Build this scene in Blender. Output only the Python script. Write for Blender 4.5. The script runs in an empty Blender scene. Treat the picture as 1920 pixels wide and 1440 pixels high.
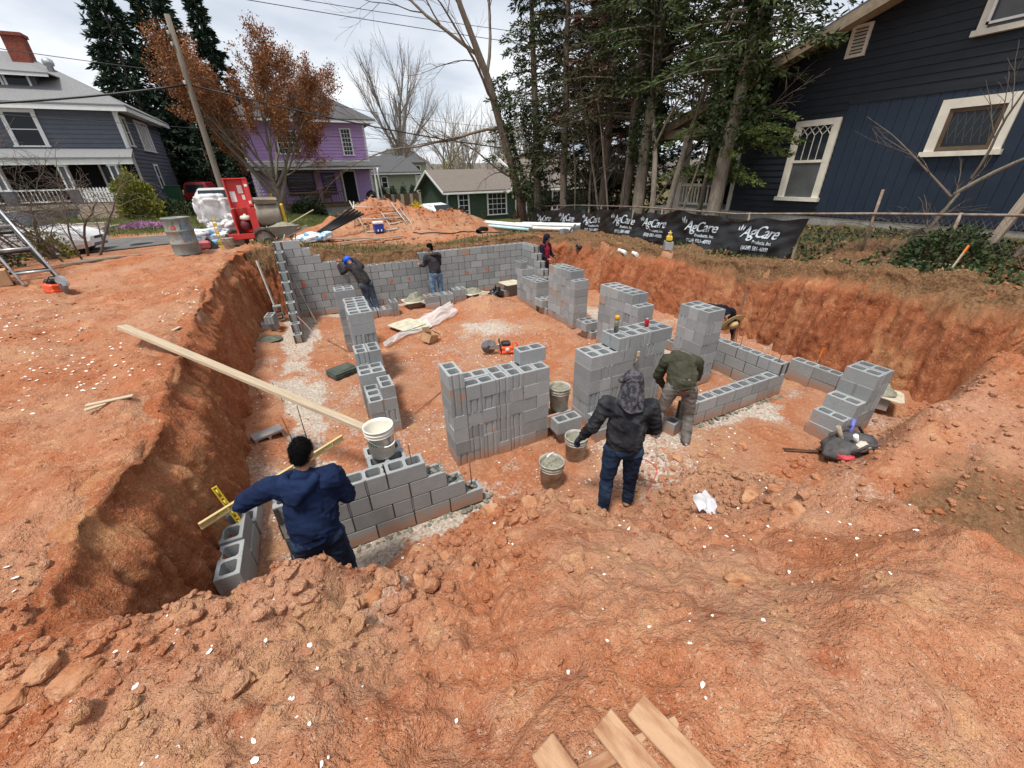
import bpy, bmesh, math, random
import numpy as np
from mathutils import Vector, Matrix
from mathutils.geometry import tessellate_polygon
PI = math.pi
rad = math.radians
random.seed(7)
scene = bpy.context.scene
COL = scene.collection

# ------------------------------------------------------------------ camera, sky, sun, exposure
CAM = Vector((-1.2003, -3.3517, 3.4592))
yaw, pitch, roll = rad(25.668), rad(28.008), rad(-1.343)
fw = Vector((math.sin(yaw) * math.cos(pitch), math.cos(yaw) * math.cos(pitch), -math.sin(pitch)))
rt = Vector((math.cos(yaw), -math.sin(yaw), 0))
up = rt.cross(fw)
r2 = rt * math.cos(roll) + up * math.sin(roll)
u2 = -rt * math.sin(roll) + up * math.cos(roll)
cd = bpy.data.cameras.new('camera')
cam = bpy.data.objects.new('camera', cd)
COL.objects.link(cam)
cam.matrix_world = Matrix(((r2.x, u2.x, -fw.x, CAM.x), (r2.y, u2.y, -fw.y, CAM.y), (r2.z, u2.z, -fw.z, CAM.z), (0, 0, 0, 1)))
cd.sensor_width = 36
cd.lens = 13.93
cd.clip_start = 0.05
cd.clip_end = 2000
scene.camera = cam

SUN_DIR = Vector((-0.30, -0.20, 0.93)).normalized()      # towards the sun
world = bpy.data.worlds.new('World')
scene.world = world
world.use_nodes = True
nt = world.node_tree
nt.nodes.clear()
def N(t, ty, **kw):
    n = t.nodes.new(ty)
    for k, v in kw.items():
        if k.startswith('i_'):
            n.inputs[k[2:].replace('_', ' ')].default_value = v
        else:
            setattr(n, k, v)
    return n
def MATH(t, op, a, b=None):
    n = t.nodes.new('ShaderNodeMath'); n.operation = op
    for i, v in enumerate((a, b)):
        if v is None: continue
        if isinstance(v, (int, float)): n.inputs[i].default_value = v
        else: t.links.new(v, n.inputs[i])
    return n.outputs[0]
sky = N(nt, 'ShaderNodeTexSky', sky_type='NISHITA', sun_disc=False)
sky.sun_elevation = math.asin(SUN_DIR.z)
sky.sun_rotation = math.atan2(SUN_DIR.x, SUN_DIR.y)
bg1 = N(nt, 'ShaderNodeBackground'); bg1.inputs[1].default_value = 0.11
nt.links.new(sky.outputs[0], bg1.inputs[0])
tc = N(nt, 'ShaderNodeTexCoord')
sp = N(nt, 'ShaderNodeSeparateXYZ'); nt.links.new(tc.outputs['Generated'], sp.inputs[0])
den = MATH(nt, 'ADD', MATH(nt, 'ABSOLUTE', sp.outputs[2]), 0.22)
cx = MATH(nt, 'DIVIDE', sp.outputs[0], den); cy = MATH(nt, 'DIVIDE', sp.outputs[1], den)
cb = N(nt, 'ShaderNodeCombineXYZ'); nt.links.new(cx, cb.inputs[0]); nt.links.new(cy, cb.inputs[1])
n1 = N(nt, 'ShaderNodeTexNoise', i_Scale=1.05, i_Detail=5.0, i_Roughness=0.48, i_Distortion=0.15)
nt.links.new(cb.outputs[0], n1.inputs['Vector'])
cr1 = N(nt, 'ShaderNodeValToRGB')
e = cr1.color_ramp.elements
e[0].position = 0.36; e[0].color = (0.52, 0.58, 0.67, 1)
e[1].position = 0.58; e[1].color = (0.97, 0.98, 1.0, 1)
m_ = e.new(0.47); m_.color = (0.72, 0.76, 0.82, 1)
nt.links.new(n1.outputs[0], cr1.inputs[0])
bg2 = N(nt, 'ShaderNodeBackground'); bg2.inputs[1].default_value = 0.62
nt.links.new(cr1.outputs[0], bg2.inputs[0])
mx = N(nt, 'ShaderNodeMixShader'); mx.inputs[0].default_value = 0.9
nt.links.new(bg1.outputs[0], mx.inputs[1]); nt.links.new(bg2.outputs[0], mx.inputs[2])
wo = N(nt, 'ShaderNodeOutputWorld'); nt.links.new(mx.outputs[0], wo.inputs[0])

sl = bpy.data.lights.new('sun', 'SUN'); sl.energy = 2.3; sl.angle = rad(10); sl.color = (1.0, 0.95, 0.88)
so = bpy.data.objects.new('sun', sl); COL.objects.link(so)
so.rotation_euler = (-SUN_DIR).to_track_quat('-Z', 'Y').to_euler()
vs = scene.view_settings
vs.view_transform = 'Standard'; vs.look = 'None'; vs.gamma = 1.0; vs.use_curve_mapping = False
vs.exposure = 0.84

# ------------------------------------------------------------------ materials
MATS = {}
def mat(name, col, rough=0.85, var=0.0, scale=6.0, bump=0.0, bscale=None, metal=0.0, detail=5.0, col2=None, lo=0.35, hi=0.65, sheen=0.0, stretch=None, spec=0.35, trans=0.0):
    """Principled material with noise colour variation and a noise bump (object space)."""
    if name in MATS: return MATS[name]
    m = bpy.data.materials.new(name); m.use_nodes = True
    t = m.node_tree; b = t.nodes['Principled BSDF']
    c = (*col, 1)
    b.inputs['Base Color'].default_value = c
    b.inputs['Roughness'].default_value = rough
    b.inputs['Metallic'].default_value = metal
    b.inputs['Specular IOR Level'].default_value = spec
    if trans: b.inputs['Transmission Weight'].default_value = trans
    if var or col2 or bump:
        tcn = N(t, 'ShaderNodeTexCoord'); vec = tcn.outputs['Object']
        if stretch:
            mp = N(t, 'ShaderNodeMapping'); mp.inputs['Scale'].default_value = stretch
            t.links.new(vec, mp.inputs['Vector']); vec = mp.outputs[0]
    if var or col2:
        oi = N(t, 'ShaderNodeObjectInfo')
        va = N(t, 'ShaderNodeVectorMath', operation='MULTIPLY_ADD'); t.links.new(vec, va.inputs[0])
        va.inputs[1].default_value = (1, 1, 1)
        cbx = N(t, 'ShaderNodeCombineXYZ')
        t.links.new(MATH(t, 'MULTIPLY', oi.outputs['Random'], 37.0), cbx.inputs[0]); t.links.new(MATH(t, 'MULTIPLY', oi.outputs['Random'], 91.0), cbx.inputs[1])
        t.links.new(cbx.outputs[0], va.inputs[2])
        nz = N(t, 'ShaderNodeTexNoise', i_Scale=scale, i_Detail=detail, i_Roughness=0.6); t.links.new(va.outputs[0], nz.inputs['Vector'])
        rp = N(t, 'ShaderNodeValToRGB'); el = rp.color_ramp.elements
        el[0].position = lo; el[1].position = hi
        c2 = col2 if col2 else tuple(min(1, v * (1 + var)) for v in col)
        c1 = col if col2 else tuple(v * (1 - var) for v in col)
        el[0].color = (*c1, 1); el[1].color = (*c2, 1)
        t.links.new(nz.outputs[0], rp.inputs[0]); t.links.new(rp.outputs[0], b.inputs['Base Color'])
    if bump:
        nb = N(t, 'ShaderNodeTexNoise', i_Scale=bscale or scale * 4, i_Detail=6.0, i_Roughness=0.65); t.links.new(vec, nb.inputs['Vector'])
        bp = N(t, 'ShaderNodeBump', i_Strength=bump, i_Distance=0.02); t.links.new(nb.outputs[0], bp.inputs['Height'])
        t.links.new(bp.outputs[0], b.inputs['Normal'])
    MATS[name] = m
    return m

def mixc(t, fac, a, b):
    n = t.nodes.new('ShaderNodeMix'); n.data_type = 'RGBA'
    for sock, v in ((n.inputs[0], fac), (n.inputs[6], a), (n.inputs[7], b)):
        if isinstance(v, (int, float)): sock.default_value = v
        elif isinstance(v, tuple): sock.default_value = (*v, 1)
        else: t.links.new(v, sock)
    return n.outputs[2]
def ramp(t, src, lo, hi, a=0.0, b=1.0):
    n = N(t, 'ShaderNodeMapRange'); n.inputs[1].default_value = lo; n.inputs[2].default_value = hi
    n.inputs[3].default_value = a; n.inputs[4].default_value = b; n.interpolation_type = 'SMOOTHSTEP'
    t.links.new(src, n.inputs[0]); return n.outputs[0]
def noise(t, vec, scale, detail=5.0, rough=0.6, dist=0.0):
    n = N(t, 'ShaderNodeTexNoise', i_Scale=scale, i_Detail=detail, i_Roughness=rough, i_Distortion=dist)
    t.links.new(vec, n.inputs['Vector']); return n.outputs[0]

def soil_material(name, wall=False):
    m = bpy.data.materials.new(name); m.use_nodes = True
    t = m.node_tree; b = t.nodes['Principled BSDF']
    b.inputs['Roughness'].default_value = 0.95; b.inputs['Specular IOR Level'].default_value = 0.15
    geo = N(t, 'ShaderNodeNewGeometry'); pos = geo.outputs['Position']
    if wall:
        mp = N(t, 'ShaderNodeMapping'); mp.inputs['Scale'].default_value = (1, 1, 0.22); t.links.new(pos, mp.inputs['Vector']); sv = mp.outputs[0]
    else: sv = pos
    big = noise(t, sv, 0.9, 3.0, 0.55, 0.4); mid = noise(t, sv, 3.6, 4.0, 0.65); fine = noise(t, pos, 26.0, 4.0, 0.72); grit = noise(t, pos, 110.0, 1.0, 0.6)
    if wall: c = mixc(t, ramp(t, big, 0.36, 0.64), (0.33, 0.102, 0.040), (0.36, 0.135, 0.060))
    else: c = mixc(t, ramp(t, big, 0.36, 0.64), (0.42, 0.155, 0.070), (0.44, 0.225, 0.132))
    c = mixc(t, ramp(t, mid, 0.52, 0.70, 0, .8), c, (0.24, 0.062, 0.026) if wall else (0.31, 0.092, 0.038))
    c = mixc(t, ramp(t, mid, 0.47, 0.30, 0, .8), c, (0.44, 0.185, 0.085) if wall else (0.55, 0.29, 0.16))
    c = mixc(t, ramp(t, MATH(t, 'SUBTRACT', big, mid), 0.10, 0.22, 0, 0.4), c, (0.48, 0.27, 0.125))
    c = mixc(t, ramp(t, fine, 0.54, 0.72, 0, 0.6), c, (0.62, 0.41, 0.275))
    c = mixc(t, ramp(t, fine, 0.45, 0.29, 0, 0.6), c, (0.22, 0.07, 0.032))
    c = mixc(t, ramp(t, grit, 0.64, 0.74, 0, 0.6), c, (0.64, 0.50, 0.40))
    if not wall: c = mixc(t, ramp(t, noise(t, pos, 0.55, 3.0, 0.6), 0.52, 0.68, 0, 0.42), c, (0.54, 0.31, 0.20))
    at = N(t, 'ShaderNodeVertexColor', layer_name='zone'); s3 = N(t, 'ShaderNodeSeparateColor'); t.links.new(at.outputs[0], s3.inputs[0])
    # red: pale footing concrete / mortar dust, green: grass, blue: brown topsoil / sand
    nn = MATH(t, 'ADD', MATH(t, 'MULTIPLY', mid, .55), MATH(t, 'MULTIPLY', fine, .45))
    def zone(ch, spread, lo=0.35, hi=0.65):
        v = MATH(t, 'ADD', s3.outputs[ch], MATH(t, 'MULTIPLY', MATH(t, 'SUBTRACT', nn, 0.5), spread))
        return ramp(t, v, lo, hi)
    top = mixc(t, ramp(t, fine, 0.35, 0.65), (0.115, 0.060, 0.030), (0.27, 0.155, 0.080))
    c = mixc(t, zone(2, 1.5, 0.3, 0.75), c, top)
    wht = mixc(t, ramp(t, fine, 0.38, 0.62), (0.43, 0.33, 0.25), (0.64, 0.58, 0.51))
    wht = mixc(t, ramp(t, grit, 0.66, 0.74, 0, 0.5), wht, (0.20, 0.17, 0.14))
    c = mixc(t, zone(0, 2.2, 0.25, 0.85), c, wht)
    gr = mixc(t, ramp(t, mid, 0.4, 0.6), (0.055, 0.085, 0.018), (0.15, 0.125, 0.045))
    gr = mixc(t, ramp(t, fine, 0.4, 0.7, 0, 0.7), gr, (0.035, 0.065, 0.012))
    c = mixc(t, zone(1, 1.4, 0.4, 0.62), c, gr)
    t.links.new(c, b.inputs['Base Color'])
    h = noise(t, pos, 11.0, 5.0, 0.72) if not wall else MATH(t, 'ADD', mid, MATH(t, 'MULTIPLY', fine, .35))
    b1 = N(t, 'ShaderNodeBump', i_Strength=1.0 if wall else 0.85, i_Distance=0.09); t.links.new(h, b1.inputs['Height'])
    b2 = N(t, 'ShaderNodeBump', i_Strength=0.55, i_Distance=0.012); t.links.new(noise(t, pos, 70.0, 2.0, 0.7), b2.inputs['Height'])
    t.links.new(b1.outputs[0], b2.inputs['Normal'])
    t.links.new(b2.outputs[0], b.inputs['Normal'])
    return m
SOIL = soil_material('red_clay')
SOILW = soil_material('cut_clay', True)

# ------------------------------------------------------------------ mesh helpers
def rot2(x, y, a):
    return x * math.cos(a) - y * math.sin(a), x * math.sin(a) + y * math.cos(a)
class MB:
    """Collects shapes into one mesh."""
    def __init__(s): s.v = []; s.f = []; s.sm = []
    def add(s, vs, fs, smooth=False):
        o = len(s.v); s.v += [tuple(v) for v in vs]; s.f += [tuple(i + o for i in f) for f in fs]; s.sm += [smooth] * len(fs); return s
    def box(s, c, d, rz=0.0, M=None, bev=0.0):
        x, y, z = d[0] / 2, d[1] / 2, d[2] / 2
        P = []
        if bev:
            e = min(bev, x * .9, y * .9, z * .9)
            fs = []
            for sx in (-1, 1):
                for sy in (-1, 1):
                    for sz in (-1, 1):
                        P += [(sx * x, sy * (y - e), sz * (z - e)), (sx * (x - e), sy * y, sz * (z - e)), (sx * (x - e), sy * (y - e), sz * z)]
            bm = bmesh.new()
            for p in P: bm.verts.new(p)
            bmesh.ops.convex_hull(bm, input=bm.verts)
            bm.verts.index_update()
            P = [v.co[:] for v in bm.verts]; F = [[v.index for v in f.verts] for f in bm.faces]; bm.free()
        else:
            P = [(a * x, b * y, g * z) for g in (-1, 1) for b in (-1, 1) for a in (-1, 1)]
            F = [(0, 2, 3, 1), (4, 5, 7, 6), (0, 1, 5, 4), (2, 6, 7, 3), (0, 4, 6, 2), (1, 3, 7, 5)]
        if M is not None: P = [tuple(M @ Vector(p)) for p in P]
        if rz: P = [(*rot2(p[0], p[1], rz), p[2]) for p in P]
        return s.add([(p[0] + c[0], p[1] + c[1], p[2] + c[2]) for p in P], F)
    def bb(s, x0, x1, y0, y1, z0, z1, bev=0): return s.box(((x0 + x1) / 2, (y0 + y1) / 2, (z0 + z1) / 2), (x1 - x0, y1 - y0, z1 - z0), bev=bev)
    def tube(s, pts, r, n=8, caps=True, smooth=True):
        pts = [Vector(p) for p in pts]
        rs = r if isinstance(r, (list, tuple)) else [r] * len(pts)
        V = []; F = []
        ref = None
        for i, p in enumerate(pts):
            d = (pts[min(i + 1, len(pts) - 1)] - pts[max(i - 1, 0)])
            if d.length < 1e-9: d = Vector((0, 0, 1))
            d.normalize()
            if ref is None: ref = Vector((1, 0, 0)) if abs(d.x) < 0.8 else Vector((0, 1, 0))
            a = d.cross(ref).normalized(); ref = a.cross(d).normalized(); b = ref
            for k in range(n):
                an = 2 * PI * k / n
                V.append(p + (a * math.cos(an) + b * math.sin(an)) * rs[i])
        for i in range(len(pts) - 1):
            for k in range(n):
                F.append((i * n + k, i * n + (k + 1) % n, (i + 1) * n + (k + 1) % n, (i + 1) * n + k))
        s.add(V, F, smooth)
        if caps:
            s.f.append(tuple(len(s.v) - len(V) + k for k in range(n))[::-1]); s.sm.append(False)
            s.f.append(tuple(len(s.v) - n + k for k in range(n))); s.sm.append(False)
        return s
    def bar(s, a, b, w, h, up=(0, 0, 1)):
        a = Vector(a); b = Vector(b); d = (b - a); L = d.length; d.normalize(); upv = Vector(up)
        sd = d.cross(upv).normalized(); u = sd.cross(d)
        P = [a + d * L * i + sd * (w / 2 * j) + u * (h / 2 * k) for k in (-1, 1) for j in (-1, 1) for i in (0, 1)]
        return s.add(P, [(0, 2, 3, 1), (4, 5, 7, 6), (0, 1, 5, 4), (2, 6, 7, 3), (0, 4, 6, 2), (1, 3, 7, 5)])
    def lathe(s, prof, c=(0, 0, 0), n=24, M=None, smooth=True):
        V = []; F = []
        for r, z in prof:
            for k in range(n):
                a = 2 * PI * k / n; p = Vector((r * math.cos(a), r * math.sin(a), z))
                if M is not None: p = M @ p
                V.append((p[0] + c[0], p[1] + c[1], p[2] + c[2]))
        for i in range(len(prof) - 1):
            for k in range(n):
                F.append((i * n + k, i * n + (k + 1) % n, (i + 1) * n + (k + 1) % n, (i + 1) * n + k))
        return s.add(V, F, smooth)
    def prism(s, poly, z0, z1, axis='z'):
        n = len(poly)
        def P(a, b, z): return {'z': (a, b, z), 'y': (a, z, b), 'x': (z, a, b)}[axis]
        V = [P(a, b, z0) for a, b in poly] + [P(a, b, z1) for a, b in poly]
        F = [tuple(range(n))[::-1], tuple(range(n, 2 * n))] + [(i, (i + 1) % n, n + (i + 1) % n, n + i) for i in range(n)]
        return s.add(V, F)
    def quad(s, a, b, c, d): return s.add([a, b, c, d], [(0, 1, 2, 3)])
    def mesh(s, name, m=None):
        me = bpy.data.meshes.new(name); me.from_pydata(s.v, [], s.f)
        me.polygons.foreach_set('use_smooth', s.sm)
        me.update()
        if m: me.materials.append(m)
        return me
    def build(s, name, m, parent=None, loc=None, fix=True):
        me = s.mesh(name, m)
        if fix:
            bm = bmesh.new(); bm.from_mesh(me); bmesh.ops.recalc_face_normals(bm, faces=bm.faces); bm.to_mesh(me); bm.free()
        return link(name, me, parent, loc)
def link(name, me, parent=None, loc=None, rz=0.0):
    o = bpy.data.objects.new(name, me); COL.objects.link(o)
    if parent: o.parent = parent
    if loc is not None: o.location = loc
    if rz: o.rotation_euler = (0, 0, rz)
    return o
def tag(o, label=None, cat=None, group=None, kind=None):
    if label: o['label'] = label
    if cat: o['category'] = cat
    if group: o['group'] = group
    if kind: o['kind'] = kind
    return o
def thing(name, label, cat, loc=(0, 0, 0), rz=0.0, group=None):
    o = bpy.data.objects.new(name, None); COL.objects.link(o)
    o.location = loc; o.rotation_euler = (0, 0, rz); o.empty_display_size = 0.2; o['kind'] = 'thing'
    return tag(o, label, cat, group)
def copy_tree(o, parent=None):
    c = o.copy(); COL.objects.link(c); c.parent = parent
    for ch in list(o.children): copy_tree(ch, c)
    return c
def np_mesh(name, V, F, m, smooth=True):
    """fast mesh from numpy arrays; F is (n,k)"""
    me = bpy.data.meshes.new(name)
    V = np.asarray(V, np.float32); F = np.asarray(F, np.int32); k = F.shape[1]
    me.vertices.add(len(V)); me.vertices.foreach_set('co', V.ravel())
    me.loops.add(F.size); me.loops.foreach_set('vertex_index', F.ravel())
    me.polygons.add(len(F)); me.polygons.foreach_set('loop_start', np.arange(0, F.size, k, dtype=np.int32))
    me.polygons.foreach_set('loop_total', np.full(len(F), k, np.int32))
    me.polygons.foreach_set('use_smooth', np.full(len(F), smooth, bool))
    me.update(calc_edges=True); me.validate()
    if m: me.materials.append(m)
    return me
ORD = ['zeroth', 'first', 'second', 'third', 'fourth', 'fifth', 'sixth', 'seventh', 'eighth', 'ninth', 'tenth', 'eleventh', 'twelfth', 'thirteenth', 'fourteenth']

# ------------------------------------------------------------------ numpy noise
_rng = np.random.default_rng(11)
_T = _rng.random((8, 256, 256))
def vnoise(x, y, s=0):
    xi = np.floor(x).astype(int); yi = np.floor(y).astype(int); fx = x - xi; fy = y - yi
    fx = fx * fx * fx * (fx * (fx * 6 - 15) + 10); fy = fy * fy * fy * (fy * (fy * 6 - 15) + 10)
    T = _T[s % 8]; a = T[xi & 255, yi & 255]; b = T[(xi + 1) & 255, yi & 255]; c = T[xi & 255, (yi + 1) & 255]; d = T[(xi + 1) & 255, (yi + 1) & 255]
    return (a + (b - a) * fx) + ((c + (d - c) * fx) - (a + (b - a) * fx)) * fy - 0.5
def fbm(x, y, f, o=4, s=0, g=0.5):
    v = 0; a = 1.0
    for i in range(o):
        v = v + a * vnoise(x * f + i * 17.3, y * f + i * 9.1, s + i); f *= 2.07; a *= g
    return v
def sstep(t): t = np.clip(t, 0, 1); return t * t * (3 - 2 * t)
# ------------------------------------------------------------------ terrain: ground sheet with the pit, mound and ramp
GP = np.array([(-3, -1.5, 1.45), (-3.2, 1, 1.47), (-3.2, 4, 1.5), (-3.2, 7.5, 1.6), (-2.5, 9.9, 1.75), (-4, 9.6, 1.80), (-6, 7, 1.66), (-6, 2, 1.62), (-6, -3, 1.7),
    (-5, 11, 1.75), (-2.6, 10.8, 1.74), (0, 10, 1.38), (2, 10, 1.32), (4, 10, 1.38), (6, 10, 1.45), (7.3, 8, 1.40), (7.4, 4.7, 1.55), (7.5, 1.5, 1.70), (7.6, -.3, 1.8), (8, -1.5, 1.8), (8, -5, 1.8),
    (8.4, 6, 1.48), (8.4, 3, 1.52), (8.3, 1.6, 1.60), (8.4, 14, 1.1), (9.3, 1, 2.05), (9.5, -2, 2.1), (10.5, 3, 2.1), (9.5, 6, 1.95), (10.5, 8, 1.9), (9, 15, 1.2), (1, 14, 1.35), (3, 14, 1.35), (-1, 13, 1.6),
    (6, 15, 1.2), (7.5, 12, 1.25), (-7, 13, 1.55), (-8, 15, 1.5), (-4, 14, 1.66), (-8, 20, 1.6), (-10, 25.5, 1.82), (-9, 30, 1.8), (-14, 26, 1.85), (-5, 24, 1.7), (-6, 30, 1.7), (-2, 29, 1.35),
    (0, 32, .83), (5, 33, .8), (3, 25, .9), (8, 26, .36), (12, 26, .36), (10, 20, .6), (6, 20, .8), (10, 48, 1.0), (0, 60, 1), (30, 40, 0), (40, 0, 1.5), (-30, 0, 2), (-30, 40, 2.5), (0, -20, 1.7), (20, 20, .5), (14, 10, 1.7),
    (-7.2, 34, 1.5), (-8.4, 31, 2.2), (-8.7, 35, 2.6), (60, 90, 0), (-40, 90, 3), (-60, -30, 2), (60, -30, 2), (0, 160, 1)], float)
def _solve():
    P = GP[:, :2]; d = np.sqrt(((P[:, None] - P[None]) ** 2).sum(-1) + .05); n = len(P)
    A = np.zeros((n + 3, n + 3)); A[:n, :n] = -d; A[:n, n] = 1; A[:n, n + 1:] = P / 30; A[n, :n] = 1; A[n + 1:, :n] = (P / 30).T
    return np.linalg.solve(A, np.r_[GP[:, 2], 0, 0, 0])
_W = _solve()
def grade(x, y):
    z = _W[-3] + _W[-2] * x / 30 + _W[-1] * y / 30
    for (px, py, _), w in zip(GP, _W): z = z - w * np.sqrt((x - px) ** 2 + (y - py) ** 2 + .05)
    return z
RIM = [(-2.95, -8), (-2.9, -1.2), (-2.98, -.6), (-2.83, .1), (-2.80, .7), (-2.88, 1.5), (-3.0, 2.9), (-3.08, 4.2), (-3.12, 5.8), (-3.15, 7.4), (-2.95, 9.0), (-2.4, 9.7), (-1, 9.85), (1, 9.8), (3, 9.9), (5, 9.8), (6.3, 9.6),
       (7.0, 8.6), (7.25, 6.5), (7.3, 4.5), (7.4, 2.5), (7.5, .5), (7.65, -.6), (7.9, -1.6), (8.2, -3), (8.5, -8)]
TOE = [(-4.5, -.98), (-1.5, -.86), (-.9, -.6), (-.3, -.42), (.4, -.36), (.95, -.8), (1.6, -.86), (2.2, -.7), (2.75, -.68), (3.3, -1.2), (3.75, -2.2), (3.95, -3.4), (4.3, -9), (-4.5, -9)]
def sdist(x, y, poly, closed=True):
    """distance to polygon edge, positive inside"""
    n = len(poly); d = np.full(x.shape, 1e9); ins = np.zeros(x.shape, bool)
    for i in range(n):
        (ax, ay), (bx, by) = poly[i], poly[(i + 1) % n]
        ex, ey = bx - ax, by - ay
        t = np.clip(((x - ax) * ex + (y - ay) * ey) / (ex * ex + ey * ey), 0, 1)
        d = np.minimum(d, (x - ax - t * ex) ** 2 + (y - ay - t * ey) ** 2)
        c = (ay > y) != (by > y)
        with np.errstate(divide='ignore', invalid='ignore'):
            ins ^= c & (x < (bx - ax) * (y - ay) / (by - ay if by != ay else 1e-9) + ax)
    return np.where(ins, 1, -1) * np.sqrt(d)
def zfun(x, y, detail=True):
    x = np.atleast_1d(np.asarray(x, float)); y = np.atleast_1d(np.asarray(y, float))
    G = grade(x, y)
    wob = .10 * vnoise(x * 1.3, y * 1.3, 3) + .05 * vnoise(x * 4, y * 4, 4)
    d = sdist(x, y, RIM) + wob
    wd = .24 + .25 * sstep(x / 7)
    s = np.clip(d / wd, 0, 1)
    fl = 0.03 * fbm(x, y, .8, 3, 2) - .02 + .14 * sstep((d - wd) / -.9 + 1) * sstep((d > 0) * 1.0)
    z = G * (1 - s) + fl * s
    site = sstep((d + 6) / 4) * sstep((24 - y) / 10)
    # mound in front
    dm = sdist(x, y, TOE) + .16 * fbm(x, y, 1.1, 3, 5)
    run = np.interp(x, (-1.7, -1.1, .2, .7, 1.3, 1.9, 2.6, 3.4), (.42, .50, .60, .95, 1.35, 2.0, 2.0, 1.5))
    he = np.interp(x, (-1.7, -1.0, .2, .8, 1.4, 2.0, 3.0), (1.34, .98, .92, .86, 1.0, 1.35, 1.45))
    topz = he + (1.72 - he) * np.clip((dm - run) / np.maximum(.3, 2.3 - run), 0, 1)
    t = np.clip(dm / run, 0, 1)
    mo = topz * (.62 * t + .38 * sstep(t)) * np.where(x < -3.3, sstep((x + 4.2) / .9), 1)
    mo = mo + .09 * np.exp(-((dm - .55) / .22) ** 2) * sstep((-1.0 - x) / .6)      # spoil ridge along the left lip
    # ramp and spur on the right
    ed = sstep((-1.45 - y + .18 * vnoise(x * 1.5, y * 1.5, 6)) / .55)
    ra = np.interp(x, (3.1, 4.2, 5.2, 6.2, 7.2, 8.2), (0, .48, .84, 1.05, 1.12, 1.25)) * ed * (1 - .30 * sstep((-2.5 - y) / .9) * (x < 9))
    ra = ra * (1 + .34 * fbm(x, y, 1.1, 4, 4)) + .20 * ed * np.clip(fbm(x, y, 2.2, 3, 1), -.3, 1) * sstep((x - 3.6) / 1)
    z = np.maximum(z, np.maximum(mo, ra))
    # small dirt heap inside and the pile behind the far wall
    z = z + .38 * np.exp(-(((x - 3.0) / .75) ** 2 + ((y - 7.2) / .55) ** 2)) * (1 + .5 * fbm(x, y, 2.5, 3, 1))
    pile = np.maximum(1.05 * np.exp(-(((x - 1.7) / 2.5) ** 2 + ((y - 15.6) / 1.5) ** 2)), .80 * np.exp(-(((x - 4.2) / 2.6) ** 2 + ((y - 15.2) / 1.5) ** 2)), .5 * np.exp(-(((x + .6) / 1.4) ** 2 + ((y - 14.6) / 1.2) ** 2)))
    z = z + pile * (.95 + .75 * fbm(x, y, .9, 4, 6))
    ri = (d < .1) & (d > -1.1)
    z = z + np.where(ri, .07 * np.exp(-((d + .25) / .3) ** 2) * (1 + 2 * fbm(x, y, 2.3, 3, 7)), 0) * (y > -1)
    if detail:
        rough = site * (.35 + .65 * sstep((t * 2) + (d < 0) + .25 * (d > 0)))
        v = .10 * fbm(x, y, 1.2, 3, 0) + .05 * fbm(x, y, 4.5, 3, 1) + .022 * fbm(x, y, 15, 3, 2, .6)
        v = v - .035 * np.clip(.09 - np.abs(fbm(x, y, 1.9, 3, 4)), 0, .09) / .09 * (dm > .2)
        heap = np.clip((dm > -.1) * (1.3 - np.abs(dm - .75)) * 1.2, 0, 1) * sstep(.5 + 1.6 * fbm(x, y, .9, 2, 3))
        v = v + heap * (.13 * fbm(x, y, 5, 3, 3, .62) + .07 * np.abs(fbm(x, y, 10, 2, 5)))
        z = z + v * rough
    return z
def zat(x, y): return float(zfun(x, y)[0])
def lines(a, b, h, lo, hi, g=1.14):
    c = list(np.arange(a, b, h)); s = h
    while c[-1] < hi: s = min(s * g, 6); c.append(c[-1] + s)
    s = h
    while c[0] > lo: s = min(s * g, 6); c.insert(0, c[0] - s)
    return c
gx = sorted(set(np.round(np.r_[np.arange(-3.5, 4.4, .02), lines(-6.6, -3.5, .045, -110, -3.5), [v for v in lines(4.4, 9, .035, 4.4, 150)]], 4)))
gy = sorted(set(np.round(np.r_[np.arange(-3.5, -.3, .02), [v for v in lines(-3.6, -3.5, .04, -30, -3.5) if v < -3.5], lines(-.3, 10.6, .035, -.3, 230)], 4)))
gx = [v for v in gx if v > -111]; gy = [v for v in gy]
X, Y = np.meshgrid(np.array(gx), np.array(gy))
xs, ys = X.ravel(), Y.ravel()
Z = zfun(xs, ys)
# zones
wx_, wy_ = xs.copy(), ys.copy()
xs, ys = xs + .45 * fbm(xs, ys, 1.3, 4, 2), ys + .45 * fbm(xs, ys, 1.3, 4, 5)
def band(v, a, b, s): return sstep((v - a) / s) * sstep((b - v) / s)
dR = sdist(xs, ys, RIM); dM = sdist(xs, ys, TOE)
foot = np.maximum.reduce([band(ys, -.55, .55, .35) * band(xs, -2.5, 6.0, .35), band(xs, -2.35, -1.35, .3) * band(ys, -.3, 9.3, .3), band(xs, 5.0, 5.9, .3) * band(ys, -.3, 9, .4), band(ys, 8.3, 9.3, .3) * band(xs, -2.4, 5.6, .3),
    .75 * np.exp(-(((xs - 2.3) / .8) ** 2 + ((ys - 5.4) / 1.1) ** 2)), .7 * np.exp(-(((xs - 1.6) / .7) ** 2 + ((ys - 3.0) / .8) ** 2)), .62 * np.exp(-(((xs - 2.3) / 1.6) ** 2 + ((ys + .5) / .5) ** 2)), .5 * np.exp(-(((xs + 1.3) / .35) ** 2 + ((ys + 1.35) / .4) ** 2))]) * (Z < .6)
foot = foot * np.clip(.80 + 1.5 * fbm(xs, ys, .9, 4, 6), .15, 1.15)
foot = np.maximum(foot, (.22 + .4 * fbm(xs, ys, .7, 3, 1)) * (Z < .32) * (dR > .25) * (dM < .1))
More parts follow.
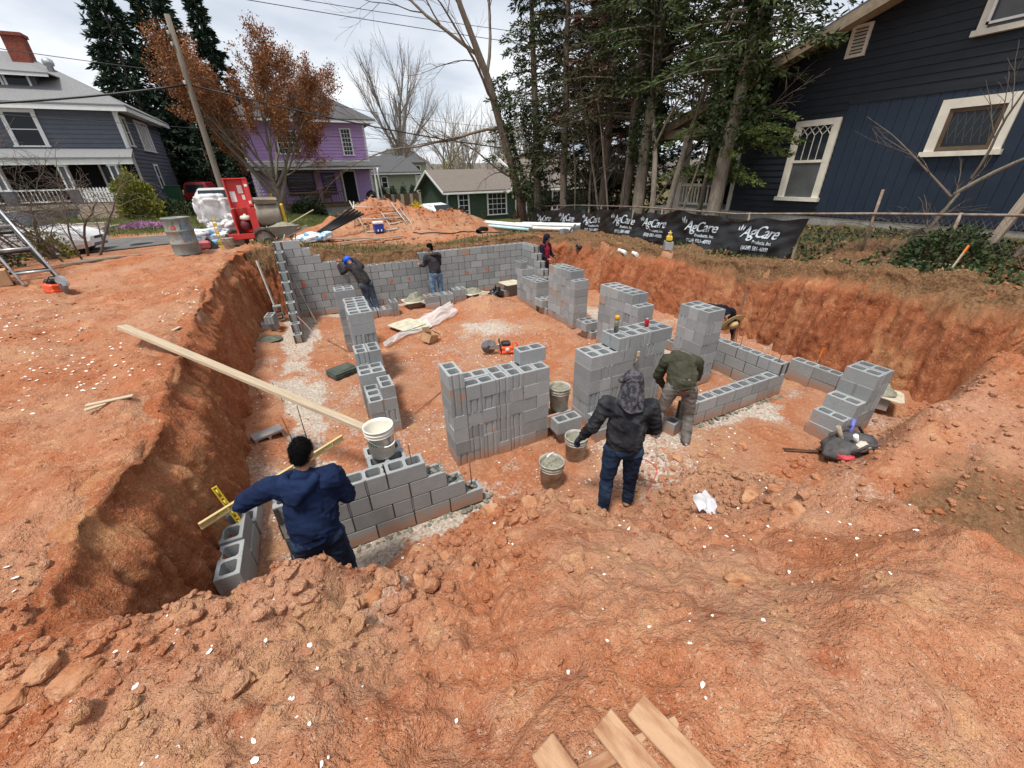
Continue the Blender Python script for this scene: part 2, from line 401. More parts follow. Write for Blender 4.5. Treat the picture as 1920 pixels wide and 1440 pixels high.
foot = np.where((Z >= .6), .3 * np.exp(-(((xs - 5.2) / 1.1) ** 2 + ((ys + 2.1) / .4) ** 2)) + .42 * np.exp(-(((xs + 1.25) / .4) ** 2 + ((ys + 1.45) / .3) ** 2)), foot)
xs, ys = wx_, wy_
topsoil = np.where(dR < .1, np.where(xs > 6.2, .85, np.where((ys > 9.4) & (xs > -2.2), .6 * sstep((13 - ys) / 3) + .1, 0)), 0)
topsoil = np.maximum(topsoil, .66 * sstep((xs - 2.9) / .6) * sstep((5.6 - xs) / 1.2) * sstep((-1.5 - ys) / .8) * (dR > 0) * np.clip(.3 + sstep((-2.0 - ys) / .8), 0, 1))
topsoil = np.maximum(topsoil, .34 * sstep((xs - .2) / 1.2) * sstep((-2.2 - ys) / .8))
topsoil = np.maximum(topsoil, .45 * np.exp(-(((xs + 2.9) / .5) ** 2 + ((ys - 9.9) / 1.2) ** 2)))
grass = np.maximum.reduce([sstep((ys - 17.5) / 3) * .95 * (1 - .75 * sstep((xs - 9 - .1 * ys) / 3)), band(ys, 10.0, 10.9, .3) * band(xs, -3.2, 6.5, 1.0) * .5, sstep((xs - 8.8) / .8) * sstep((ys + 3) / 2) * .55, sstep((-9.5 - xs) / 2) * .8, .5 * band(ys, 10.8, 12.5, .6) * band(xs, -2.6, -.4, .6)])
grass = grass * (1 - .9 * np.exp(-(((xs - 2.4) / 4.4) ** 2 + ((ys - 14.9) / 2.8) ** 2)))
nx, ny = len(gx), len(gy)
idx = np.arange(nx * ny).reshape(ny, nx)
F = np.stack([idx[:-1, :-1], idx[:-1, 1:], idx[1:, 1:], idx[1:, :-1]], -1).reshape(-1, 4)
me = np_mesh('ground', np.c_[xs, ys, Z], F, SOIL)
ca = me.color_attributes.new('zone', 'FLOAT_COLOR', 'POINT')
ca.data.foreach_set('color', np.c_[foot, grass, topsoil, np.ones_like(foot)].astype(np.float32).ravel())
tag(link('ground', me), kind='structure')

# cut faces of the excavation: dense strips with bucket-tooth grooves
def cut_face(name, pts, foot_in, topbrown, seed, groove=.05):
    P = np.array(pts, float); seg = np.sqrt((np.diff(P, axis=0) ** 2).sum(1)); L = np.r_[0, np.cumsum(seg)]
    n = int(L[-1] / .028); s = np.linspace(0, L[-1], n)
    x = np.interp(s, L, P[:, 0]); y = np.interp(s, L, P[:, 1])
    k = 25; ker = np.ones(k) / k
    xp = np.convolve(np.pad(x, k // 2, 'edge'), ker, 'valid'); yp = np.convolve(np.pad(y, k // 2, 'edge'), ker, 'valid')
    tx = np.gradient(xp); ty = np.gradient(yp); ln = np.hypot(tx, ty); nxn, nyn = ty / ln, -tx / ln     # inward normal (right of travel)
    m = 46; t = np.linspace(-.12, 1.06, m)
    S, T = np.meshgrid(s, t)
    zt = zfun(xp - nxn * .16, yp - nyn * .16, False); zf = zfun(xp + nxn * (foot_in + .35), yp + nyn * (foot_in + .35), False) - .03
    tt = np.clip(T, 0, 1)
    Zs = zt[None] * (1 - T) + zf[None] * T
    Zs = np.where(T < 0, zt[None] - .02 + .03 * fbm(S, T, 3, 3, seed), Zs)
    off = foot_in * tt ** 1.1 + .03 + .075 * sstep(tt / .3)
    wobA = .13 * fbm(S, T * .7, 1.1, 3, seed + 1)
    w = S + .06 * T + .10 * vnoise(S * 1.3, T * 2, seed)
    g1 = np.abs(((w / .21) + .6 * vnoise(S * .9, T * 1.6, seed + 2)) % 1 - .5) * 2
    g2 = np.abs(((w / .43) + .5 * vnoise(S * .5, T * 1.2, seed + 4)) % 1 - .5) * 2
    mask = sstep((T - .10) / .12) * sstep(.75 + 1.5 * fbm(S, T, .8, 2, seed + 3))
    gr = groove * (.7 * (1 - g1 ** 2) + .8 * (1 - g2)) * mask
    rough = .06 * fbm(S, T * .9, 3.4, 4, seed + 5, .62) + .034 * fbm(S * 1.0, T * 1.6, 13, 3, seed + 6, .6) + .03 * np.abs(fbm(S, T * 1.8, 6, 3, seed + 3))
    lump = .10 * np.clip(fbm(S, T * 2, 1.9, 2, seed + 2) - .12, 0, 1) * sstep((.35 - T) / .2)
    D = off + wobA * sstep((T + .02) / .15) + gr + rough + lump
    D = np.where(T < 0, T * 1.6 + .02, D)
    vx = xp[None] + nxn[None] * D; vy = yp[None] + nyn[None] * D
    vz = Zs + .03 * fbm(S, T * 3, 5, 3, seed + 7)
    V = np.c_[vx.ravel(), vy.ravel(), vz.ravel()]
    idx = np.arange(n * m).reshape(m, n)
    F = np.stack([idx[:-1, :-1], idx[1:, :-1], idx[1:, 1:], idx[:-1, 1:]], -1).reshape(-1, 4)
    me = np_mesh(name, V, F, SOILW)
    br = ((T > .0) | (seed != 0)) * np.clip(1.1 - T / topbrown + .5 * fbm(S, T * 2, 1.6, 3, seed + 1), 0, 1) * (topbrown > .02)
    ca = me.color_attributes.new('zone', 'FLOAT_COLOR', 'POINT')
    gm = np.zeros_like(br)
    if seed == 0: br = np.clip(br * .5 + .9 * np.clip(fbm(S, T * 1.3, .75, 3, 5) - .02, 0, 1) * sstep((6.5 - S) / 2) * sstep((10 - S) / 3) * sstep((.9 - T) / .3) * (T > .02), 0, .55)
    ca.data.foreach_set('color', np.c_[gm.ravel(), gm.ravel(), (br * .95).ravel(), np.ones(br.size)].astype(np.float32).ravel())
    tag(link(name, me), kind='structure')
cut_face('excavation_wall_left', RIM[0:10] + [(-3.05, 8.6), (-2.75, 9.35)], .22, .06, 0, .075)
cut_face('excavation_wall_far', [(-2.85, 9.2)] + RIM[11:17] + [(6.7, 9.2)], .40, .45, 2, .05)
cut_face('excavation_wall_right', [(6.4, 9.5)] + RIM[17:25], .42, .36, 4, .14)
# ------------------------------------------------------------------ concrete blocks
BL, BW, BH = .397, .194, .194
def block_material(name, col, stain):
    m = bpy.data.materials.new(name); m.use_nodes = True; t = m.node_tree; b = t.nodes['Principled BSDF']
    b.inputs['Roughness'].default_value = .95; b.inputs['Specular IOR Level'].default_value = .15
    geo = N(t, 'ShaderNodeNewGeometry'); pos = geo.outputs['Position']; oi = N(t, 'ShaderNodeObjectInfo')
    n1 = noise(t, pos, 7.0, 4.0, .65); n2 = noise(t, pos, 170.0, 2.0, .6)
    c = mixc(t, ramp(t, oi.outputs['Random'], 0, 1), tuple(v * .89 for v in col), tuple(min(1, v * 1.10) for v in col))
    c = mixc(t, ramp(t, n1, .35, .65, 0, .35), c, tuple(v * 1.28 for v in col))
    c = mixc(t, ramp(t, n2, .52, .36, 0, .55), c, tuple(v * .55 for v in col))
    c = mixc(t, ramp(t, n2, .56, .70, 0, .5), c, tuple(min(1, v * 1.6) for v in col))
    sz = N(t, 'ShaderNodeSeparateXYZ'); t.links.new(pos, sz.inputs[0])
    low = MATH(t, 'ADD', sz.outputs[2], MATH(t, 'MULTIPLY', n1, -.34))                 # clay splashed up from the floor
    c = mixc(t, ramp(t, low, .05, -.14, 0, .75), c, (.40, .20, .11))
    c = mixc(t, ramp(t, MATH(t, 'ADD', n1, MATH(t, 'MULTIPLY', oi.outputs['Random'], .10)), .70 if not stain else .50, .78 if not stain else .64, 0, .8), c, (.42, .22, .13))
    t.links.new(c, b.inputs['Base Color'])
    bp = N(t, 'ShaderNodeBump', i_Strength=.45, i_Distance=.006); t.links.new(n2, bp.inputs['Height']); t.links.new(bp.outputs[0], b.inputs['Normal'])
    return m
M_BLOCK = [block_material('concrete_block_' + n, c, False) for n, c in (('grey', (.292, .306, .31)), ('light', (.325, .338, .34)), ('dark', (.25, .262, .266)))]
M_BLOCKR = block_material('concrete_block_clay_stained', (.30, .305, .30), True)
M_MORTAR = mat('mortar', (.070, .064, .052), .95, var=.25, scale=20, bump=.6, bscale=60)
M_WETMORTAR = mat('wet_mortar', (.20, .195, .155), .7, var=.3, scale=9, bump=.8, bscale=25)
def block_mesh(kind, L=BL, cores=2):
    """plan outline with hollow cores, extruded; 'flute' has ribbed ends, 'kerf' also a grooved middle, 'plain' is square"""
    hx, hy = L / 2, BW / 2
    def end(s):
        if kind == 'plain': return [(s * hx, -hy), (s * hx, hy)]
        pr = [(0, -hy), (0, -.060), (-.014, -.050), (-.014, -.036), (-.003, -.028), (-.003, .028), (-.014, .036), (-.014, .050), (0, .060), (0, hy)]
        return [(s * (hx + a), b) for a, b in pr]
    r = end(1); l = end(-1)[::-1]
    if kind == 'kerf':
        g = [(.016, 0), (.012, -.010), (.004, -.010), (.002, -.003), (-.002, -.003), (-.004, -.010), (-.012, -.010), (-.016, 0)]
        outer = r + [(a, hy + b) for a, b in g] + l + [(-a, -hy - b) for a, b in g]
    else: outer = r + l
    holes = []
    cl = (L - .034 * (cores + 1)) / cores
    for c in range(cores):
        x0 = -hx + .034 + c * (cl + .034); x1 = x0 + cl; y0, y1 = -hy + .034, hy - .034; e = .018
        holes.append([(x0 + e, y0), (x1 - e, y0), (x1, y0 + e), (x1, y1 - e), (x1 - e, y1), (x0 + e, y1), (x0, y1 - e), (x0, y0 + e)])
    loops = [outer] + holes
    flat = [p for lp in loops for p in lp]; n = len(flat)
    tris = tessellate_polygon([[Vector((a, b, 0)) for a, b in lp] for lp in loops])
    ch = .004
    V = []; F = []
    cx = lambda i: flat[i]
    no = len(outer)
    top = []
    for i, (a, b) in enumerate(flat):
        k = 1 if i >= no else -1
        top.append((a + (ch * .7 * (1 if a < 0 else -1) if i < no else 0), b + (ch * .7 * (1 if b < 0 else -1) if i < no else 0), BH))
    V = [(a, b, 0) for a, b in flat] + [(a, b, BH - (ch if i < no else 0)) for i, (a, b) in enumerate(flat)] + top
    for t in tris:
        F.append(tuple(i + 2 * n for i in t)); F.append(tuple(t)[::-1])
    o = 0
    for lp in loops:
        m = len(lp)
        for i in range(m):
            j = (i + 1) % m
            F.append((o + i, o + j, n + o + j, n + o + i)); F.append((n + o + i, n + o + j, 2 * n + o + j, 2 * n + o + i))
        o += m
    me = bpy.data.meshes.new('block'); me.from_pydata(V, [], F); me.update()
    bm = bmesh.new(); bm.from_mesh(me); bmesh.ops.recalc_face_normals(bm, faces=bm.faces); bm.to_mesh(me); bm.free()
    return me
BLK = {}
for kd in ('plain', 'flute', 'kerf'):
    for mi, m in enumerate(M_BLOCK + [M_BLOCKR]):
        a = block_mesh(kd); a.materials.append(m); BLK[kd, mi] = a
for mi, m in enumerate(M_BLOCK + [M_BLOCKR]):
    a = block_mesh('plain', BW, 1); a.materials.append(m); BLK['half', mi] = a
RB = random.Random(3)
def pick(red=.0): return 3 if RB.random() < red else RB.choice((0, 0, 0, 1, 1, 2))

# mortared walls -------------------------------------------------------------------------
MOD, CRS = .4064, .2032
class Wall:
    def __init__(s, name, label, group=None):
        s.t = thing(name, label, 'block wall', group=group); s.m = MB()
    def block(s, axis, u0, c, base, course, half=False, dz=0, mortar=True, kind=None):
        """axis 'x': u0 is the low x and c the low y of the block"""
        L = CRS if half else MOD
        z = course * CRS + dz + .0128
        me = BLK['half' if half else (kind or RB.choice(('plain', 'plain', 'flute', 'kerf'))), pick(.02)]
        if axis == 'x': loc = (u0 + L / 2, c + BW / 2, z)
        else: loc = (c + BW / 2, u0 + L / 2, z)
        o = link('block', me, s.t, loc, 0 if axis == 'x' else PI / 2); o.scale = (.984, 1, .981)
        if mortar:
            j = .0045; h0, h1 = course * CRS - .002, course * CRS + .0127
            def bx(a0, a1, b0, b1, z0, z1):
                if axis == 'x': s.m.bb(a0, a1, b0, b1, z0, z1)
                else: s.m.bb(b0, b1, a0, a1, z0, z1)
            for b0, b1 in ((c + j, c + .036), (c + BW - .036, c + BW - j)):
                bx(u0 + .001, u0 + L - .001, b0, b1, h0, h1)
                bx(u0 - .0078, u0 + .0078, b0, b1, h1, z + BH - .010)
    def done(s): s.m.build('mortar', M_MORTAR, s.t)
    def smear(s, x0, x1, y0, y1, z, n=26):
        """lumps of squeezed-out mortar lying on a bed"""
        b = MB()
        for i in range(n):
            u = RB.uniform(x0, x1); v = RB.uniform(y0, y1); r = RB.uniform(.012, .03)
            b.lathe([(.001, r * .7), (r * .7, r * .5), (r, 0)], (u, v, z), 7)
        b.build('mortar_bed', M_WETMORTAR, s.t)['kind'] = 'stuff'

XL, YF = -1.794, 8.808
W1 = Wall('block_wall', 'long grey block wall at the far side with stepped corners at both ends')
for k in range(10):
    odd = k % 2
    if k <= 5: rng = [(0, 17)] if odd else [(-.5, 17.5)]
    elif k == 6: rng = [(-.5, 3.5), (8.5, 17.5)]
    elif k == 7: rng = [(0, 2)]
    elif k == 8: rng = [(-.5, 1.5)]
    else: rng = []
    for a, b in rng:
        n = int(round(b - a))
        for i in range(n): W1.block('x', XL + (a + i) * MOD, YF, 0, k)
    # left return, stepped towards the camera
    y1 = YF + CRS if odd else YF
    cnt = {0: 5, 1: 5, 2: 4, 3: 4, 4: 3, 5: 3, 6: 2, 7: 2, 8: 1}.get(k, 0)
    for i in range(cnt): W1.block('y', y1 - (i + 1) * MOD, XL - CRS, 0, k)
    if k == 9: W1.block('y', YF, XL - CRS, 0, 9, half=True)
    cnt = {0: 5, 1: 5, 2: 4, 3: 4, 4: 3, 5: 3, 6: 2}.get(k, 0)
    for i in range(cnt): W1.block('y', y1 - (i + 1) * MOD, XL + 17 * MOD + .009, 0, k, kind='flute' if i == cnt - 1 else None)
W1.smear(XL + 3.6 * MOD, XL + 8.4 * MOD, YF + .01, YF + .04, 6 * CRS + .004, 60)
W1.smear(XL + 3.6 * MOD, XL + 8.4 * MOD, YF + .155, YF + .185, 6 * CRS + .004, 60)
W1.done()
# orange paint marks rubbed on block faces
M_PAINT = mat('orange_marking_paint', (.62, .13, .06), .9, var=.25, scale=60)
def paint_mark(parent, c, nrm, r, seed):
    q = random.Random(seed); b = MB(); nrm = Vector(nrm); a = nrm.cross(Vector((0, 0, 1))).normalized(); u = Vector((0, 0, 1))
    for i in range(7):
        p = Vector(c) + a * q.uniform(-r, r) * .7 + u * q.uniform(-r, r) + nrm * (.0022 + i * .0002)
        w, h = q.uniform(.25, .5) * r, q.uniform(.3, .8) * r; n = 7
        V = [p + a * (math.cos(2 * PI * k / n) * w * q.uniform(.6, 1.2)) + u * (math.sin(2 * PI * k / n) * h * q.uniform(.6, 1.2)) for k in range(n)]
        b.add(V, [tuple(range(n))])
    b.build('paint_mark', M_PAINT, parent, fix=False)
for i, (n, k) in enumerate(((1.75, 2), (6.3, 3), (7.6, 3), (9.2, 3), (12.2, 3), (13.8, 3), (.6, 4))):
    paint_mark(W1.t, (XL + n * MOD, YF - .001, (k + .5) * CRS), (0, -1, 0), .055, i)
lb = tag(link('block', BLK['plain', 1], None, (XL + .2, YF + .097, 9 * CRS + .012), .03), 'grey block lying loose on top of the far wall\'s left corner', 'concrete block')

W2 = Wall('block_wall', 'low grey stepped block corner wall in front of the man in blue hoodie')
for k in range(4):
    odd = k % 2
    if not odd:
        for i in range(5 - k // 2): W2.block('x', -2.032 + i * MOD, 0, 0, k)
        for i in range((5, 0, 1)[k]): W2.block('y', CRS + i * MOD, -2.032, 0, k)
    else:
        for i in range(4 - k // 2): W2.block('x', -1.829 + i * MOD, 0, 0, k)
        for i in range((0, 2, 0, 1)[k]): W2.block('y', i * MOD, -2.032, 0, k)
W2.smear(-.60, -.42, .02, .17, 3 * CRS + .004, 12); W2.smear(-.40, -.22, .02, .17, 2 * CRS + .004, 12); W2.smear(-.2, -.02, .02, .17, CRS + .004, 8)
W2.smear(-2.0, .05, -.07, -.004, .002, 60); W2.smear(.0, .12, .0, .18, .002, 14); W2.smear(-1.82, -1.7, .3, 2.2, .002, 50)
W2.done()
W3 = Wall('block_wall', 'low two course block corner wall beside the man in olive hoodie')
gx0 = 5.49
for i in range(5): W3.block('x', gx0 - (i + 1.5) * MOD, -.03, 0, 0)
W3.block('x', gx0 - .5 * MOD, -.03, 0, 0, half=True)
for i in range(5): W3.block('x', gx0 - (i + 1) * MOD, -.03, 0, 1)
W3.block('x', gx0 - 5.5 * MOD, -.03, 0, 1, half=True)
for k in range(3):
    for i in range(5):
        if k == 1: W3.block('y', .166 + i * MOD, gx0 - BW, 0, 1)
        elif k == 0: W3.block('y', .166 + .2032 * (i == -1) + i * MOD - (0 if i else 0) + .2032, gx0 - BW, 0, 0)
        else: W3.block('y', -.03 + i * MOD, gx0 - BW, 0, 2)
W3.block('y', .166, gx0 - BW, 0, 0, half=True)
W3.smear(3.3, 5.5, -.11, -.035, .002, 80); W3.smear(5.2, 5.29, .2, 1.8, .002, 40)
W3.done()

# loose stacks ---------------------------------------------------------------------------
def loose(x, y, z, along='x', kind=None, label='', group=None, red=.03, half=False, jit=.004, rz=None):
    me = BLK['half' if half else (kind or RB.choice(('plain', 'plain', 'plain', 'flute', 'flute', 'kerf'))), pick(red)]
    o = link('concrete_block', me, None, (x + RB.uniform(-jit, jit), y + RB.uniform(-jit, jit), z), (0 if along == 'x' else PI / 2) + RB.uniform(-.012, .012) if rz is None else rz)
    return tag(o, label, 'concrete block', group)
SH = .1945
def stack_layers(desc, layers, x0, y0, z0, group, red=.03, lay0=1):
    """layers: per layer a list of (dx, dy, along) block low corners, metres"""
    tot = len(layers)
    for li, lay in enumerate(layers):
        for bi, bk in enumerate(lay):
            dx, dy, al = bk[:3]; kd = bk[3] if len(bk) > 3 else None
            half = kd == 'half'
            L = BW if half else BL
            cx, cy = (dx + L / 2, dy + BW / 2) if al == 'x' else (dx + BW / 2, dy + L / 2)
            lv = 'bottom' if li == 0 else 'top' if li == tot - 1 else ORD[li + 1]
            loose(x0 + cx, y0 + cy, z0 + li * SH, al, None if half else kd, 'grey concrete block, %s of %s layer, %s' % (ORD[bi + 1], lv, desc), group, red, half)
U = .1985
def rowY(a, b): return [(i * U, 0, 'y') for i in range(a, b)]
def mixrow(pattern):
    """pattern of 'Y' (one block end-on) and 'X' (two blocks side-on, front and back) along x"""
    out = []; u = 0
    for ch in pattern:
        if ch == 'Y': out.append((u, 0, 'y')); u += U
        elif ch == 'X': out += [(u, 0, 'x'), (u, U + .004, 'x')]; u += 2 * U + .004
        else: u += U
    return out
# stack A: in the middle, seven layers
stack_layers('stack behind the two floor buckets', [mixrow('YYYYYYY'), mixrow('YYYYYX'), mixrow('YYYYYX'), mixrow('XYYXY'), mixrow('YYYYYX'), mixrow('YXYYYY'), [(0, 0, 'y', 'flute'), (1.06, .22, 'x', 'flute')]], -.07, .72, zat(.6, .9), 'blocks in the middle stack')
# stack B
stack_layers('stack behind the man in dark jacket', [mixrow('YYYYYYY'), mixrow('YXYYYY'), mixrow('YYYXYY'), mixrow('YYYYYX'), mixrow('YYXYYY'), mixrow('YYYYYYY'), [(2.35 * U, 0, 'y'), (3.4 * U, 0, 'y'), (4.42 * U, 0, 'y'), (5.45 * U, 0, 'x'), (5.45 * U, U + .005, 'x')]], 1.98, .69, zat(2.6, .9), 'blocks in the stack with the red can', .06)
# stack C, tall, beside the straw hat
def rowX3(n, flip): return [(0, i * U, 'x') for i in range(n)] if not flip else [(0, 0, 'y'), (U, 0, 'y')] + [(0, 2 * U + .003, 'x')]
stack_layers('tall stack beside the straw hat', [rowX3(3, i % 2) for i in range(7)], 4.42, .85, zat(4.6, 1.1), 'blocks in the tall stack', .02)
def rowXn(a, b, x=0): return [(x, i * U, 'x') for i in range(a, b)]
def alt(n, i, x=0):
    if i % 2 == 0: return rowXn(0, n, x)
    o = []; j = 0
    while j < n:
        if (j + i) % 3 == 1 and j + 2 <= n: o += [(x, j * U, 'y'), (x + U + .004, j * U, 'y')]; j += 2
        else: o.append((x, j * U, 'x')); j += 1
    return o
stack_layers('stack right of the orange spray can', [alt(6, i) for i in range(6)] + [rowXn(1, 6)], 4.14, 2.15, zat(4.3, 2.7), 'blocks in the stack behind the spray can')
stack_layers('stack with orange stained blocks', [alt(6, i) for i in range(6)] + [rowXn(1, 6)], 4.22, 4.38, zat(4.4, 5), 'blocks in the orange stained stack', .14)
stack_layers('low stack near the far right corner', [alt(6, i) for i in range(3)] + [rowXn(0, 4) + [(0, 4 * U, 'x'), (0, 5 * U, 'x')]] + [[(0, 4.4 * U, 'y'), (U, 4.4 * U, 'y')], [(0, 4.6 * U, 'y')]], 4.2, 6.18, zat(4.4, 6.8), 'blocks in the low far stack')
for nm, (px, py) in (('left of the orange spray can', (4.15, 3.55)), ('between the two far right stacks', (4.18, 5.62))):
    zz = zat(px + .15, py + .2)
    loose(px + .12, py + .2, zz, 'y', 'plain', 'grey block set upright as a foot, lower of pair ' + nm, 'block pairs')
    loose(px + .13, py + .2, zz + SH, 'x', 'plain', 'grey block laid across another, upper of pair ' + nm, 'block pairs')
    loose(px + .13, py + .41, zz + SH, 'x', 'plain', 'grey block at the back, upper of pair ' + nm, 'block pairs')
# long stepped row on the left
def seg(desc, y0, n, h, x=-.93, grp='blocks in the stepped left row'):
    z0 = zat(x + .2, y0 + n * U / 2)
    stack_layers(desc, [rowXn(0, n) if i % 3 != 1 else alt(n, 1) for i in range(h)], x, y0, z0, grp, .0)
seg('near end of the stepped left row', 1.95, 3, 3)
loose(-.63, 2.16, zat(-.7, 2.2) + 3 * SH, 'y', 'plain', 'single grey block on top of the stepped row\'s near end', 'blocks in the stepped left row')
seg('second step of the left row', 2.55, 2, 4, -.95)
seg('third step of the left row', 2.96, 2, 5, -.92)
seg('tall part of the stepped left row', 3.68, 3, 7, -.86)
seg('tall part\'s back half, stepped left row', 4.30, 3, 7, -.84)
seg('far end of the stepped left row', 5.6, 2, 7, -.93)
# low rows in front of the far wall
z0 = zat(1.9, 8.0)
stack_layers('pale row before the man in blue jeans', [[(0, 0, 'x'), (2.1 * U, 0, 'y'), (3.1 * U, 0, 'y')], [(0, 0, 'x'), (0, U, 'x'), (2.1 * U, 0, 'y'), (3.1 * U, 0, 'y')]], 1.47, 7.72, z0, 'blocks by the far wall')
stack_layers('short stack right of the blue jeans', [[(0, 0, 'y'), (U, 0, 'y')], [(0, 0, 'y'), (U, 0, 'y')]], 2.42, 8.05, zat(2.6, 8.2), 'blocks by the far wall')
stack_layers('row at the helmet man\'s feet', [[(-.22, 0, 'y'), (0, 0, 'y'), (U, 0, 'y')]], .11, 7.74, zat(.3, 7.8), 'blocks by the far wall')
stack_layers('small pile right of the helmet man', [[(0, 0, 'y')], [(0, 0, 'y')]], .47, 7.66, zat(.55, 7.8), 'blocks by the far wall')
loose(4.0, 8.0, zat(4.0, 8.0), 'x', 'flute', 'grey block on the floor beside the black rubbish bag', None)
# right side
z0 = zat(6.3, 0)
stack_layers('low row at the foot of right bank', [[(0, 0, 'y'), (0, -.405, 'y'), (0, -.81, 'y')], [(0, 0, 'y'), (0, -.405, 'y'), (0, -.81, 'y')]], 6.2, -.08, z0, 'blocks in the low right row')
tag(loose(6.25, .95, zat(6.25, .95), 'y', 'flute', 'single grey block between right low wall and clay bank'))
z0 = zat(5.0, -1.05)
stack_layers('stepped stack beside the tool bag', [[(0, 0, 'y'), (.21, 0, 'y'), (.42, 0, 'y'), (.63, 0, 'y')], [(.02, 0, 'y'), (.225, 0, 'y'), (.43, 0, 'y'), (.64, 0, 'y')], [(.225, 0, 'y'), (.43, 0, 'y'), (.64, 0, 'y')], [(.45, 0, 'y', 'kerf'), (.66, 0, 'y')], [(.46, 0, 'y'), (.665, 0, 'y')]], 4.80, -1.27, z0, 'blocks in the stepped right stack', .02)
# left trench
z0 = zat(-2.45, .1)
stack_layers('left trench row behind the man in blue', [[(0, .42, 'y'), (.01, .84, 'y')], [(0, 0, 'y', 'plain'), (-.02, .43, 'y', 'plain')]], -2.54, -.31, z0 + .0, 'blocks in the left trench')
loose(-2.44, -.11, z0, 'y', 'plain', 'grey block at trench bottom under the nearest left block', 'blocks in the left trench')
o = tag(link('concrete_block', BLK['plain', 0], None, (-2.40, 2.70, zat(-2.4, 2.65) + .005), 0), 'grey block lying on its side in the left trench', 'concrete block')
o.rotation_euler = (PI / 2, 0, .35)
z0 = zat(-2.5, 7.8)
o = tag(link('concrete_block', BLK['flute', 0], None, (-2.52, 7.98, z0), .2), 'grey block lying flat by the far left green mortar board', 'concrete block')
tag(link('concrete_block', BLK['flute', 1], None, (-2.45, 7.9, z0 + SH), 1.4), 'grey block on top of another by the far left mortar board', 'concrete block')
o = tag(link('concrete_block', BLK['plain', 2], None, (-2.33, 8.75, zat(-2.3, 8.7) + .2), 0), 'grey block standing on end under the leaning level', 'concrete block'); o.rotation_euler = (PI / 2, PI / 2, .2)
# under the mortar bucket and by the dark jacket
z0 = zat(1.5, .65)
loose(1.53, .74, z0, 'y', 'plain', 'lower grey block carrying the raised mortar bucket', 'blocks under the raised bucket')
loose(1.53, .58, z0 + SH, 'x', 'plain', 'upper front grey block right under the raised mortar bucket', 'blocks under the raised bucket')
loose(1.50, .79, z0 + SH, 'x', 'plain', 'upper back grey block right under the raised mortar bucket', 'blocks under the raised bucket')
loose(2.08, .42, zat(2.05, .4), 'x', 'flute', 'lower grey block left of the dark jacket man\'s cap', 'blocks behind the dark jacket')
loose(2.06, .44, zat(2.05, .4) + SH, 'x', 'flute', 'upper grey block left of the dark jacket man\'s cap', 'blocks behind the dark jacket')
# behind the front wall, carrying the white bucket
z0 = zat(-1, .5)
stack_layers('stack under the white bucket', [[(0, 0, 'x'), (0, U, 'x'), (0, 2 * U + .2, 'x')], [(0, 0, 'x'), (0, U, 'x'), (0, 2 * U, 'x')], [(0, 0, 'x'), (0, U, 'x')], [(0, 0, 'x'), (0, U, 'x')]], -1.16, .235, z0, 'blocks under the white bucket')
o = tag(link('concrete_block', BLK['half', 0], None, (3.02, .02, zat(3.0, 0) + .01), .25), 'single grey block between the feet of the man in olive hoodie', 'concrete block')
# ------------------------------------------------------------------ things on the site
M_WOOD = mat('weathered_lumber', (.38, .29, .19), .8, col2=(.56, .46, .33), scale=3, stretch=(1, 18, 18), bump=.25, bscale=6, lo=.3, hi=.7)
M_OLDWOOD = mat('grey_old_wood', (.26, .21, .16), .9, col2=(.42, .35, .27), scale=3, stretch=(1, 16, 16), bump=.3, bscale=8)
M_PALLET = mat('dusty_pallet_wood', (.29, .135, .07), .9, col2=(.47, .29, .17), scale=5, stretch=(1, 3.5, 3.5), bump=.35, bscale=20, lo=.35, hi=.6)
M_REBAR = mat('rusty_rebar', (.13, .065, .04), .85, var=.4, scale=30)
M_STEEL = mat('dull_steel', (.42, .43, .44), .45, var=.2, scale=8, metal=.8)
M_GALV = mat('scaffold_steel', (.50, .48, .44), .6, col2=(.24, .17, .12), scale=9, metal=.4, lo=.5, hi=.75)
M_BLACK = mat('black_plastic', (.018, .018, .02), .45, var=.2, scale=10)
M_RUBBER = mat('tyre_rubber', (.05, .046, .042), .9, col2=(.20, .16, .13), scale=7, lo=.45, hi=.75)
M_YELLOW = mat('yellow_paint', (.68, .44, .03), .5, var=.15, scale=12)
M_WHITEP = mat('white_pvc', (.80, .80, .78), .4, var=.06, scale=6)
M_BUCKETG = mat('mortar_caked_bucket', (.47, .45, .39), .7, col2=(.27, .255, .21), scale=9, bump=.3, bscale=30, lo=.42, hi=.62)
M_BUCKETW = mat('white_bucket_plastic', (.76, .73, .64), .5, col2=(.52, .49, .41), scale=7, lo=.52, hi=.72, bump=.1, bscale=30)
M_MUD = mat('fresh_mortar', (.23, .225, .17), .6, var=.25, scale=14, bump=.7, bscale=18)
M_ORANGE = mat('orange_saw_casing', (.72, .10, .03), .45, var=.12, scale=12)
M_CARD = mat('cardboard', (.44, .28, .16), .9, var=.12, scale=8)
M_RED = mat('red_machine_paint', (.55, .045, .04), .45, col2=(.42, .20, .16), scale=4, lo=.58, hi=.78, bump=.1, bscale=30)
M_DRUM = mat('mortar_caked_steel', (.34, .29, .23), .9, col2=(.22, .20, .17), scale=6, bump=.4, bscale=18)

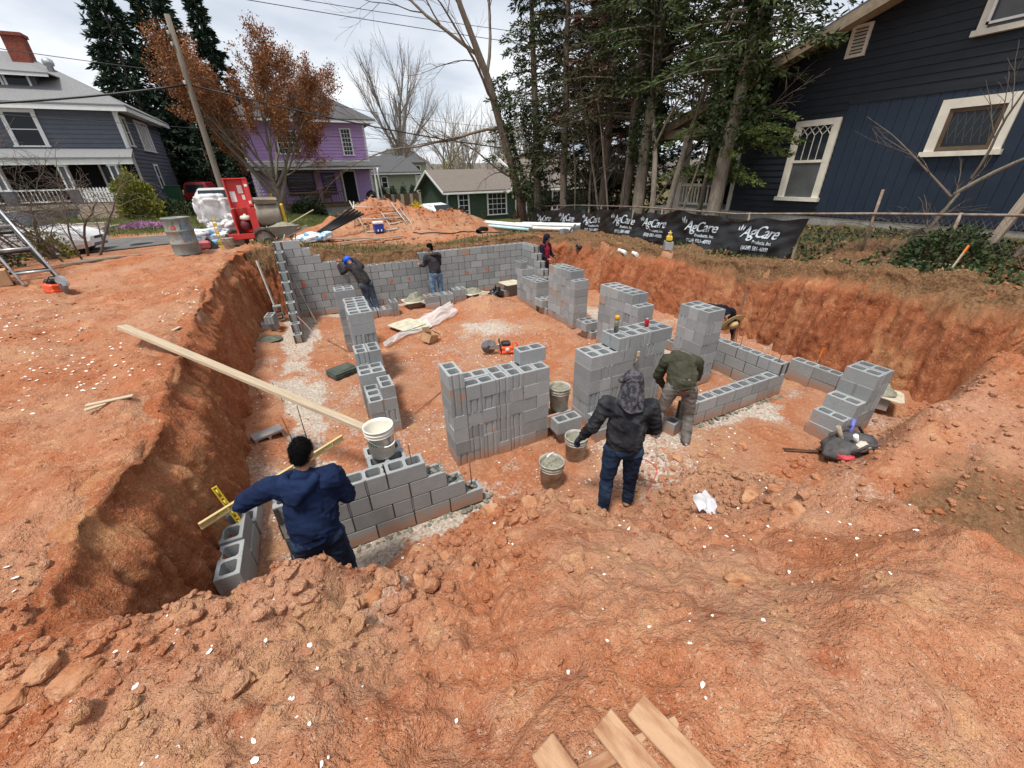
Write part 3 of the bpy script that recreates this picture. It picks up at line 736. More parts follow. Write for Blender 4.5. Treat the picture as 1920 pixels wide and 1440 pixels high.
def lumber(name, label, a, b, w, h, m=None, cat='board', up=(0, 0, 1), group=None):
    """one board built along its own x axis so that the grain follows it"""
    a = Vector(a); b = Vector(b); d = b - a; L = d.length
    bm = MB(); bm.box((L / 2, 0, 0), (L, w, h), bev=.004)
    o = bm.build(name, m or M_WOOD)
    xx = d.normalized(); yy = Vector(up).cross(xx).normalized(); zz = xx.cross(yy)
    o.matrix_world = Matrix(((xx.x, yy.x, zz.x, a.x), (xx.y, yy.y, zz.y, a.y), (xx.z, yy.z, zz.z, a.z), (0, 0, 0, 1)))
    return tag(o, label, cat, group)
lumber('timber_plank', 'long pale timber plank bridging from the left bank to the white bucket', (-3.57, 3.20, 1.83), (-1.02, .78, .86), .12, .045, up=(.15, .1, 1))
lumber('timber_plank', 'weathered board leaning by far wall\'s left corner like a thin dark pole', (-1.75, 8.62, 1.10), (-1.47, 8.05, .02), .035, .035, M_OLDWOOD, cat='pole')

# buckets
def bucket(label, loc, m, rz=0, fill=True, handle_up=False, h=.37, r0=.128, r1=.150, text=None, group=None):
    t = thing('bucket', label, 'bucket', loc, rz, group)
    b = MB(); r = lambda z: r0 + (r1 - r0) * z / h
    b.lathe([(.001, .004), (r0 * .92, .004), (r0, .012), (r(h * .74), h * .74), (r(h * .74) + .008, h * .745), (r(h * .78) + .008, h * .775), (r(h * .78), h * .78), (r(h * .84), h * .84), (r(h * .84) + .009, h * .845), (r(h * .88) + .009, h * .87), (r(h * .88), h * .88),
             (r(h * .96), h * .955), (r1 + .008, h * .96), (r1 + .008, h), (r1 - .004, h), (r(h * .9) - .006, h * .9), (r0 - .006, .02), (.001, .02)], n=28)
    b.build('shell', m, t)
    if fill:
        c = MB(); q = random.Random(label)
        ring = [(.001, h * .80), (.03, h * .83 + .01), (.07, h * .80), (.10, h * .81), (r(h * .78) - .007, h * .78)]
        c.lathe(ring, n=20); c.v = [(x, y, z + q.uniform(-.012, .012)) for x, y, z in c.v]
        c.build('mortar_fill', M_MUD, t)
    hb = MB(); n = 15
    R = r1 + .012
    pts = []
    for i in range(n):
        a = PI * i / (n - 1); pts.append((R * math.cos(a), (-.25 * math.sin(a) * R if not handle_up else 0.02), h * .80 + (.17 * math.sin(a) if handle_up else -.085 * math.sin(a)) * (1 if handle_up else 1.4)))
    if not handle_up: pts = [(p[0], -math.sqrt(max(0, R * R - p[0] ** 2)) - .002, p[2]) for p in pts]
    hb.tube(pts, .003, 6); hd = hb.build('handle', M_STEEL, t)
    g = MB(); k = n // 2; g.tube([pts[k - 2], pts[k - 1], pts[k], pts[k + 1], pts[k + 2]], .0085, 8); g.build('handle_grip', M_WHITEP, hd)
    return t, r
_TX = {}
def text_mesh(body, size, shear=0.0, bold=0.0, spacing=1.0):
    k_ = (body, size, shear, bold, spacing)
    if k_ in _TX: return _TX[k_].copy()
    cu = bpy.data.curves.new('lettering', 'FONT'); cu.body = body; cu.size = size; cu.shear = shear; cu.offset = bold; cu.space_character = spacing
    cu.align_x = 'CENTER'; cu.resolution_u = 3
    o = bpy.data.objects.new('tmp', cu); COL.objects.link(o)
    bpy.context.view_layer.update()
    me = bpy.data.meshes.new_from_object(o.evaluated_get(bpy.context.evaluated_depsgraph_get()))
    bpy.data.objects.remove(o); _TX[k_] = me.copy()
    return me
def lettering(parent, body, size, fn, m, shear=0.0, bold=0.0, spacing=1.0, cut=0.0):
    """flat print: glyph outlines laid on the surface fn(u, v)"""
    me = text_mesh(body, size, shear, bold, spacing)
    if cut:
        bm = bmesh.new(); bm.from_mesh(me); bmesh.ops.triangulate(bm, faces=bm.faces)
        for _ in range(3):
            ed = [e for e in bm.edges if e.calc_length() > cut]
            if not ed: break
            bmesh.ops.subdivide_edges(bm, edges=ed, cuts=1)
        bmesh.ops.triangulate(bm, faces=bm.faces); bm.to_mesh(me); bm.free()
    for v in me.vertices: v.co = fn(v.co.x, v.co.y)
    me.materials.clear(); me.materials.append(m)
    return link('lettering', me, parent)
zt = zat(-1, .5) + 4 * SH + .004
t, rf = bucket('white plastic bucket standing on blocks at the end of the plank', (-.97, .42, zt), M_BUCKETW, .5, fill=False)
M_GREENINK = mat('green_print', (.02, .22, .10), .6); M_GREYINK = mat('grey_print', (.16, .16, .16), .7)
def cyl(a0, zc):
    return lambda u, v: (math.cos(a0 + u / .146) * (rf(zc + v) + .0025), math.sin(a0 + u / .146) * (rf(zc + v) + .0025), zc + v)
lettering(t, 'vit', .085, cyl(rad(-160), .19), M_GREENINK, bold=.002)
def smudges(par, a0, z0, n, w, m):
    b = MB()
    for i in range(n):
        z = z0 - i * .022; ww = w * (1 - .25 * (i % 3)) / .146 / 2
        P = [(math.cos(a0 + s * ww) * (.1475 * (.9 + .14 * zz / .37)), math.sin(a0 + s * ww) * (.1475 * (.9 + .14 * zz / .37)), zz) for s, zz in ((-1, z), (1, z), (1, z + .011), (-1, z + .011))]
        b.add(P, [(0, 1, 2, 3)])
    b.build('faded_print', m, par, fix=False)
smudges(t, rad(-88), .25, 6, .05, M_GREYINK)
t, _ = bucket('dirty grey bucket of mortar in front, its wire handle raised', (.87, -.11, zat(.87, -.1)), M_BUCKETG, .3, handle_up=True)
smudges(t, rad(-95), .20, 4, .09, M_GREYINK)
bucket('dirty grey bucket of mortar at the dark jacket man\'s gloved hand', (1.44, .19, zat(1.44, .2)), M_BUCKETG, 1.4)
bucket('mortar bucket raised on two blocks beside the tall stack', (1.56, .83, zat(1.5, .65) + 2 * SH), M_BUCKETG, 2.2)

# levels
def level_tool(label, a, b, m, w=.026, h=.062, upv=(0, 0, 1), holes=3):
    a = Vector(a); b = Vector(b); d = b - a; L = d.length
    t = thing('spirit_level', label, 'spirit level')
    xx = d.normalized(); yy = Vector(upv).cross(xx).normalized(); zz = xx.cross(yy)
    t.matrix_world = Matrix(((xx.x, yy.x, zz.x, a.x), (xx.y, yy.y, zz.y, a.y), (xx.z, yy.z, zz.z, a.z), (0, 0, 0, 1)))
    bm = MB(); cuts = [L * (i + .5) / holes for i in range(holes)]; x = 0
    bm.bb(0, L, -w / 2, w / 2, h / 2 - .012, h / 2); bm.bb(0, L, -w / 2, w / 2, -h / 2, -h / 2 + .012)
    for c in cuts + [None]:
        x1 = c - .055 if c else L
        bm.bb(x, x1, -w / 2 + .004, w / 2 - .004, -h / 2 + .012, h / 2 - .012)
        x = (c + .055) if c else x1
    bm.build('frame', m, t)
    for c in cuts:
        v = MB(); v.tube([(c - .035, 0, 0), (c + .035, 0, 0)], .009, 8); v.build('vial', mat('level_vial', (.55, .62, .12), .15), t)
    return t
level_tool('long wooden spirit level held by the man in blue hoodie', (-2.48, -.20, 1.02), (-1.33, .56, 1.02), mat('varnished_level_wood', (.52, .37, .16), .4, col2=(.66, .52, .27), scale=3, stretch=(1, 14, 14)), holes=4)
level_tool('yellow and black spirit level leaning in the left trench', (-2.40, .36, .42), (-2.50, .44, .92), M_YELLOW, upv=(1, .3, 0), holes=4, h=.045)
level_tool('long pale metal spirit level standing on a block, far left corner', (-2.36, 8.72, .42), (-2.47, 8.92, 1.62), mat('aluminium_level', (.60, .57, .50), .5, var=.15, scale=8), upv=(.3, 1, 0), w=.03, h=.08, holes=4)

# rebar rods standing in the block cores
def rods(name, label, segs, r=.0065, cat='rebar', group=None):
    b = MB()
    for pts in segs: b.tube(pts, r, 6)
    return tag(b.build(name, M_REBAR), label, cat, group)
for lab, x, y, z1, lx in (('rebar rod standing in the last block of the front wall', -.10, .10, .56, .0), ('rebar rod by the white bucket in the front wall', -.72, .10, 1.02, -.02), ('rebar rod at the front wall\'s left block', -1.62, .10, 1.02, -.02), ('rebar rod behind the blue hoodie man\'s head', -1.93, 1.75, .78, -.06),
                          ('taller rebar rod right of the blue hoodie man\'s head', -1.84, 2.12, .72, .01), ('rebar rod at the corner of right low wall', 5.40, .10, 1.05, .05), ('rebar rod midway on right low wall', 5.40, .80, 1.02, .0)):
    rods('rebar_rod', lab, [[(x, y, .05), (x + lx, y + .01, z1)]])
rng_ = random.Random(5)
for i in range(6):
    a = rng_.uniform(-.06, .06)
    rods('rebar_rod', '%s thin rusty rod, of those leaning beside the straw hat' % ORD[i + 1], [[(5.62 + a, 1.12 + rng_.uniform(-.1, .1), .02), (6.1 + a * .8, 1.42 + a, 1.35 + rng_.uniform(-.12, .1))]], .007, 'rod', 'rods leaning behind the straw hat')
rods('rebar_rod', 'rebar rod lying on the pit floor left of middle stack', [[(-.25, 2.35, zat(-.25, 2.35) + .02), (.42, 2.9, zat(.42, 2.9) + .02)]], .006)
rods('rebar_rod', 'rod lying across the floor by the stepped row\'s far end', [[(-1.3, 6.6, .03), (-.95, 5.6, .04)]], .006)
for i, (a, b) in enumerate((((-2.62, 8.3, .02), (-2.95, 8.9, 1.2)), ((-2.55, 8.6, .02), (-3.0, 9.1, 1.0)), ((-2.5, 3.9, .02), (-2.58, 4.0, .42)), ((-2.2, 3.75, .02), (-2.28, 3.85, .40)))):
    rods('thin_stake', ('thin stake leaning on the far left clay corner, nearer', 'thin stake leaning on the far left clay corner, farther', 'short thin stake in the left trench floor, nearer the bank', 'short thin stake in the left trench floor, nearer the footing')[i], [[a, b]], .006, 'stake', 'thin stakes in the left trench' if i > 1 else 'thin stakes in the far left corner')

# cut-off saws
def saw(label, loc, rz, lean=0.0):
    t = thing('cutoff_saw', label, 'saw', loc, rz)
    def cyly(b, c, r, w, n=28): b.lathe([(.001, -w / 2), (r, -w / 2), (r, w / 2), (.001, w / 2)], c, n, Matrix.Rotation(PI / 2, 4, 'X'))
    b = MB(); cyly(b, (-.27, 0, .165), .155, .008); b.build('blade', mat('worn_blade', (.19, .185, .18), .6, var=.3, scale=12, metal=.5), t)
    g = MB()
    for i in range(15):
        a0, a1 = rad(20 + i * 10.5), rad(20 + (i + 1) * 10.5)
        P = []
        for a in (a0, a1):
            for r in (.04, .175):
                for y in (-.03, .03): P.append((-.27 + math.cos(a) * r, y, .165 + math.sin(a) * r))
        g.add(P, [(2, 3, 7, 6), (0, 2, 6, 4), (1, 5, 7, 3), (0, 4, 5, 1), (0, 1, 3, 2), (4, 6, 7, 5)])
    g.build('blade_guard', mat('guard_grey', (.25, .26, .28), .5, var=.2, scale=10), t)
    a = MB(); a.prism([(-.27, .13), (-.02, .10), (.02, .22), (-.24, .20)], -.055, -.035, 'y'); a.build('drive_arm', M_STEEL, t)
    h = MB(); h.box((.12, 0, .10), (.30, .20, .15), bev=.035); h.box((.12, -.01, .04), (.34, .22, .06), bev=.015); h.build('engine_casing', M_ORANGE, t)
    c = MB(); c.box((.10, 0, .215), (.20, .17, .09), bev=.03); c.build('air_filter_cover', M_BLACK, t)
    hd = MB(); hd.tube([(.24, .03, .20), (.32, .03, .20), (.36, .03, .15), (.34, .03, .07), (.26, .03, .06)], .016, 8); hd.build('rear_handle', M_ORANGE, t)
    f = MB(); f.tube([(-.02, -.12, .06), (-.04, -.13, .22), (-.04, -.06, .31), (-.04, .06, .31), (-.03, .12, .20)], .013, 8); f.build('front_handle', M_BLACK, t)
    s = MB(); cyly(s, (.12, -.115, .10), .05, .02, 16); s.build('starter_cover', mat('pale_decal', (.75, .6, .55), .5), t)
    t.rotation_euler = (lean, 0, rz)
    return t
saw('orange cut-off saw with grey disc on the dusty pit floor', (2.06, 3.93, zat(2.05, 3.9)), -.28)
saw('orange cut-off saw lying on the left bank of red clay', (-5.62, 7.1, zat(-5.6, 7.1)), 2.3, .1)
# hard case, cardboard, boards, plastic
t = thing('tool_case', 'dark green hard tool case on the floor beside the stepped row', 'tool case', (-1.15, 4.48, zat(-1.15, 4.45)), .42)
b = MB(); b.box((0, 0, .06), (.50, .40, .10), bev=.02); b.build('lower_shell', mat('dark_green_plastic', (.035, .06, .052), .5, col2=(.10, .10, .08), scale=5), t)
b = MB(); b.box((0, 0, .125), (.49, .39, .03), bev=.014); b.box((0, 0, .142), (.36, .26, .008)); b.build('lid', MATS['dark_green_plastic'], t)
b = MB(); b.box((0, -.205, .08), (.16, .02, .03), bev=.006); b.build('handle', M_BLACK, t)
t = thing('cardboard_box', 'small open cardboard box lying tipped beside the plastic sheet', 'box', (.83, 5.32, zat(.83, 5.3) + .02), .7)
b = MB()
for c, d in (((0, .11, .10), (.30, .006, .20)), ((0, -.11, .10), (.30, .006, .20)), ((.15, 0, .10), (.006, .22, .20)), ((-.15, 0, .10), (.006, .22, .20)), ((0, 0, .004), (.30, .22, .006))): b.box(c, d)
b.build('carton', M_CARD, t)
b = MB(); b.box((0, .16, .235), (.29, .005, .11), M=Matrix.Rotation(-.6, 4, 'X')); b.box((.18, 0, .22), (.10, .21, .005), M=Matrix.Rotation(.5, 4, 'Y')); b.build('flap', M_CARD, t)
t.rotation_euler = (.25, .3, .7)
M_PLY = mat('plywood_mortar_board', (.62, .56, .42), .85, col2=(.42, .40, .31), scale=6, bump=.3, bscale=20)
def board(label, loc, sx, sy, rz, tilt=0.0, th=.014):
    t = MB(); pl = [(-sx / 2 + .05, -sy / 2), (sx / 2 - .05, -sy / 2), (sx / 2, -sy / 2 + .05), (sx / 2, sy / 2 - .05), (sx / 2 - .05, sy / 2), (-sx / 2 + .05, sy / 2), (-sx / 2, sy / 2 - .05), (-sx / 2, -sy / 2 + .05)]
    t.prism(pl, 0, th); o = t.build('mortar_board', M_PLY, None, loc); o.rotation_euler = (tilt, tilt * .4, rz)
    return tag(o, label, 'mortar board')
z0 = zat(.6, 6.5)
board('topmost square mortar board lying on the plastic sheet', (.60, 6.50, z0 + .09), .72, .70, .45, .02)
board('middle mortar board showing from under the topmost one', (.74, 6.47, z0 + .062), .72, .70, .2, .02)
board('bottom mortar board of the three on the plastic sheet', (.84, 6.52, z0 + .035), .70, .70, -.05, .02)
def heap(name, label, c, rx, ry, h, m, seed, cat='mortar', n=26, parent=None, kind=None):
    V = []; rings = 9; F = []
    q = np.random.default_rng(seed)
    for i in range(rings):
        f = i / (rings - 1)
        for k in range(n):
            a = 2 * PI * k / n; rr = f * (1 + .35 * float(vnoise(np.array(math.cos(a) * 1.6 + 3), np.array(math.sin(a) * 1.6 + seed), 1)))
            zz = h * (1 - f ** 1.6) * (1 + .9 * float(vnoise(np.array(math.cos(a) * f * 3 + 7), np.array(math.sin(a) * f * 3 + seed), 2))) + h * .12 * q.uniform(-1, 1) * (f < .97)
            V.append((c[0] + rr * rx * math.cos(a), c[1] + rr * ry * math.sin(a), c[2] + max(0, zz)))
    for i in range(rings - 1):
        for k in range(n): F.append((i * n + k, i * n + (k + 1) % n, (i + 1) * n + (k + 1) % n, (i + 1) * n + k))
    b = MB(); b.add(V, F, True); o = b.build(name, m, parent)
    return tag(o, label, cat) if parent is None else o
def mortar_station(label, x, y, rz, mud, nblk=1, seed=1, rx=.30):
    z0 = zat(x, y)
    for i in range(nblk): tag(link('concrete_block', BLK['plain', 2], None, (x, y + .01 * i, z0 + i * SH), rz), ('upper ' if i else 'lower ' if nblk > 1 else '') + 'grey block under the %s' % label, 'concrete block')
    board(label, (x, y, z0 + nblk * SH + .002), .62, .60, rz)
    if mud: heap('mortar_heap', 'heap of grey mortar on the %s' % label, (x, y, z0 + nblk * SH + .017), rx, .24, mud, M_MUD, seed)
mortar_station('mortar board left of the blue jeans man', 1.22, 8.22, .1, .20, 1, 1, .34)
mortar_station('mortar board right of the blue jeans man', 3.05, 8.22, .3, .13, 1, 4, .32)
mortar_station('bare pale mortar board near the far right corner', 4.32, 8.05, .1, 0, 2)
b = MB()
heap('mortar_tarp', 'dark green mortar covered board on the far left trench floor', (-2.60, 7.25, zat(-2.6, 7.25) + .005), .34, .30, .05, mat('greenish_tarp', (.11, .115, .085), .7, var=.35, scale=8, bump=.5, bscale=20), 9, 'tarp')
board('bare mortar board on the heap behind the stepped right stack', (6.35, -1.05, zat(6.3, -1.05) + .30), .5, .5, .4, .1)
heap('mortar_heap', 'lump of mortar on the board behind stepped right stack', (6.33, -1.02, zat(6.3, -1.05) + .33), .22, .2, .12, M_MUD, 12)
tag(link('concrete_block', BLK['plain', 0], None, (6.35, -1.05, zat(6.3, -1.05) + .1), .4), 'grey block under the mortar board behind stepped right stack', 'concrete block')

def sheet_mesh(name, fn, nu, nv, m, parent=None):
    V = [fn(i / (nu - 1), j / (nv - 1)) for j in range(nv) for i in range(nu)]
    F = [(j * nu + i, j * nu + i + 1, (j + 1) * nu + i + 1, (j + 1) * nu + i) for j in range(nv - 1) for i in range(nu - 1)]
    b = MB(); b.add(V, F, True); return b.build(name, m, parent, fix=False)
M_FILM = bpy.data.materials.new('clear_plastic_film'); M_FILM.use_nodes = True
_t = M_FILM.node_tree; _b = _t.nodes['Principled BSDF']; _b.inputs['Base Color'].default_value = (.86, .86, .86, 1); _b.inputs['Roughness'].default_value = .3; _b.inputs['Alpha'].default_value = .42
def nz1(a, b, s): return float(vnoise(np.array(a), np.array(b), s))
_fx, _fy = np.meshgrid(-.5 + .1 * np.arange(30), 5 + .1 * np.arange(40)); FZI = zfun(_fx.ravel(), _fy.ravel(), False).reshape(40, 30)
def film(u, v):
    w = .12 + .75 * sstep(np.array((u - .2) / .5)) * (1 - .25 * u)
    x = -.15 + 2.25 * u + .10 * nz1(u * 4, v * 3, 1); y = 5.45 + 2.0 * u - .75 * u * u * .3 + (v - .5) * 1.25 * float(w) + .06 * nz1(u * 7, v * 6, 2)
    cr_ = abs(nz1(u * 5 + 3, v * 9, 3)) * .22 + abs(nz1(u * 13, v * 17, 4)) * .12
    z = float(FZI[int(min(39, max(0, (y - 5) / .1))), int(min(29, max(0, (x + .5) / .1)))]) + .02 + cr_ + .20 * math.exp(-((u - .78) / .13) ** 2 - ((v - .55) / .25) ** 2)
    return (x, y, z)
tag(sheet_mesh('plastic_sheet', film, 46, 34, M_FILM), 'crumpled clear plastic sheet spread by the mortar boards', 'plastic sheet')

# bags
def blob_mesh(name, c, r, m, seed, amp=.25, sub=3, flat=.0, parent=None, freq=2.2, smooth=True, sq=0.0):
    bm = bmesh.new(); bmesh.ops.create_icosphere(bm, subdivisions=sub, radius=1)
    for v in bm.verts:
        p = v.co; k = 1 + amp * (nz1(p.x * freq + seed, p.y * freq + p.z * 1.7, 1) + nz1(p.z * freq * 1.3 + seed, p.x * freq - p.y, 2)) + amp * .5 * nz1(p.x * freq * 2.6 + p.z * 3, p.y * freq * 2.6 + seed, 3)
        if sq: p = Vector([math.copysign(abs(a) ** (1 - sq), a) for a in p])
        q = p * k; v.co = (q.x * r[0], q.y * r[1], max(q.z, -flat if flat else -9) * r[2])
    me = bpy.data.meshes.new(name); bm.to_mesh(me); bm.free()
    me.polygons.foreach_set('use_smooth', [smooth] * len(me.polygons)); me.materials.append(m)
    return link(name, me, parent, c)
M_BAG = mat('black_rubbish_film', (.02, .02, .023), .28, var=.3, scale=9, bump=.5, bscale=14)
t = thing('rubbish_bag', 'torn black rubbish bag on the dirt near the far right corner', 'bag', (3.72, 7.95, zat(3.7, 7.95)))
blob_mesh('bag_body', (0, 0, .11), (.25, .2, .17), M_BAG, 4, .5, 4, .6, t)
b = MB(); b.add([(-.12, -.1, .2), (-.02, -.12, .44), (.03, -.05, .22), (.12, -.08, .36), (.2, 0, .16), (.02, .08, .25)], [(0, 1, 2), (2, 3, 4), (2, 4, 5), (0, 2, 5)]); b.build('torn_flap', M_BAG, t, fix=False)
t = thing('tool_bag', 'black and red canvas tool bag crammed with tools on the floor', 'tool bag', (4.62, -1.52, zat(4.6, -1.5)), -.2); t.scale = (1.22,) * 3
M_CANVAS = mat('dusty_black_canvas', (.045, .045, .05), .85, col2=(.11, .10, .095), scale=8, bump=.3, bscale=40)
blob_mesh('bag_body', (0, 0, .12), (.30, .20, .17), M_CANVAS, 8, .22, 4, .7, t)
for i, (x, y, w) in enumerate(((-.22, -.10, .09), (.22, -.12, .08), (.10, .08, .1))): blob_mesh('red_pocket', (x, y, .15), (w, .085, .05), mat('red_canvas', (.52, .06, .08), .8, var=.25, scale=9), i + 3, .3, 3, 0, t)
b = MB(); b.tube([(-.2, -.14, .2), (-.12, -.2, .33), (.02, -.21, .30), (.10, -.19, .16)], .016, 8); b.tube([(-.22, .08, .22), (-.05, .1, .36), (.14, .1, .33), (.22, .05, .2)], .016, 8); b.build('strap', M_CANVAS, t)
for i, (a, c, m) in enumerate((((-.12, .02, .2), (-.2, .08, .40), M_OLDWOOD), ((.0, .06, .22), (.06, .12, .42), mat('blue_tool_grip', (.12, .14, .42), .5)), ((-.02, -.04, .22), (-.12, -.06, .36), M_WHITEP))):
    b = MB(); b.tube([a, c], .022, 8); b.build('tool_handle', m, t)
blob_mesh('work_glove', (-.05, -.12, .24), (.09, .06, .05), mat('pale_glove', (.55, .50, .42), .9), 5, .4, 3, 0, t)
rods('steel_bar', 'dark steel bars lying on the dirt left of the tool bag', [[(4.05, -1.02, zat(4.05, -1.02) + .02), (4.45, -1.32, zat(4.45, -1.3) + .04)], [(4.02, -1.06, zat(4.05, -1.02) + .02), (4.40, -1.30, zat(4.4, -1.3) + .03)]], .012, 'bar')
# cans and brush on stack B
zt = zat(2.6, .9) + 7 * SH
t = thing('spray_can', 'spray paint can with orange cap on the middle block stack', 'spray can', (2.60, .96, zt + .002))
b = MB(); b.lathe([(.001, 0), (.033, 0), (.033, .165), (.026, .180), (.001, .180)], n=16); b.build('can_body', mat('spray_can_label', (.36, .33, .22), .45, col2=(.10, .10, .09), scale=30), t)
b = MB(); b.lathe([(.024, .178), (.034, .182), (.034, .232), (.028, .240), (.001, .240)], n=16); b.build('cap', mat('orange_cap', (.80, .33, .02), .4), t)
t = thing('soda_can', 'red soft drink can on the middle block stack', 'can', (3.13, .90, zt + .002))
b = MB(); b.lathe([(.001, 0), (.026, 0), (.033, .010), (.033, .105), (.027, .120)], n=16); b.build('can_body', mat('red_can_print', (.55, .02, .03), .3, col2=(.75, .62, .60), scale=22, metal=.3, lo=.62, hi=.70), t)
b = MB(); b.lathe([(.027, .119), (.025, .116), (.001, .116)], n=16); b.build('can_lid', M_STEEL, t)
t = thing('mason_brush', 'old wooden handled brush wedged in the stack above the cap', 'brush', (2.78, .66, zat(2.6, .9) + 4.55 * SH))
b = MB(); b.tube([(0, .03, .0), (.005, -.01, .07), (.0, -.02, .17)], [.012, .02, .012], 8); b.build('handle', M_OLDWOOD, t)
b = MB(); b.box((0, -.03, .20), (.05, .03, .09), bev=.012); b.build('head', mat('brush_bristle', (.5, .36, .2), .9, var=.3, scale=30), t)

# litter, hose, cords
zsack = zat(1.6, -1.7)
def crumple(u, v):
    return (1.60 + .20 * (u - .5) * 1.0 + .05 * nz1(u * 4, v * 4, 1), -1.70 + .25 * (v - .5) + .05 * nz1(v * 5, u * 3, 2), zsack + .06 + .09 * nz1(u * 5, v * 5, 3) + .10 * (v - .4))
tag(sheet_mesh('paper_sack', crumple, 16, 16, mat('crumpled_sack', (.52, .52, .54), .6, col2=(.42, .36, .46), scale=9, lo=.55, hi=.66)), 'crumpled white and purple paper sack on the clay slope', 'paper sack')
def cord(label, pts, r, m, cat='cord'):
    P = []
    for i in range(len(pts) - 1):
        for k in range(6):
            f = k / 6; p0 = pts[max(i - 1, 0)]; p1 = pts[i]; p2 = pts[i + 1]; p3 = pts[min(i + 2, len(pts) - 1)]
            q = [.5 * (2 * p1[j] + (p2[j] - p0[j]) * f + (2 * p0[j] - 5 * p1[j] + 4 * p2[j] - p3[j]) * f * f + (3 * p1[j] - p0[j] - 3 * p2[j] + p3[j]) * f ** 3) for j in range(len(p1))]
            P.append((q[0], q[1], q[2] if len(q) > 2 else zat(q[0], q[1]) + r + .008))
    b = MB(); b.tube(P, r, 6); return tag(b.build('cord', m), label, cat)
cord('thin red cord curling over the floor beside dark jacket man', [(2.0, -.25), (2.2, -.32), (2.2, -.55), (1.95, -.72), (1.75, -.85), (1.62, -1.15)], .006, mat('red_cord', (.6, .08, .06), .6))
cord('thin dark cord running from the olive hoodie man\'s foot', [(2.72, .1), (2.62, -.12), (2.45, -.28), (2.4, -.5), (2.2, -.75), (2.05, -.92)], .006, M_OLDWOOD)
cord('pink cord dangling down the stepped wall end, far left', [(-1.9, 7.25, .62), (-1.75, 7.1, .45), (-1.62, 6.95, .25), (-1.5, 6.8, .05)], .006, mat('pink_cord', (.75, .35, .32), .6))

# pallet at the photographer's feet
zp = 1.72
t = thing('pallet', 'weathered wooden pallet corner in the foreground clay', 'pallet', (-.62, -3.0, zp), rad(-66))
def pboard(name, c, d, par, q):
    b = MB(); b.box((0, 0, 0), d, bev=.004); o = b.build(name, M_PALLET, par, c); o.rotation_euler = (0, 0, q); return o
ax = Vector((-.45, .04))
for i, (x0, y0, x1, y1) in enumerate(((-.512, -2.887, -.40, -3.35), (-.648, -2.868, -.545, -3.35), (-.87, -2.835, -.76, -3.30))):
    a = Vector((x0, y0)); c = Vector((x1, y1)); m_ = (a + c) / 2; d = c - a
    o = pboard('slat', (0, 0, 0), (d.length, .098, .018), None, 0)
    o.parent = t; o.matrix_parent_inverse = Matrix.Identity(4)
    L = t.matrix_basis.inverted() @ Matrix.Translation((m_.x, m_.y, zp + .03 + .002 * i)) @ Matrix.Rotation(math.atan2(d.y, d.x), 4, 'Z')
    o.matrix_basis = L
for k, off in enumerate((.06, .36)):
    a = Vector((-.42 + off * .24, -2.93 - off)); c = Vector((-1.05 + off * .24, -2.86 - off)); m_ = (a + c) / 2; d = c - a
    o = pboard('stringer', (0, 0, 0), (d.length, .04, .085), None, 0); o.parent = t; o.matrix_parent_inverse = Matrix.Identity(4)
    o.matrix_basis = t.matrix_basis.inverted() @ Matrix.Translation((m_.x, m_.y, zp - .022)) @ Matrix.Rotation(math.atan2(d.y, d.x), 4, 'Z')
for i, (x, y, L, a) in enumerate(((-2.98, -1.28, .22, .3), (-2.96, -1.36, .26, .15))):
    zz = zat(x, y) + .03
    lumber('board_offcut', ('split wood offcut at the lower left pit lip, upper of two', 'split wood offcut at the lower left pit lip, lower of two')[i], (x - L / 2, y - a * .1, zz), (x + L / 2, y + a * .1, zz), .07, .03, M_PALLET, 'offcut')
for i, (x, y, L, a) in enumerate(((-3.18, 1.18, .34, .1), (-3.30, 1.30, .25, .5), (-3.12, 4.35, .42, 1.9), (-3.2, 3.6, .3, 1.2))):
    zz = zat(x, y) + .012; d = Vector((math.cos(a), math.sin(a))) * L / 2
    lumber('wood_splinter', ('longer wood splinter at the left pit rim before the plank', 'shorter wood splinter at the left pit rim before the plank', 'wood splinter on the left rim far beyond the plank', 'wood splinter on the left rim just beyond the plank')[i], (x - d.x, y - d.y, zz), (x + d.x, y + d.y, zz), .05, .015, M_WOOD, 'splinter')

# laser level on a block on the right bank
zb = zat(7.45, 4.78)
tag(link('concrete_block', BLK['plain', 1], None, (7.45, 4.78, zb), .9), 'grey block on the right bank carrying the yellow laser level', 'concrete block')
t = thing('laser_level', 'yellow rotary laser level standing on a block, right bank', 'laser level', (7.45, 4.78, zb + SH), .9)
b = MB(); b.box((0, 0, .075), (.17, .15, .13), bev=.025); b.build('housing', M_YELLOW, t)
b = MB(); b.box((0, 0, .008), (.18, .16, .016), bev=.005); b.box((0, -.078, .07), (.10, .006, .06)); b.build('base_panel', M_BLACK, t)
b = MB(); b.lathe([(.05, .14), (.045, .20), (.055, .205), (.05, .225), (.001, .228)], n=16); b.build('rotor_head', mat('pale_grey_plastic', (.55, .55, .52), .4), t)
b = MB(); b.tube([(-.075, 0, .12), (-.075, 0, .22), (-.05, 0, .255), (.05, 0, .255), (.075, 0, .22), (.075, 0, .12)], .012, 8); b.build('carry_handle', M_YELLOW, t)
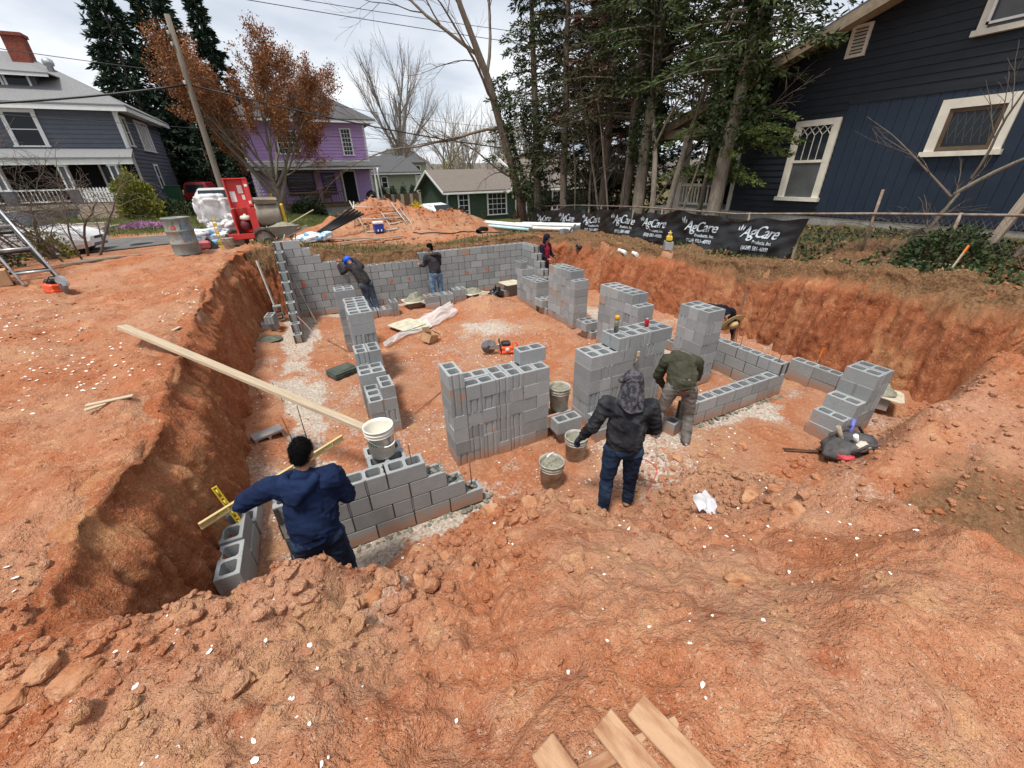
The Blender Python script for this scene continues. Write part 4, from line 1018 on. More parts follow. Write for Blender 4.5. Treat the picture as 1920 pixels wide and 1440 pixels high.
# stakes and pipe stubs in the bank
t = thing('survey_stake', 'wooden survey stake with orange top on the right bank', 'stake', (8.05, -.62, zat(8.05, -.62) - .03)); b = MB(); b.bar((0, 0, 0), (.09, -.03, .30), .045, .02, (0, 1, 0)); b.build('shaft', M_WOOD, t); b = MB(); b.bar((.09, -.03, .30), (.123, -.041, .41), .046, .021, (0, 1, 0)); b.build('painted_top', mat('fluorescent_orange', (.85, .22, .02), .6), t)
t = thing('survey_stake', 'short orange flagged stake at the foot of right bank', 'stake', (7.0, .25, zat(7.0, .25))); b = MB(); b.bar((0, 0, 0), (.02, 0, .28), .03, .015, (0, 1, 0)); b.build('shaft', M_WOOD, t); b = MB(); b.bar((.012, -.01, .14), (.025, -.01, .33), .06, .012, (0, 1, 0)); b.build('flag', MATS['fluorescent_orange'], t)
for i, (a, c) in enumerate((((7.16, 6.35, 1.34), (7.1, 6.0, 1.32)), ((7.2, 5.78, 1.34), (7.12, 5.55, 1.33)))):
    b = MB(); b.tube([a, ((a[0] + c[0]) / 2, (a[1] + c[1]) / 2, a[2]), c], .055, 12); b.lathe([(.064, -.03), (.064, .03)], a, 12, Matrix.Rotation(PI / 2, 4, 'X'))
    tag(b.build('pipe_stub', M_WHITEP), ('longer white pipe stub sticking out of the right bank', 'shorter white pipe stub sticking out of the right bank')[i], 'pipe')
b = MB(); b.lathe([(.07, 0), (.07, .25), (.055, .25), (.055, 0)], (6.95, 7.95, 1.22), 14, Matrix.Rotation(-1.3, 4, 'Y')); tag(b.build('drain_pipe', M_BLACK), 'black open drain pipe end in the far right bank', 'pipe')
# ------------------------------------------------------------------ equipment beyond the pit
def wheel(parent, c, r, w, axis='y', m_rim=None, name='wheel'):
    M = Matrix.Rotation(PI / 2, 4, 'X') if axis == 'y' else Matrix.Rotation(PI / 2, 4, 'Y')
    b = MB(); b.lathe([(r * .62, -w / 2), (r * .9, -w / 2), (r, -w * .32), (r, w * .32), (r * .9, w / 2), (r * .62, w / 2), (r * .62, -w / 2)], (0, 0, 0), 24, M)
    t = b.build(name, M_RUBBER, parent, c)
    b = MB(); b.lathe([(.001, -w * .30), (r * .2, -w * .36), (r * .3, -w * .22), (r * .55, -w * .22), (r * .63, -w * .42), (r * .63, w * .42), (r * .55, w * .22), (.001, w * .22)], (0, 0, 0), 20, M)
    b.build('rim', m_rim or M_STEEL, t); return t
M_DUSTY = mat('dusty_wheel_rim', (.42, .37, .30), .8, var=.2, scale=8)
zb = zat(-2.6, 10.7)
t = thing('mortar_mixer', 'red towable mortar mixer with raised engine hood on the far bank', 'mortar mixer', (-2.6, 10.7, zb))
wheel(t, (.33, -.18, .28), .28, .15, 'y', M_DUSTY); wheel(t, (-.36, .05, .28), .28, .15, 'y', M_DUSTY)
b = MB(); b.bb(-.50, .12, -.34, -.22, .30, .42); b.bb(-.40, .45, -.04, .04, .25, .33); b.bb(-.5, -.42, -.3, .5, .30, .38); b.build('frame', M_RED, t)
b = MB(); b.bb(-.28, -.24, -.22, .42, .40, 1.04); b.bb(.12, .30, -.22, .42, .40, 1.06); b.bb(-.28, .30, .40, .44, .40, 1.04); b.bb(-.28, .30, -.22, .42, .38, .41); b.build('engine_box', M_RED, t)
h = MB(); h.box((.0, 0, 0), (.54, .03, .72)); h.box((-.26, -.07, .0), (.03, .16, .72)); h.box((.23, -.06, .02), (.12, .14, .70), bev=.01); h.box((0, -.07, .35), (.54, .16, .025))
o = h.build('engine_hood', M_RED, t, (.0, .12, 1.42)); o.rotation_euler = (-.12, .0, 0)
M_STICK = mat('white_sticker', (.75, .72, .70), .6, var=.1, scale=9)
for i, (x, z, w, hh) in enumerate(((-.14, -.08, .13, .26), (.06, .10, .12, .20), (.10, -.10, .07, .12), (.23, .18, .07, .06), (.23, -.24, .06, .07))):
    b = MB(); b.box((x, -.018 if i < 3 else -.133, z), (w, .004, hh)); q = b.build('sticker', M_STICK, o)
b = MB(); b.box((-.03, .02, .62), (.26, .24, .22), bev=.03); b.build('engine_block', M_BLACK, t)
b = MB(); b.lathe([(.001, -.05), (.10, -.05), (.115, .0), (.10, .03), (.001, .03)], (-.06, -.13, .62), 20, Matrix.Rotation(PI / 2, 4, 'X')); b.build('recoil_starter', mat('maroon_paint', (.14, .03, .04), .5), t)
b = MB(); b.lathe([(.001, 0), (.13, .0), (.14, .04), (.12, .10), (.03, .12), (.03, .15), (.001, .15)], (.0, -.02, .76), 18); b.build('fuel_tank', mat('cream_tank', (.62, .60, .52), .5), t)
Mx = Matrix.Rotation(PI / 2, 4, 'Y')
b = MB(); b.lathe([(.001, -.30), (.30, -.30), (.32, -.26), (.32, .26), (.30, .30), (.001, .30)], (.60, .06, .86), 26, Mx); b.build('drum', M_DRUM, t)
b = MB(); b.add([(.36, -.2, 1.14), (.84, -.2, 1.14), (.80, .3, 1.16), (.34, .3, 1.16), (.28, -.28, 1.27), (.90, -.26, 1.24), (.86, .38, 1.28), (.28, .38, 1.30)], [(0, 1, 5, 4), (1, 2, 6, 5), (2, 3, 7, 6), (3, 0, 4, 7), (0, 3, 2, 1)]); b.build('hopper_grate', M_DRUM, t)
b = MB(); b.bb(.92, 1.0, -.12, .30, .30, 1.12, .02); b.build('drum_bearing_plate', M_YELLOW, t)
b = MB(); b.bb(.33, .97, .02, .10, .32, .52); b.build('drum_stand', M_DRUM, t)
# wheelbarrow
zb = zat(-1.6, 10.4)
t = thing('wheelbarrow', 'grey wheelbarrow heaped with mortar beside the red mixer', 'wheelbarrow', (-1.72, 10.4, zb), 0)
b = MB(); T = [(-.40, -.30, .62), (.40, -.28, .62), (.42, .28, .62), (-.42, .30, .62)]; Bm = [(-.22, -.18, .32), (.18, -.18, .30), (.18, .18, .30), (-.22, .18, .32)]
b.add(T + Bm, [(0, 1, 5, 4), (1, 2, 6, 5), (2, 3, 7, 6), (3, 0, 4, 7), (4, 5, 6, 7)]); b.tube(T + [T[0]], .014, 6); b.build('tray', M_DRUM, t)
heap('mortar_load', None, (0, 0, .60), .36, .25, .10, M_MUD, 21, parent=t)
b = MB(); b.bar((-.30, -.20, .22), (.62, -.26, .56), .035, .045); b.bar((-.30, .20, .22), (.62, .26, .56), .035, .045); b.build('handles', M_OLDWOOD, t)
b = MB(); b.tube([(.1, -.2, .33), (.18, -.22, .0), (.26, -.2, .36)], .014, 6); b.tube([(.1, .2, .33), (.18, .22, .0), (.26, .2, .36)], .014, 6); b.build('legs', M_DRUM, t)
wheel(t, (-.45, 0, .18), .18, .09, 'y')
for i, (a, c) in enumerate((((-1.6, 10.5, zb + .62), (-.83, 10.5, zb + .98)), ((-1.9, 10.1, zb + .02), (-1.72, 10.05, zb + .42)))):
    t = thing('shovel', ('shovel stuck in the wheelbarrow, handle pointing right', 'shovel handle standing in front of the wheelbarrow')[i], 'shovel')
    b = MB(); b.tube([a, c], .017, 8); b.build('handle', M_WOOD, t); d = (Vector(a) - Vector(c)).normalized()
    b = MB(); b.bar(Vector(a), Vector(a) + d * .2, .18, .012); b.build('blade', M_STEEL, t)
# barrel
t = thing('steel_drum', 'dented grey green steel drum with red and blue paint stains', 'drum', (-3.98, 9.72, zat(-3.98, 9.7) - .02), .4)
M_BARREL = mat('stained_drum_paint', (.15, .18, .17), .6, col2=(.27, .29, .26), scale=3.5, bump=.15, bscale=15)
b = MB(); R = .285; pr = [(.001, .02), (R - .01, .02), (R, 0), (R, .03)]
for z in (.28, .57): pr += [(R, z - .03), (R + .012, z - .012), (R + .012, z + .012), (R, z + .03)]
pr += [(R, .84), (R + .01, .85), (R + .01, .875), (R - .012, .875), (R - .012, .78), (.001, .77)]
b.lathe(pr, n=36); b.build('drum_shell', M_BARREL, t)
for i, (a0, z, w, h, c) in enumerate(((-2.35, .66, .12, .09, (.42, .10, .07)), (-2.2, .60, .07, .14, (.42, .10, .07)), (-2.1, .36, .16, .07, (.45, .14, .09)), (-1.85, .68, .12, .20, (.10, .12, .12)), (-1.6, .45, .08, .16, (.14, .22, .30)), (-1.35, .55, .06, .3, (.16, .24, .30)))):
    b = MB(); n = 9; q = random.Random(i)
    P = []
    for k in range(n):
        an = 2 * PI * k / n; rr = q.uniform(.6, 1.1); aa = a0 + math.cos(an) * w * rr / .29; P.append((math.cos(aa) * (R + .0025), math.sin(aa) * (R + .0025), z + math.sin(an) * h * rr))
    b.add(P, [tuple(range(n))]); b.build('paint_stain', mat('paint_stain_%d' % i, c, .7, var=.3, scale=30), t, fix=False)
# bags of cement, wraps, small gear
M_SACKB = mat('blue_white_sack', (.72, .74, .76), .55, col2=(.16, .42, .66), scale=3.0, lo=.48, hi=.56, bump=.2, bscale=14)
M_WRAP = mat('white_wrap', (.58, .58, .57), .45, var=.15, scale=6, bump=.9, bscale=9)
q = random.Random(9)
sack = None
for i in range(14):
    x = -3.95 + .30 * (i % 3) + q.uniform(-.05, .05); y = 11.3 + .28 * ((i // 3) % 2) + q.uniform(-.05, .05); z = zat(x, y) + .09 + .145 * (i // 6)
    o = blob_mesh('cement_sack', (x, y, z), (.30, .19, .09), M_SACKB, i * 3.1, .16, 4, sq=.45)
    o.rotation_euler = (q.uniform(-.1, .1), q.uniform(-.1, .1), q.uniform(-.5, .5)); tag(o, 'blue and white cement sack, %s %s, %s layer, pile behind the drum' % (('left', 'middle', 'right')[i % 3], ('front', 'back')[(i // 3) % 2], ('bottom', 'second', 'top')[i // 6]), 'cement sack', 'sacks behind the steel drum')
o = tag(blob_mesh('plastic_wrap', (-3.35, 11.5, zat(-3.3, 11.5) + .42), (.34, .24, .20), M_WRAP, 3, .5, 5, freq=4.0), 'crumpled white plastic wrap on top of the cement sacks', 'plastic wrap')
o = tag(blob_mesh('bulk_bag', (-3.50, 12.2, zat(-3.4, 12.2) + .92), (.42, .34, .40), M_WRAP, 6, .22, 5, sq=.5, freq=3.5), 'big white bulk bag left of the red mixer hood', 'bulk bag')
o = tag(blob_mesh('bulk_bag', (-2.98, 11.9, zat(-3.0, 11.9) + .42), (.26, .26, .40), M_WRAP, 16, .22, 5, sq=.5, freq=3.5), 'smaller white bulk bag close behind the mixer wheel', 'bulk bag')
for i in range(7):
    x = -1.3 + .11 * i; y = 12.0 + q.uniform(-.3, .4)
    o = blob_mesh('cement_sack', (x, y, zat(x, y) + .1 + .05 * (i // 3)), (.27, .18, .09), M_SACKB, i * 5.3 + 1, .2, 4, sq=.45); o.rotation_euler = (0, q.uniform(-.2, .2), q.uniform(-1, 1)); tag(o, '%s blue and white sack from left, heaped behind the wheelbarrow' % ORD[i + 1], 'cement sack', 'sacks behind the wheelbarrow')
level_tool('yellow spirit level standing upright beside the steel drum', (-3.32, 10.25, zat(-3.3, 10.25)), (-3.30, 10.32, zat(-3.3, 10.25) + .78), M_YELLOW, upv=(1, 0, 0), w=.04, h=.085, holes=4)
bucket('small grey bucket in front of the mixer\'s left wheel', (-3.12, 10.15, zat(-3.1, 10.15)), M_BUCKETG, .2, handle_up=True, h=.30, r0=.11, r1=.135)
t = thing('fuel_can', 'faded red fuel can on the ground beside the steel drum', 'fuel can', (-3.72, 10.35, zat(-3.7, 10.35)), .2); b = MB(); b.box((0, 0, .11), (.34, .2, .22), bev=.05); b.build('can_body', mat('faded_red', (.46, .12, .12), .6, var=.2, scale=8), t); b = MB(); b.tube([(.1, 0, .21), (.1, 0, .27)], .03, 10); b.build('spout_cap', M_BLACK, t)
b = MB(); b.add([(-3.62, 10.3, 1.80), (-3.34, 10.2, 1.80), (-3.62, 10.42, 2.12), (-3.60, 10.3, 1.80), (-3.32, 10.22, 1.80), (-3.60, 10.44, 2.12)], [(0, 1, 2), (3, 5, 4), (0, 3, 4, 1), (1, 4, 5, 2), (2, 5, 3, 0)])
tag(b.build('plastic_offcut', M_BLACK), 'black triangular plastic panel leaning beside the yellow level', 'panel')

# cooler, scaffold frames, pipes on the dirt pile
zc = zat(1.45, 13.75)
t = thing('cooler', 'small blue cooler with white lid at the foot of dirt pile', 'cooler', (1.40, 13.7, zc), .1)
b = MB(); b.box((0, 0, .15), (.36, .26, .30), bev=.02); b.build('cooler_body', mat('blue_plastic', (.03, .06, .32), .35, var=.1, scale=10), t)
b = MB(); b.box((0, 0, .345), (.38, .28, .09), bev=.02); b.build('lid', M_WHITEP, t)
for x in (-.06, .07):
    b = MB(); b.tube([(x, -.131, .10), (x, -.135, .03)], .022, 8); b.build('white_emblem', M_WHITEP, t)
def frame_thing(label, pts_list, r, m, cat='scaffold frame'):
    t = thing('scaffold_frame', label, cat)
    for nm, a, c in pts_list:
        b = MB(); b.tube([a, c], r, 8); b.build(nm, m, t)
    return t
def lad(p0, p1, p2, p3, n):
    """two rails p0-p1 and p2-p3 with n rungs"""
    L = [('rail', p0, p1), ('rail', p2, p3)]
    for i in range(n):
        f = (i + .5) / n if n > 2 else (i * .8 + .15)
        L.append(('rung', tuple(Vector(p0).lerp(Vector(p1), f)), tuple(Vector(p2).lerp(Vector(p3), f))))
    return L
zz = 1.34
frame_thing('steel scaffold frame lying on the pile behind the cooler', lad((.98, 13.5, zz + .02), (.62, 14.6, zz + 1.30), (2.75, 13.7, zz + .06), (2.25, 14.9, zz + 1.15), 3), .022, M_GALV)
frame_thing('ladder shaped scaffold end frame on the pile, right of cooler', lad((2.05, 13.65, zz), (1.72, 14.5, zz + .85), (2.95, 13.75, zz + .05), (2.55, 14.7, zz + .9), 5), .02, M_GALV)
frame_thing('upright scaffold tube frame leaning left of the cooler', [('rail', (.55, 14.0, zz + .25), (.72, 14.15, zz + 1.3)), ('rail', (.55, 14.0, zz + .30), (1.0, 13.6, zz))], .022, M_GALV)
for i in range(5):
    b = MB(); a = (-1.0 + i * .10, 12.7 + i * .03, zat(-.9, 12.7) + .04 + .01 * i); c = (.55 + i * .10, 13.6 + i * .06, 2.45 - i * .06); b.tube([a, c], .04, 10)
    tag(b.build('black_pipe', M_BLACK), '%s black pipe from left in the bundle on the dirt pile' % ORD[i + 1], 'pipe', 'black pipes on the dirt pile')
for i in range(2): lumber('timber_plank', ('grey board lying along the far bank edge, upper', 'grey board lying along the far bank edge, lower')[i], (-1.3 + i, 11.9 - i * .2, zat(-1.3 + i, 11.9) + .05), (1.2 + i * .8, 12.6 - i * .25, zat(1.2 + i * .8, 12.5) + .07), .14, .03, M_OLDWOOD)
cord('long dark hose snaking across the dirt behind the far wall', [(2.6, 13.2), (3.6, 12.6), (4.6, 12.9), (5.4, 12.2), (6.1, 12.0)], .022, M_BLACK, 'hose')
b = MB(); b.tube([(5.0, 12.4, zat(5, 12.4) + .1), (5.2, 12.5, zat(5, 12.4) + .18), (5.5, 12.6, zat(5.5, 12.6) + .12)], .09, 12, caps=False); tag(b.build('corrugated_pipe', M_BLACK), 'short black corrugated pipe piece lying on the far bank', 'pipe')
tag(sheet_mesh('black_tarp', lambda u, v: (5.0 + .75 * u + .08 * nz1(u * 5, v * 4, 1), 15.0 + .25 * nz1(u * 3, v * 3, 2), 1.25 + (.30 + .65 * abs(math.sin(u * 2.6 + .4))) * v + .10 * nz1(u * 7, v * 5, 3)), 22, 12, M_BLACK), 'black plastic tarp heaped at the right end of dirt pile', 'tarp')
# white pvc pipes
q = random.Random(2)
for i in range(5):
    b = MB(); x = 7.05 + .16 * i; a = (x - 1.35, 14.9 + .1 * i, zat(6.5, 14) + .10 + .10 * (i % 2)); c = (x - .05 + .12, 12.0 - .02 * i, zat(7.4, 12) + .10 + .10 * (i % 2))
    b.tube([a, c], .055, 12); tag(b.build('pvc_pipe', M_WHITEP if i else mat('pale_blue_pvc', (.45, .72, .78), .4)), '%s white pipe from left in the left bundle by silt fence' % ORD[i] if i else 'pale blue plastic pipe beside the white pipes', 'pipe', 'left pipe bundle' if i else None)
for i in range(5):
    b = MB(); x = 7.0 + .17 * i; a = (x, 13.3, zat(7.4, 12.6) + .12 + .12 * (i % 2)); c = (x + .85, 10.1 + .03 * i, zat(7.9, 10) + .12 + .12 * (i % 2))
    b.tube([a, c], .065, 12, caps=False); b.tube([c, (c[0] + .01, c[1] - .10, c[2])], .075, 12, caps=False); tag(b.build('pvc_pipe', M_WHITEP), '%s fat white pipe from left in the right bundle by silt fence' % ORD[i + 1], 'pipe', 'right pipe bundle')
for i in range(2): tag(link('concrete_block', BLK['plain', 2], None, (7.7 + .5 * i, 10.15, zat(7.7 + .5 * i, 10.15) - .05), .1), ('left grey block propping the right pipe bundle', 'right grey block propping the right pipe bundle')[i], 'concrete block')

# scaffold frames and boxes at the far left
zl = 1.68
frame_thing('steel scaffold frame propped up at the left edge, nearest', lad((-5.94, 8.2, zl), (-7.35, 10.28, zl + 2.05), (-6.45, 8.05, zl), (-7.86, 10.13, zl + 2.05), 5), .026, M_STEEL)
frame_thing('steel scaffold frame at the left edge, behind the nearest', lad((-6.15, 8.6, zl), (-7.5, 10.6, zl + 1.75), (-6.75, 8.4, zl), (-8.1, 10.4, zl + 1.75), 5), .03, M_BLACK)
for i in range(4):
    a = (-6.9 + .2 * i, 10.2 + .12 * i, zl + .04 + .02 * i); lumber('timber_plank', '%s thin old board from the left, beside the left scaffold frames' % ORD[i + 1], a, (a[0] + 1.1, a[1] + .5 - .15 * i, a[2]), .07, .025, M_OLDWOOD, group='boards beside the left frames')
t = thing('cardboard_box', 'brown cardboard box at the left edge under the frames', 'box', (-6.95, 8.35, zat(-6.9, 8.3)), .35); b = MB(); b.box((0, 0, .15), (.42, .34, .30), bev=.006); b.build('carton', M_CARD, t); b = MB(); b.box((0, 0, .302), (.06, .34, .003)); b.build('tape', mat('packing_tape', (.55, .42, .27), .4), t)
t = thing('cardboard_box', 'smaller cardboard box behind the one at left edge', 'box', (-7.35, 8.95, zat(-7.3, 8.9)), .1); b = MB(); b.box((0, 0, .22), (.40, .40, .44), bev=.006); b.build('carton', M_CARD, t); b = MB(); b.box((0, 0, .442), (.06, .4, .003)); b.build('tape', MATS['packing_tape'], t)

# ------------------------------------------------------------------ vehicles
M_GLASS = mat('dark_glass', (.02, .025, .03), .12, spec=.22)
M_CHROME = mat('chrome_trim', (.6, .6, .6), .2, metal=1)
def car(name, label, loc, rz, s, paint, st, glass, wheels, extra):
    """st: stations (x, half width low, half width high, z low, z high) lofted as body; glass: list of quads"""
    t = thing(name, label, 'car', loc, rz); t.scale = (s, s, s)
    def loft(sts, nm, m):
        V = []; F = []
        for x, wl, wh, zl_, zh in sts:
            zm = zl_ + (zh - zl_) * .55
            V += [(x, -wl * .92, zl_), (x, -wl, zl_ + .12), (x, -wl * 1.0, zm), (x, -wh, zh - .05), (x, -wh * .86, zh), (x, wh * .86, zh), (x, wh, zh - .05), (x, wl, zm), (x, wl, zl_ + .12), (x, wl * .92, zl_)]
        n = 10
        for i in range(len(sts) - 1):
            for k in range(n): F.append((i * n + k, i * n + (k + 1) % n, (i + 1) * n + (k + 1) % n, (i + 1) * n + k))
        F.append(tuple(range(n))); F.append(tuple(range((len(sts) - 1) * n, len(sts) * n))[::-1])
        b = MB(); b.add(V, F, False); return b.build(nm, m, t)
    body = loft(st[0], 'body', paint); cab = loft(st[1], 'cabin', paint)
    for nm, quad in glass: b = MB(); b.add(quad, [tuple(range(len(quad)))]); b.build(nm, M_GLASS, t, fix=False)
    for x, y in wheels: wheel(t, (x, y, .32), .32, .21, 'y')
    for nm, c, d, m in extra: b = MB(); b.box(c, d, bev=.02); b.build(nm, m, t)
    return t
M_CARW = mat('white_car_paint', (.72, .73, .74), .22, spec=.6); M_CARR = mat('maroon_car_paint', (.26, .018, .025), .25, spec=.6)
M_LAMP = mat('headlamp', (.55, .56, .58), .1, spec=.8); M_TAIL = mat('tail_lamp', (.4, .02, .02), .25)
sed = ([(-2.2, .70, .66, .32, .78), (-2.05, .82, .78, .25, .92), (-1.2, .86, .82, .22, .96), (.9, .86, .82, .22, .94), (1.7, .84, .76, .22, .86), (2.1, .76, .66, .26, .74), (2.28, .62, .52, .32, .60)],
       [(-1.75, .76, .70, .85, .94), (-1.15, .76, .60, .88, 1.36), (-.4, .76, .60, .88, 1.45), (.25, .76, .60, .88, 1.40), (1.05, .76, .70, .85, .93)])
def car_glass():
    g = []
    for s in (-1, 1): g += [('side_window', [(-1.25, s * .775, .97), (-.35, s * .775, .97), (-.35, s * .625, 1.37), (-1.0, s * .62, 1.32)]), ('side_window', [(-.28, s * .775, .97), (.75, s * .775, .96), (.25, s * .63, 1.33), (-.28, s * .625, 1.37)])]
    g.append(('windscreen', [(1.00, -.68, .97), (1.00, .68, .97), (.30, .56, 1.40), (.30, -.56, 1.40)])); g.append(('rear_window', [(-1.72, .66, .99), (-1.72, -.66, .99), (-1.19, -.56, 1.36), (-1.19, .56, 1.36)]))
    return g
wh4 = [(-1.35, -.78), (-1.35, .78), (1.4, -.78), (1.4, .78)]
sx = [('headlight', (2.08, -.56, .63), (.22, .26, .11), M_LAMP), ('headlight', (2.08, .56, .63), (.22, .26, .11), M_LAMP), ('grille', (2.27, 0, .55), (.05, .55, .09), M_BLACK), ('air_intake', (2.24, 0, .35), (.08, .9, .12), M_BLACK), ('taillight', (-2.15, -.62, .74), (.12, .22, .14), M_TAIL), ('taillight', (-2.15, .62, .74), (.12, .22, .14), M_TAIL), ('bumper', (-2.2, 0, .42), (.12, 1.3, .16), M_CARW), ('number_plate', (-2.23, 0, .62), (.02, .34, .12), M_STICK)]
car('parked_car', 'white sedan half hidden behind the bare bush at left', (-9.2, 14.7, zat(-8, 14.6) - .05), -.12, .92, M_CARW, sed, car_glass(), wh4, sx)
car('parked_car', 'white sedan parked beyond the cement sacks, near the maroon van', (-4.95, 23.5, zat(-4.9, 23.5)), rad(97), 1.0, M_CARW, sed, car_glass(), wh4, sx)
car('parked_car', 'white car far off between dirt pile and green house', (6.5, 24.0, zat(6.5, 24) - .05), rad(105), .95, M_CARW, sed, car_glass(), wh4, sx)
van = ([(-2.25, .84, .82, .40, 1.02), (-2.15, .88, .86, .36, 1.06), (.9, .90, .88, .34, 1.08), (2.1, .86, .82, .36, 1.00), (2.3, .78, .74, .42, .86)],
       [(-2.2, .80, .78, 1.0, 1.08), (-2.05, .82, .68, 1.0, 1.70), (-1.9, .82, .68, 1.0, 1.76), (.2, .82, .68, 1.0, 1.76), (1.15, .80, .74, 1.0, 1.10)])
g = [('rear_window', [(-2.20, -.66, 1.12), (-2.20, .66, 1.12), (-2.09, .58, 1.60), (-2.09, -.58, 1.60)])]
for s in (-1, 1): g += [('side_window', [(-1.95, s * .84, 1.12), (-.8, s * .84, 1.12), (-.8, s * .72, 1.62), (-1.95, s * .72, 1.62)]), ('side_window', [(-.72, s * .84, 1.12), (.8, s * .84, 1.12), (.3, s * .72, 1.62), (-.72, s * .72, 1.62)])]
car('parked_van', 'maroon estate car seen from behind on the lawn', (-7.1, 35.6, zat(-7.1, 35)), rad(84), .9, M_CARR, van, g, wh4, [('taillight', (-2.27, -.74, .88), (.06, .16, .22), M_TAIL), ('taillight', (-2.27, .74, .88), (.06, .16, .22), M_TAIL), ('rear_bumper', (-2.3, 0, .50), (.14, 1.66, .18), M_BLACK), ('number_plate', (-2.27, -.1, .80), (.02, .36, .14), M_STICK)])
t = thing('wheelie_bin', 'dark green wheelie bin beside the grey house', 'bin', (-8.05, 31.0, zat(-8.05, 31) - .1)); t.scale = (1.15,) * 3
b = MB(); b.add([(-.24, -.28, .08), (.24, -.28, .08), (.24, .28, .08), (-.24, .28, .08), (-.30, -.36, .98), (.30, -.36, .98), (.30, .36, .98), (-.30, .36, .98)], [(0, 1, 5, 4), (1, 2, 6, 5), (2, 3, 7, 6), (3, 0, 4, 7), (0, 3, 2, 1), (4, 5, 6, 7)]); b.build('bin_body', mat('dark_green_bin', (.015, .07, .035), .5), t)
b = MB(); b.box((0, .0, 1.01), (.66, .80, .06), bev=.02); b.build('lid', MATS['dark_green_bin'], t)
b = MB(); b.lathe([(.001, 0), (.09, 0)], (-.05, -.335, .80), 16, Matrix.Rotation(PI / 2, 4, 'X')); b.build('round_badge', M_WHITEP, t, fix=False)
wheel(t, (-.26, .3, .1), .1, .05, 'x'); wheel(t, (.26, .3, .1), .1, .05, 'x')
# ------------------------------------------------------------------ people
def capsule_parts(bm_list, segs, spheres, voxel, smooth=6, disp=0.0, seed=0, name='body', m=None, parent=None, fold=9.0):
    """tapered capsules and ellipsoids merged into one continuous surface (voxel remesh), then smoothed and wrinkled"""
    b = MB()
    for a, c, r0, r1 in segs:
        a = Vector(a); c = Vector(c); n = 12
        d = (c - a).normalized() if (c - a).length > 1e-6 else Vector((0, 0, 1))
        pts = [a - d * r0 * .95, a - d * r0 * .6, a, c, c + d * r1 * .6, c + d * r1 * .95]; b.tube(pts, [r0 * .25, r0 * .8, r0, r1, r1 * .8, r1 * .25], n)
    for c, r, *mm in spheres:
        M = mm[0] if mm else None
        pr = [(max(.001, math.sin(PI * i / 10)), -math.cos(PI * i / 10)) for i in range(11)]
        V0 = len(b.v); S = Matrix.Diagonal((*r, 1)); b.lathe(pr, c, 14, (M @ S) if M else S)
    me = b.mesh(name)
    o = bpy.data.objects.new('tmp', me); COL.objects.link(o)
    md = o.modifiers.new('r', 'REMESH'); md.mode = 'VOXEL'; md.voxel_size = voxel; md.use_smooth_shade = True
    ms = o.modifiers.new('s', 'SMOOTH'); ms.factor = .5; ms.iterations = smooth
    bpy.context.view_layer.update()
    me2 = bpy.data.meshes.new_from_object(o.evaluated_get(bpy.context.evaluated_depsgraph_get()))
    bpy.data.objects.remove(o)
    if disp:
        n = len(me2.vertices); co = np.empty(n * 3); me2.vertices.foreach_get('co', co); co = co.reshape(-1, 3); nr = np.empty(n * 3); me2.vertices.foreach_get('normal', nr); nr = nr.reshape(-1, 3)
        w = .45 * fbm(co[:, 0] * 1.0 + co[:, 1] * .8, co[:, 2] * 1.6 + .5 * co[:, 1], fold, 3, seed)
        for (ax, ay, az, bx, by, bz) in ((5, 2, 11, 2, 5, -4), (-4, 3, 13, 3, 6, 5), (9, 4, 5, 2, 9, -6)):
            rdg = 1 - 2 * np.abs(vnoise(co[:, 0] * ax + co[:, 1] * ay + co[:, 2] * az, co[:, 0] * bx + co[:, 1] * by + co[:, 2] * bz, seed + int(abs(az)))); w += .55 * (np.clip(rdg, 0, 1) ** 5 - .25)
        co += nr * (w * disp)[:, None]; me2.vertices.foreach_set('co', co.ravel()); me2.update()
    me2.name = name
    me2.polygons.foreach_set('use_smooth', [True] * len(me2.polygons))
    me2.materials.clear(); me2.materials.append(m)
    return link(name, me2, parent)
M_SKIN = mat('brown_skin', (.30, .155, .095), .55, var=.1, scale=10)
M_HAIR = mat('black_hair', (.0045, .004, .004), .75, var=.5, scale=60, bump=.9, bscale=150, spec=.12)
def cloth(n, c, c2=None, **k): return mat(n, c, .9, col2=c2, var=0 if c2 else .14, scale=k.get('scale', 7), bump=.22, bscale=k.get('bs', 90), spec=.15, lo=k.get('lo', .38), hi=k.get('hi', .66))
def fingers(w, d, side, curl, s=1.0):
    """capsules of a hand at wrist w pointing along d; side = thumb direction"""
    w = Vector(w); d = Vector(d).normalized(); sd = Vector(side).normalized(); nn = d.cross(sd).normalized()
    S = [(w, w + d * .05 * s, .024 * s, .030 * s), (w + d * .05 * s + sd * .018 * s, w + d * .085 * s + sd * .02 * s, .020 * s, .016 * s), (w + d * .05 * s - sd * .018 * s, w + d * .08 * s - sd * .02 * s, .020 * s, .015 * s)]
    for i, (o, L) in enumerate(((.030, .070), (.010, .080), (-.011, .074), (-.030, .058))):
        k = w + d * .088 * s + sd * o * s; j1 = k + (d * math.cos(curl) + nn * math.sin(curl)) * L * .5 * s; j2 = j1 + (d * math.cos(curl * 2) + nn * math.sin(curl * 2)) * L * .5 * s
        S += [(k, j1, .0095 * s, .0085 * s), (j1, j2, .0085 * s, .007 * s)]
    k = w + d * .03 * s + sd * .03 * s; j = k + (d * .6 + sd * .8) * .035 * s; S += [(k, j, .012 * s, .010 * s), (j, j + (d * .9 + sd * .3 + nn * .3) * .03 * s, .010 * s, .008 * s)]
    return S
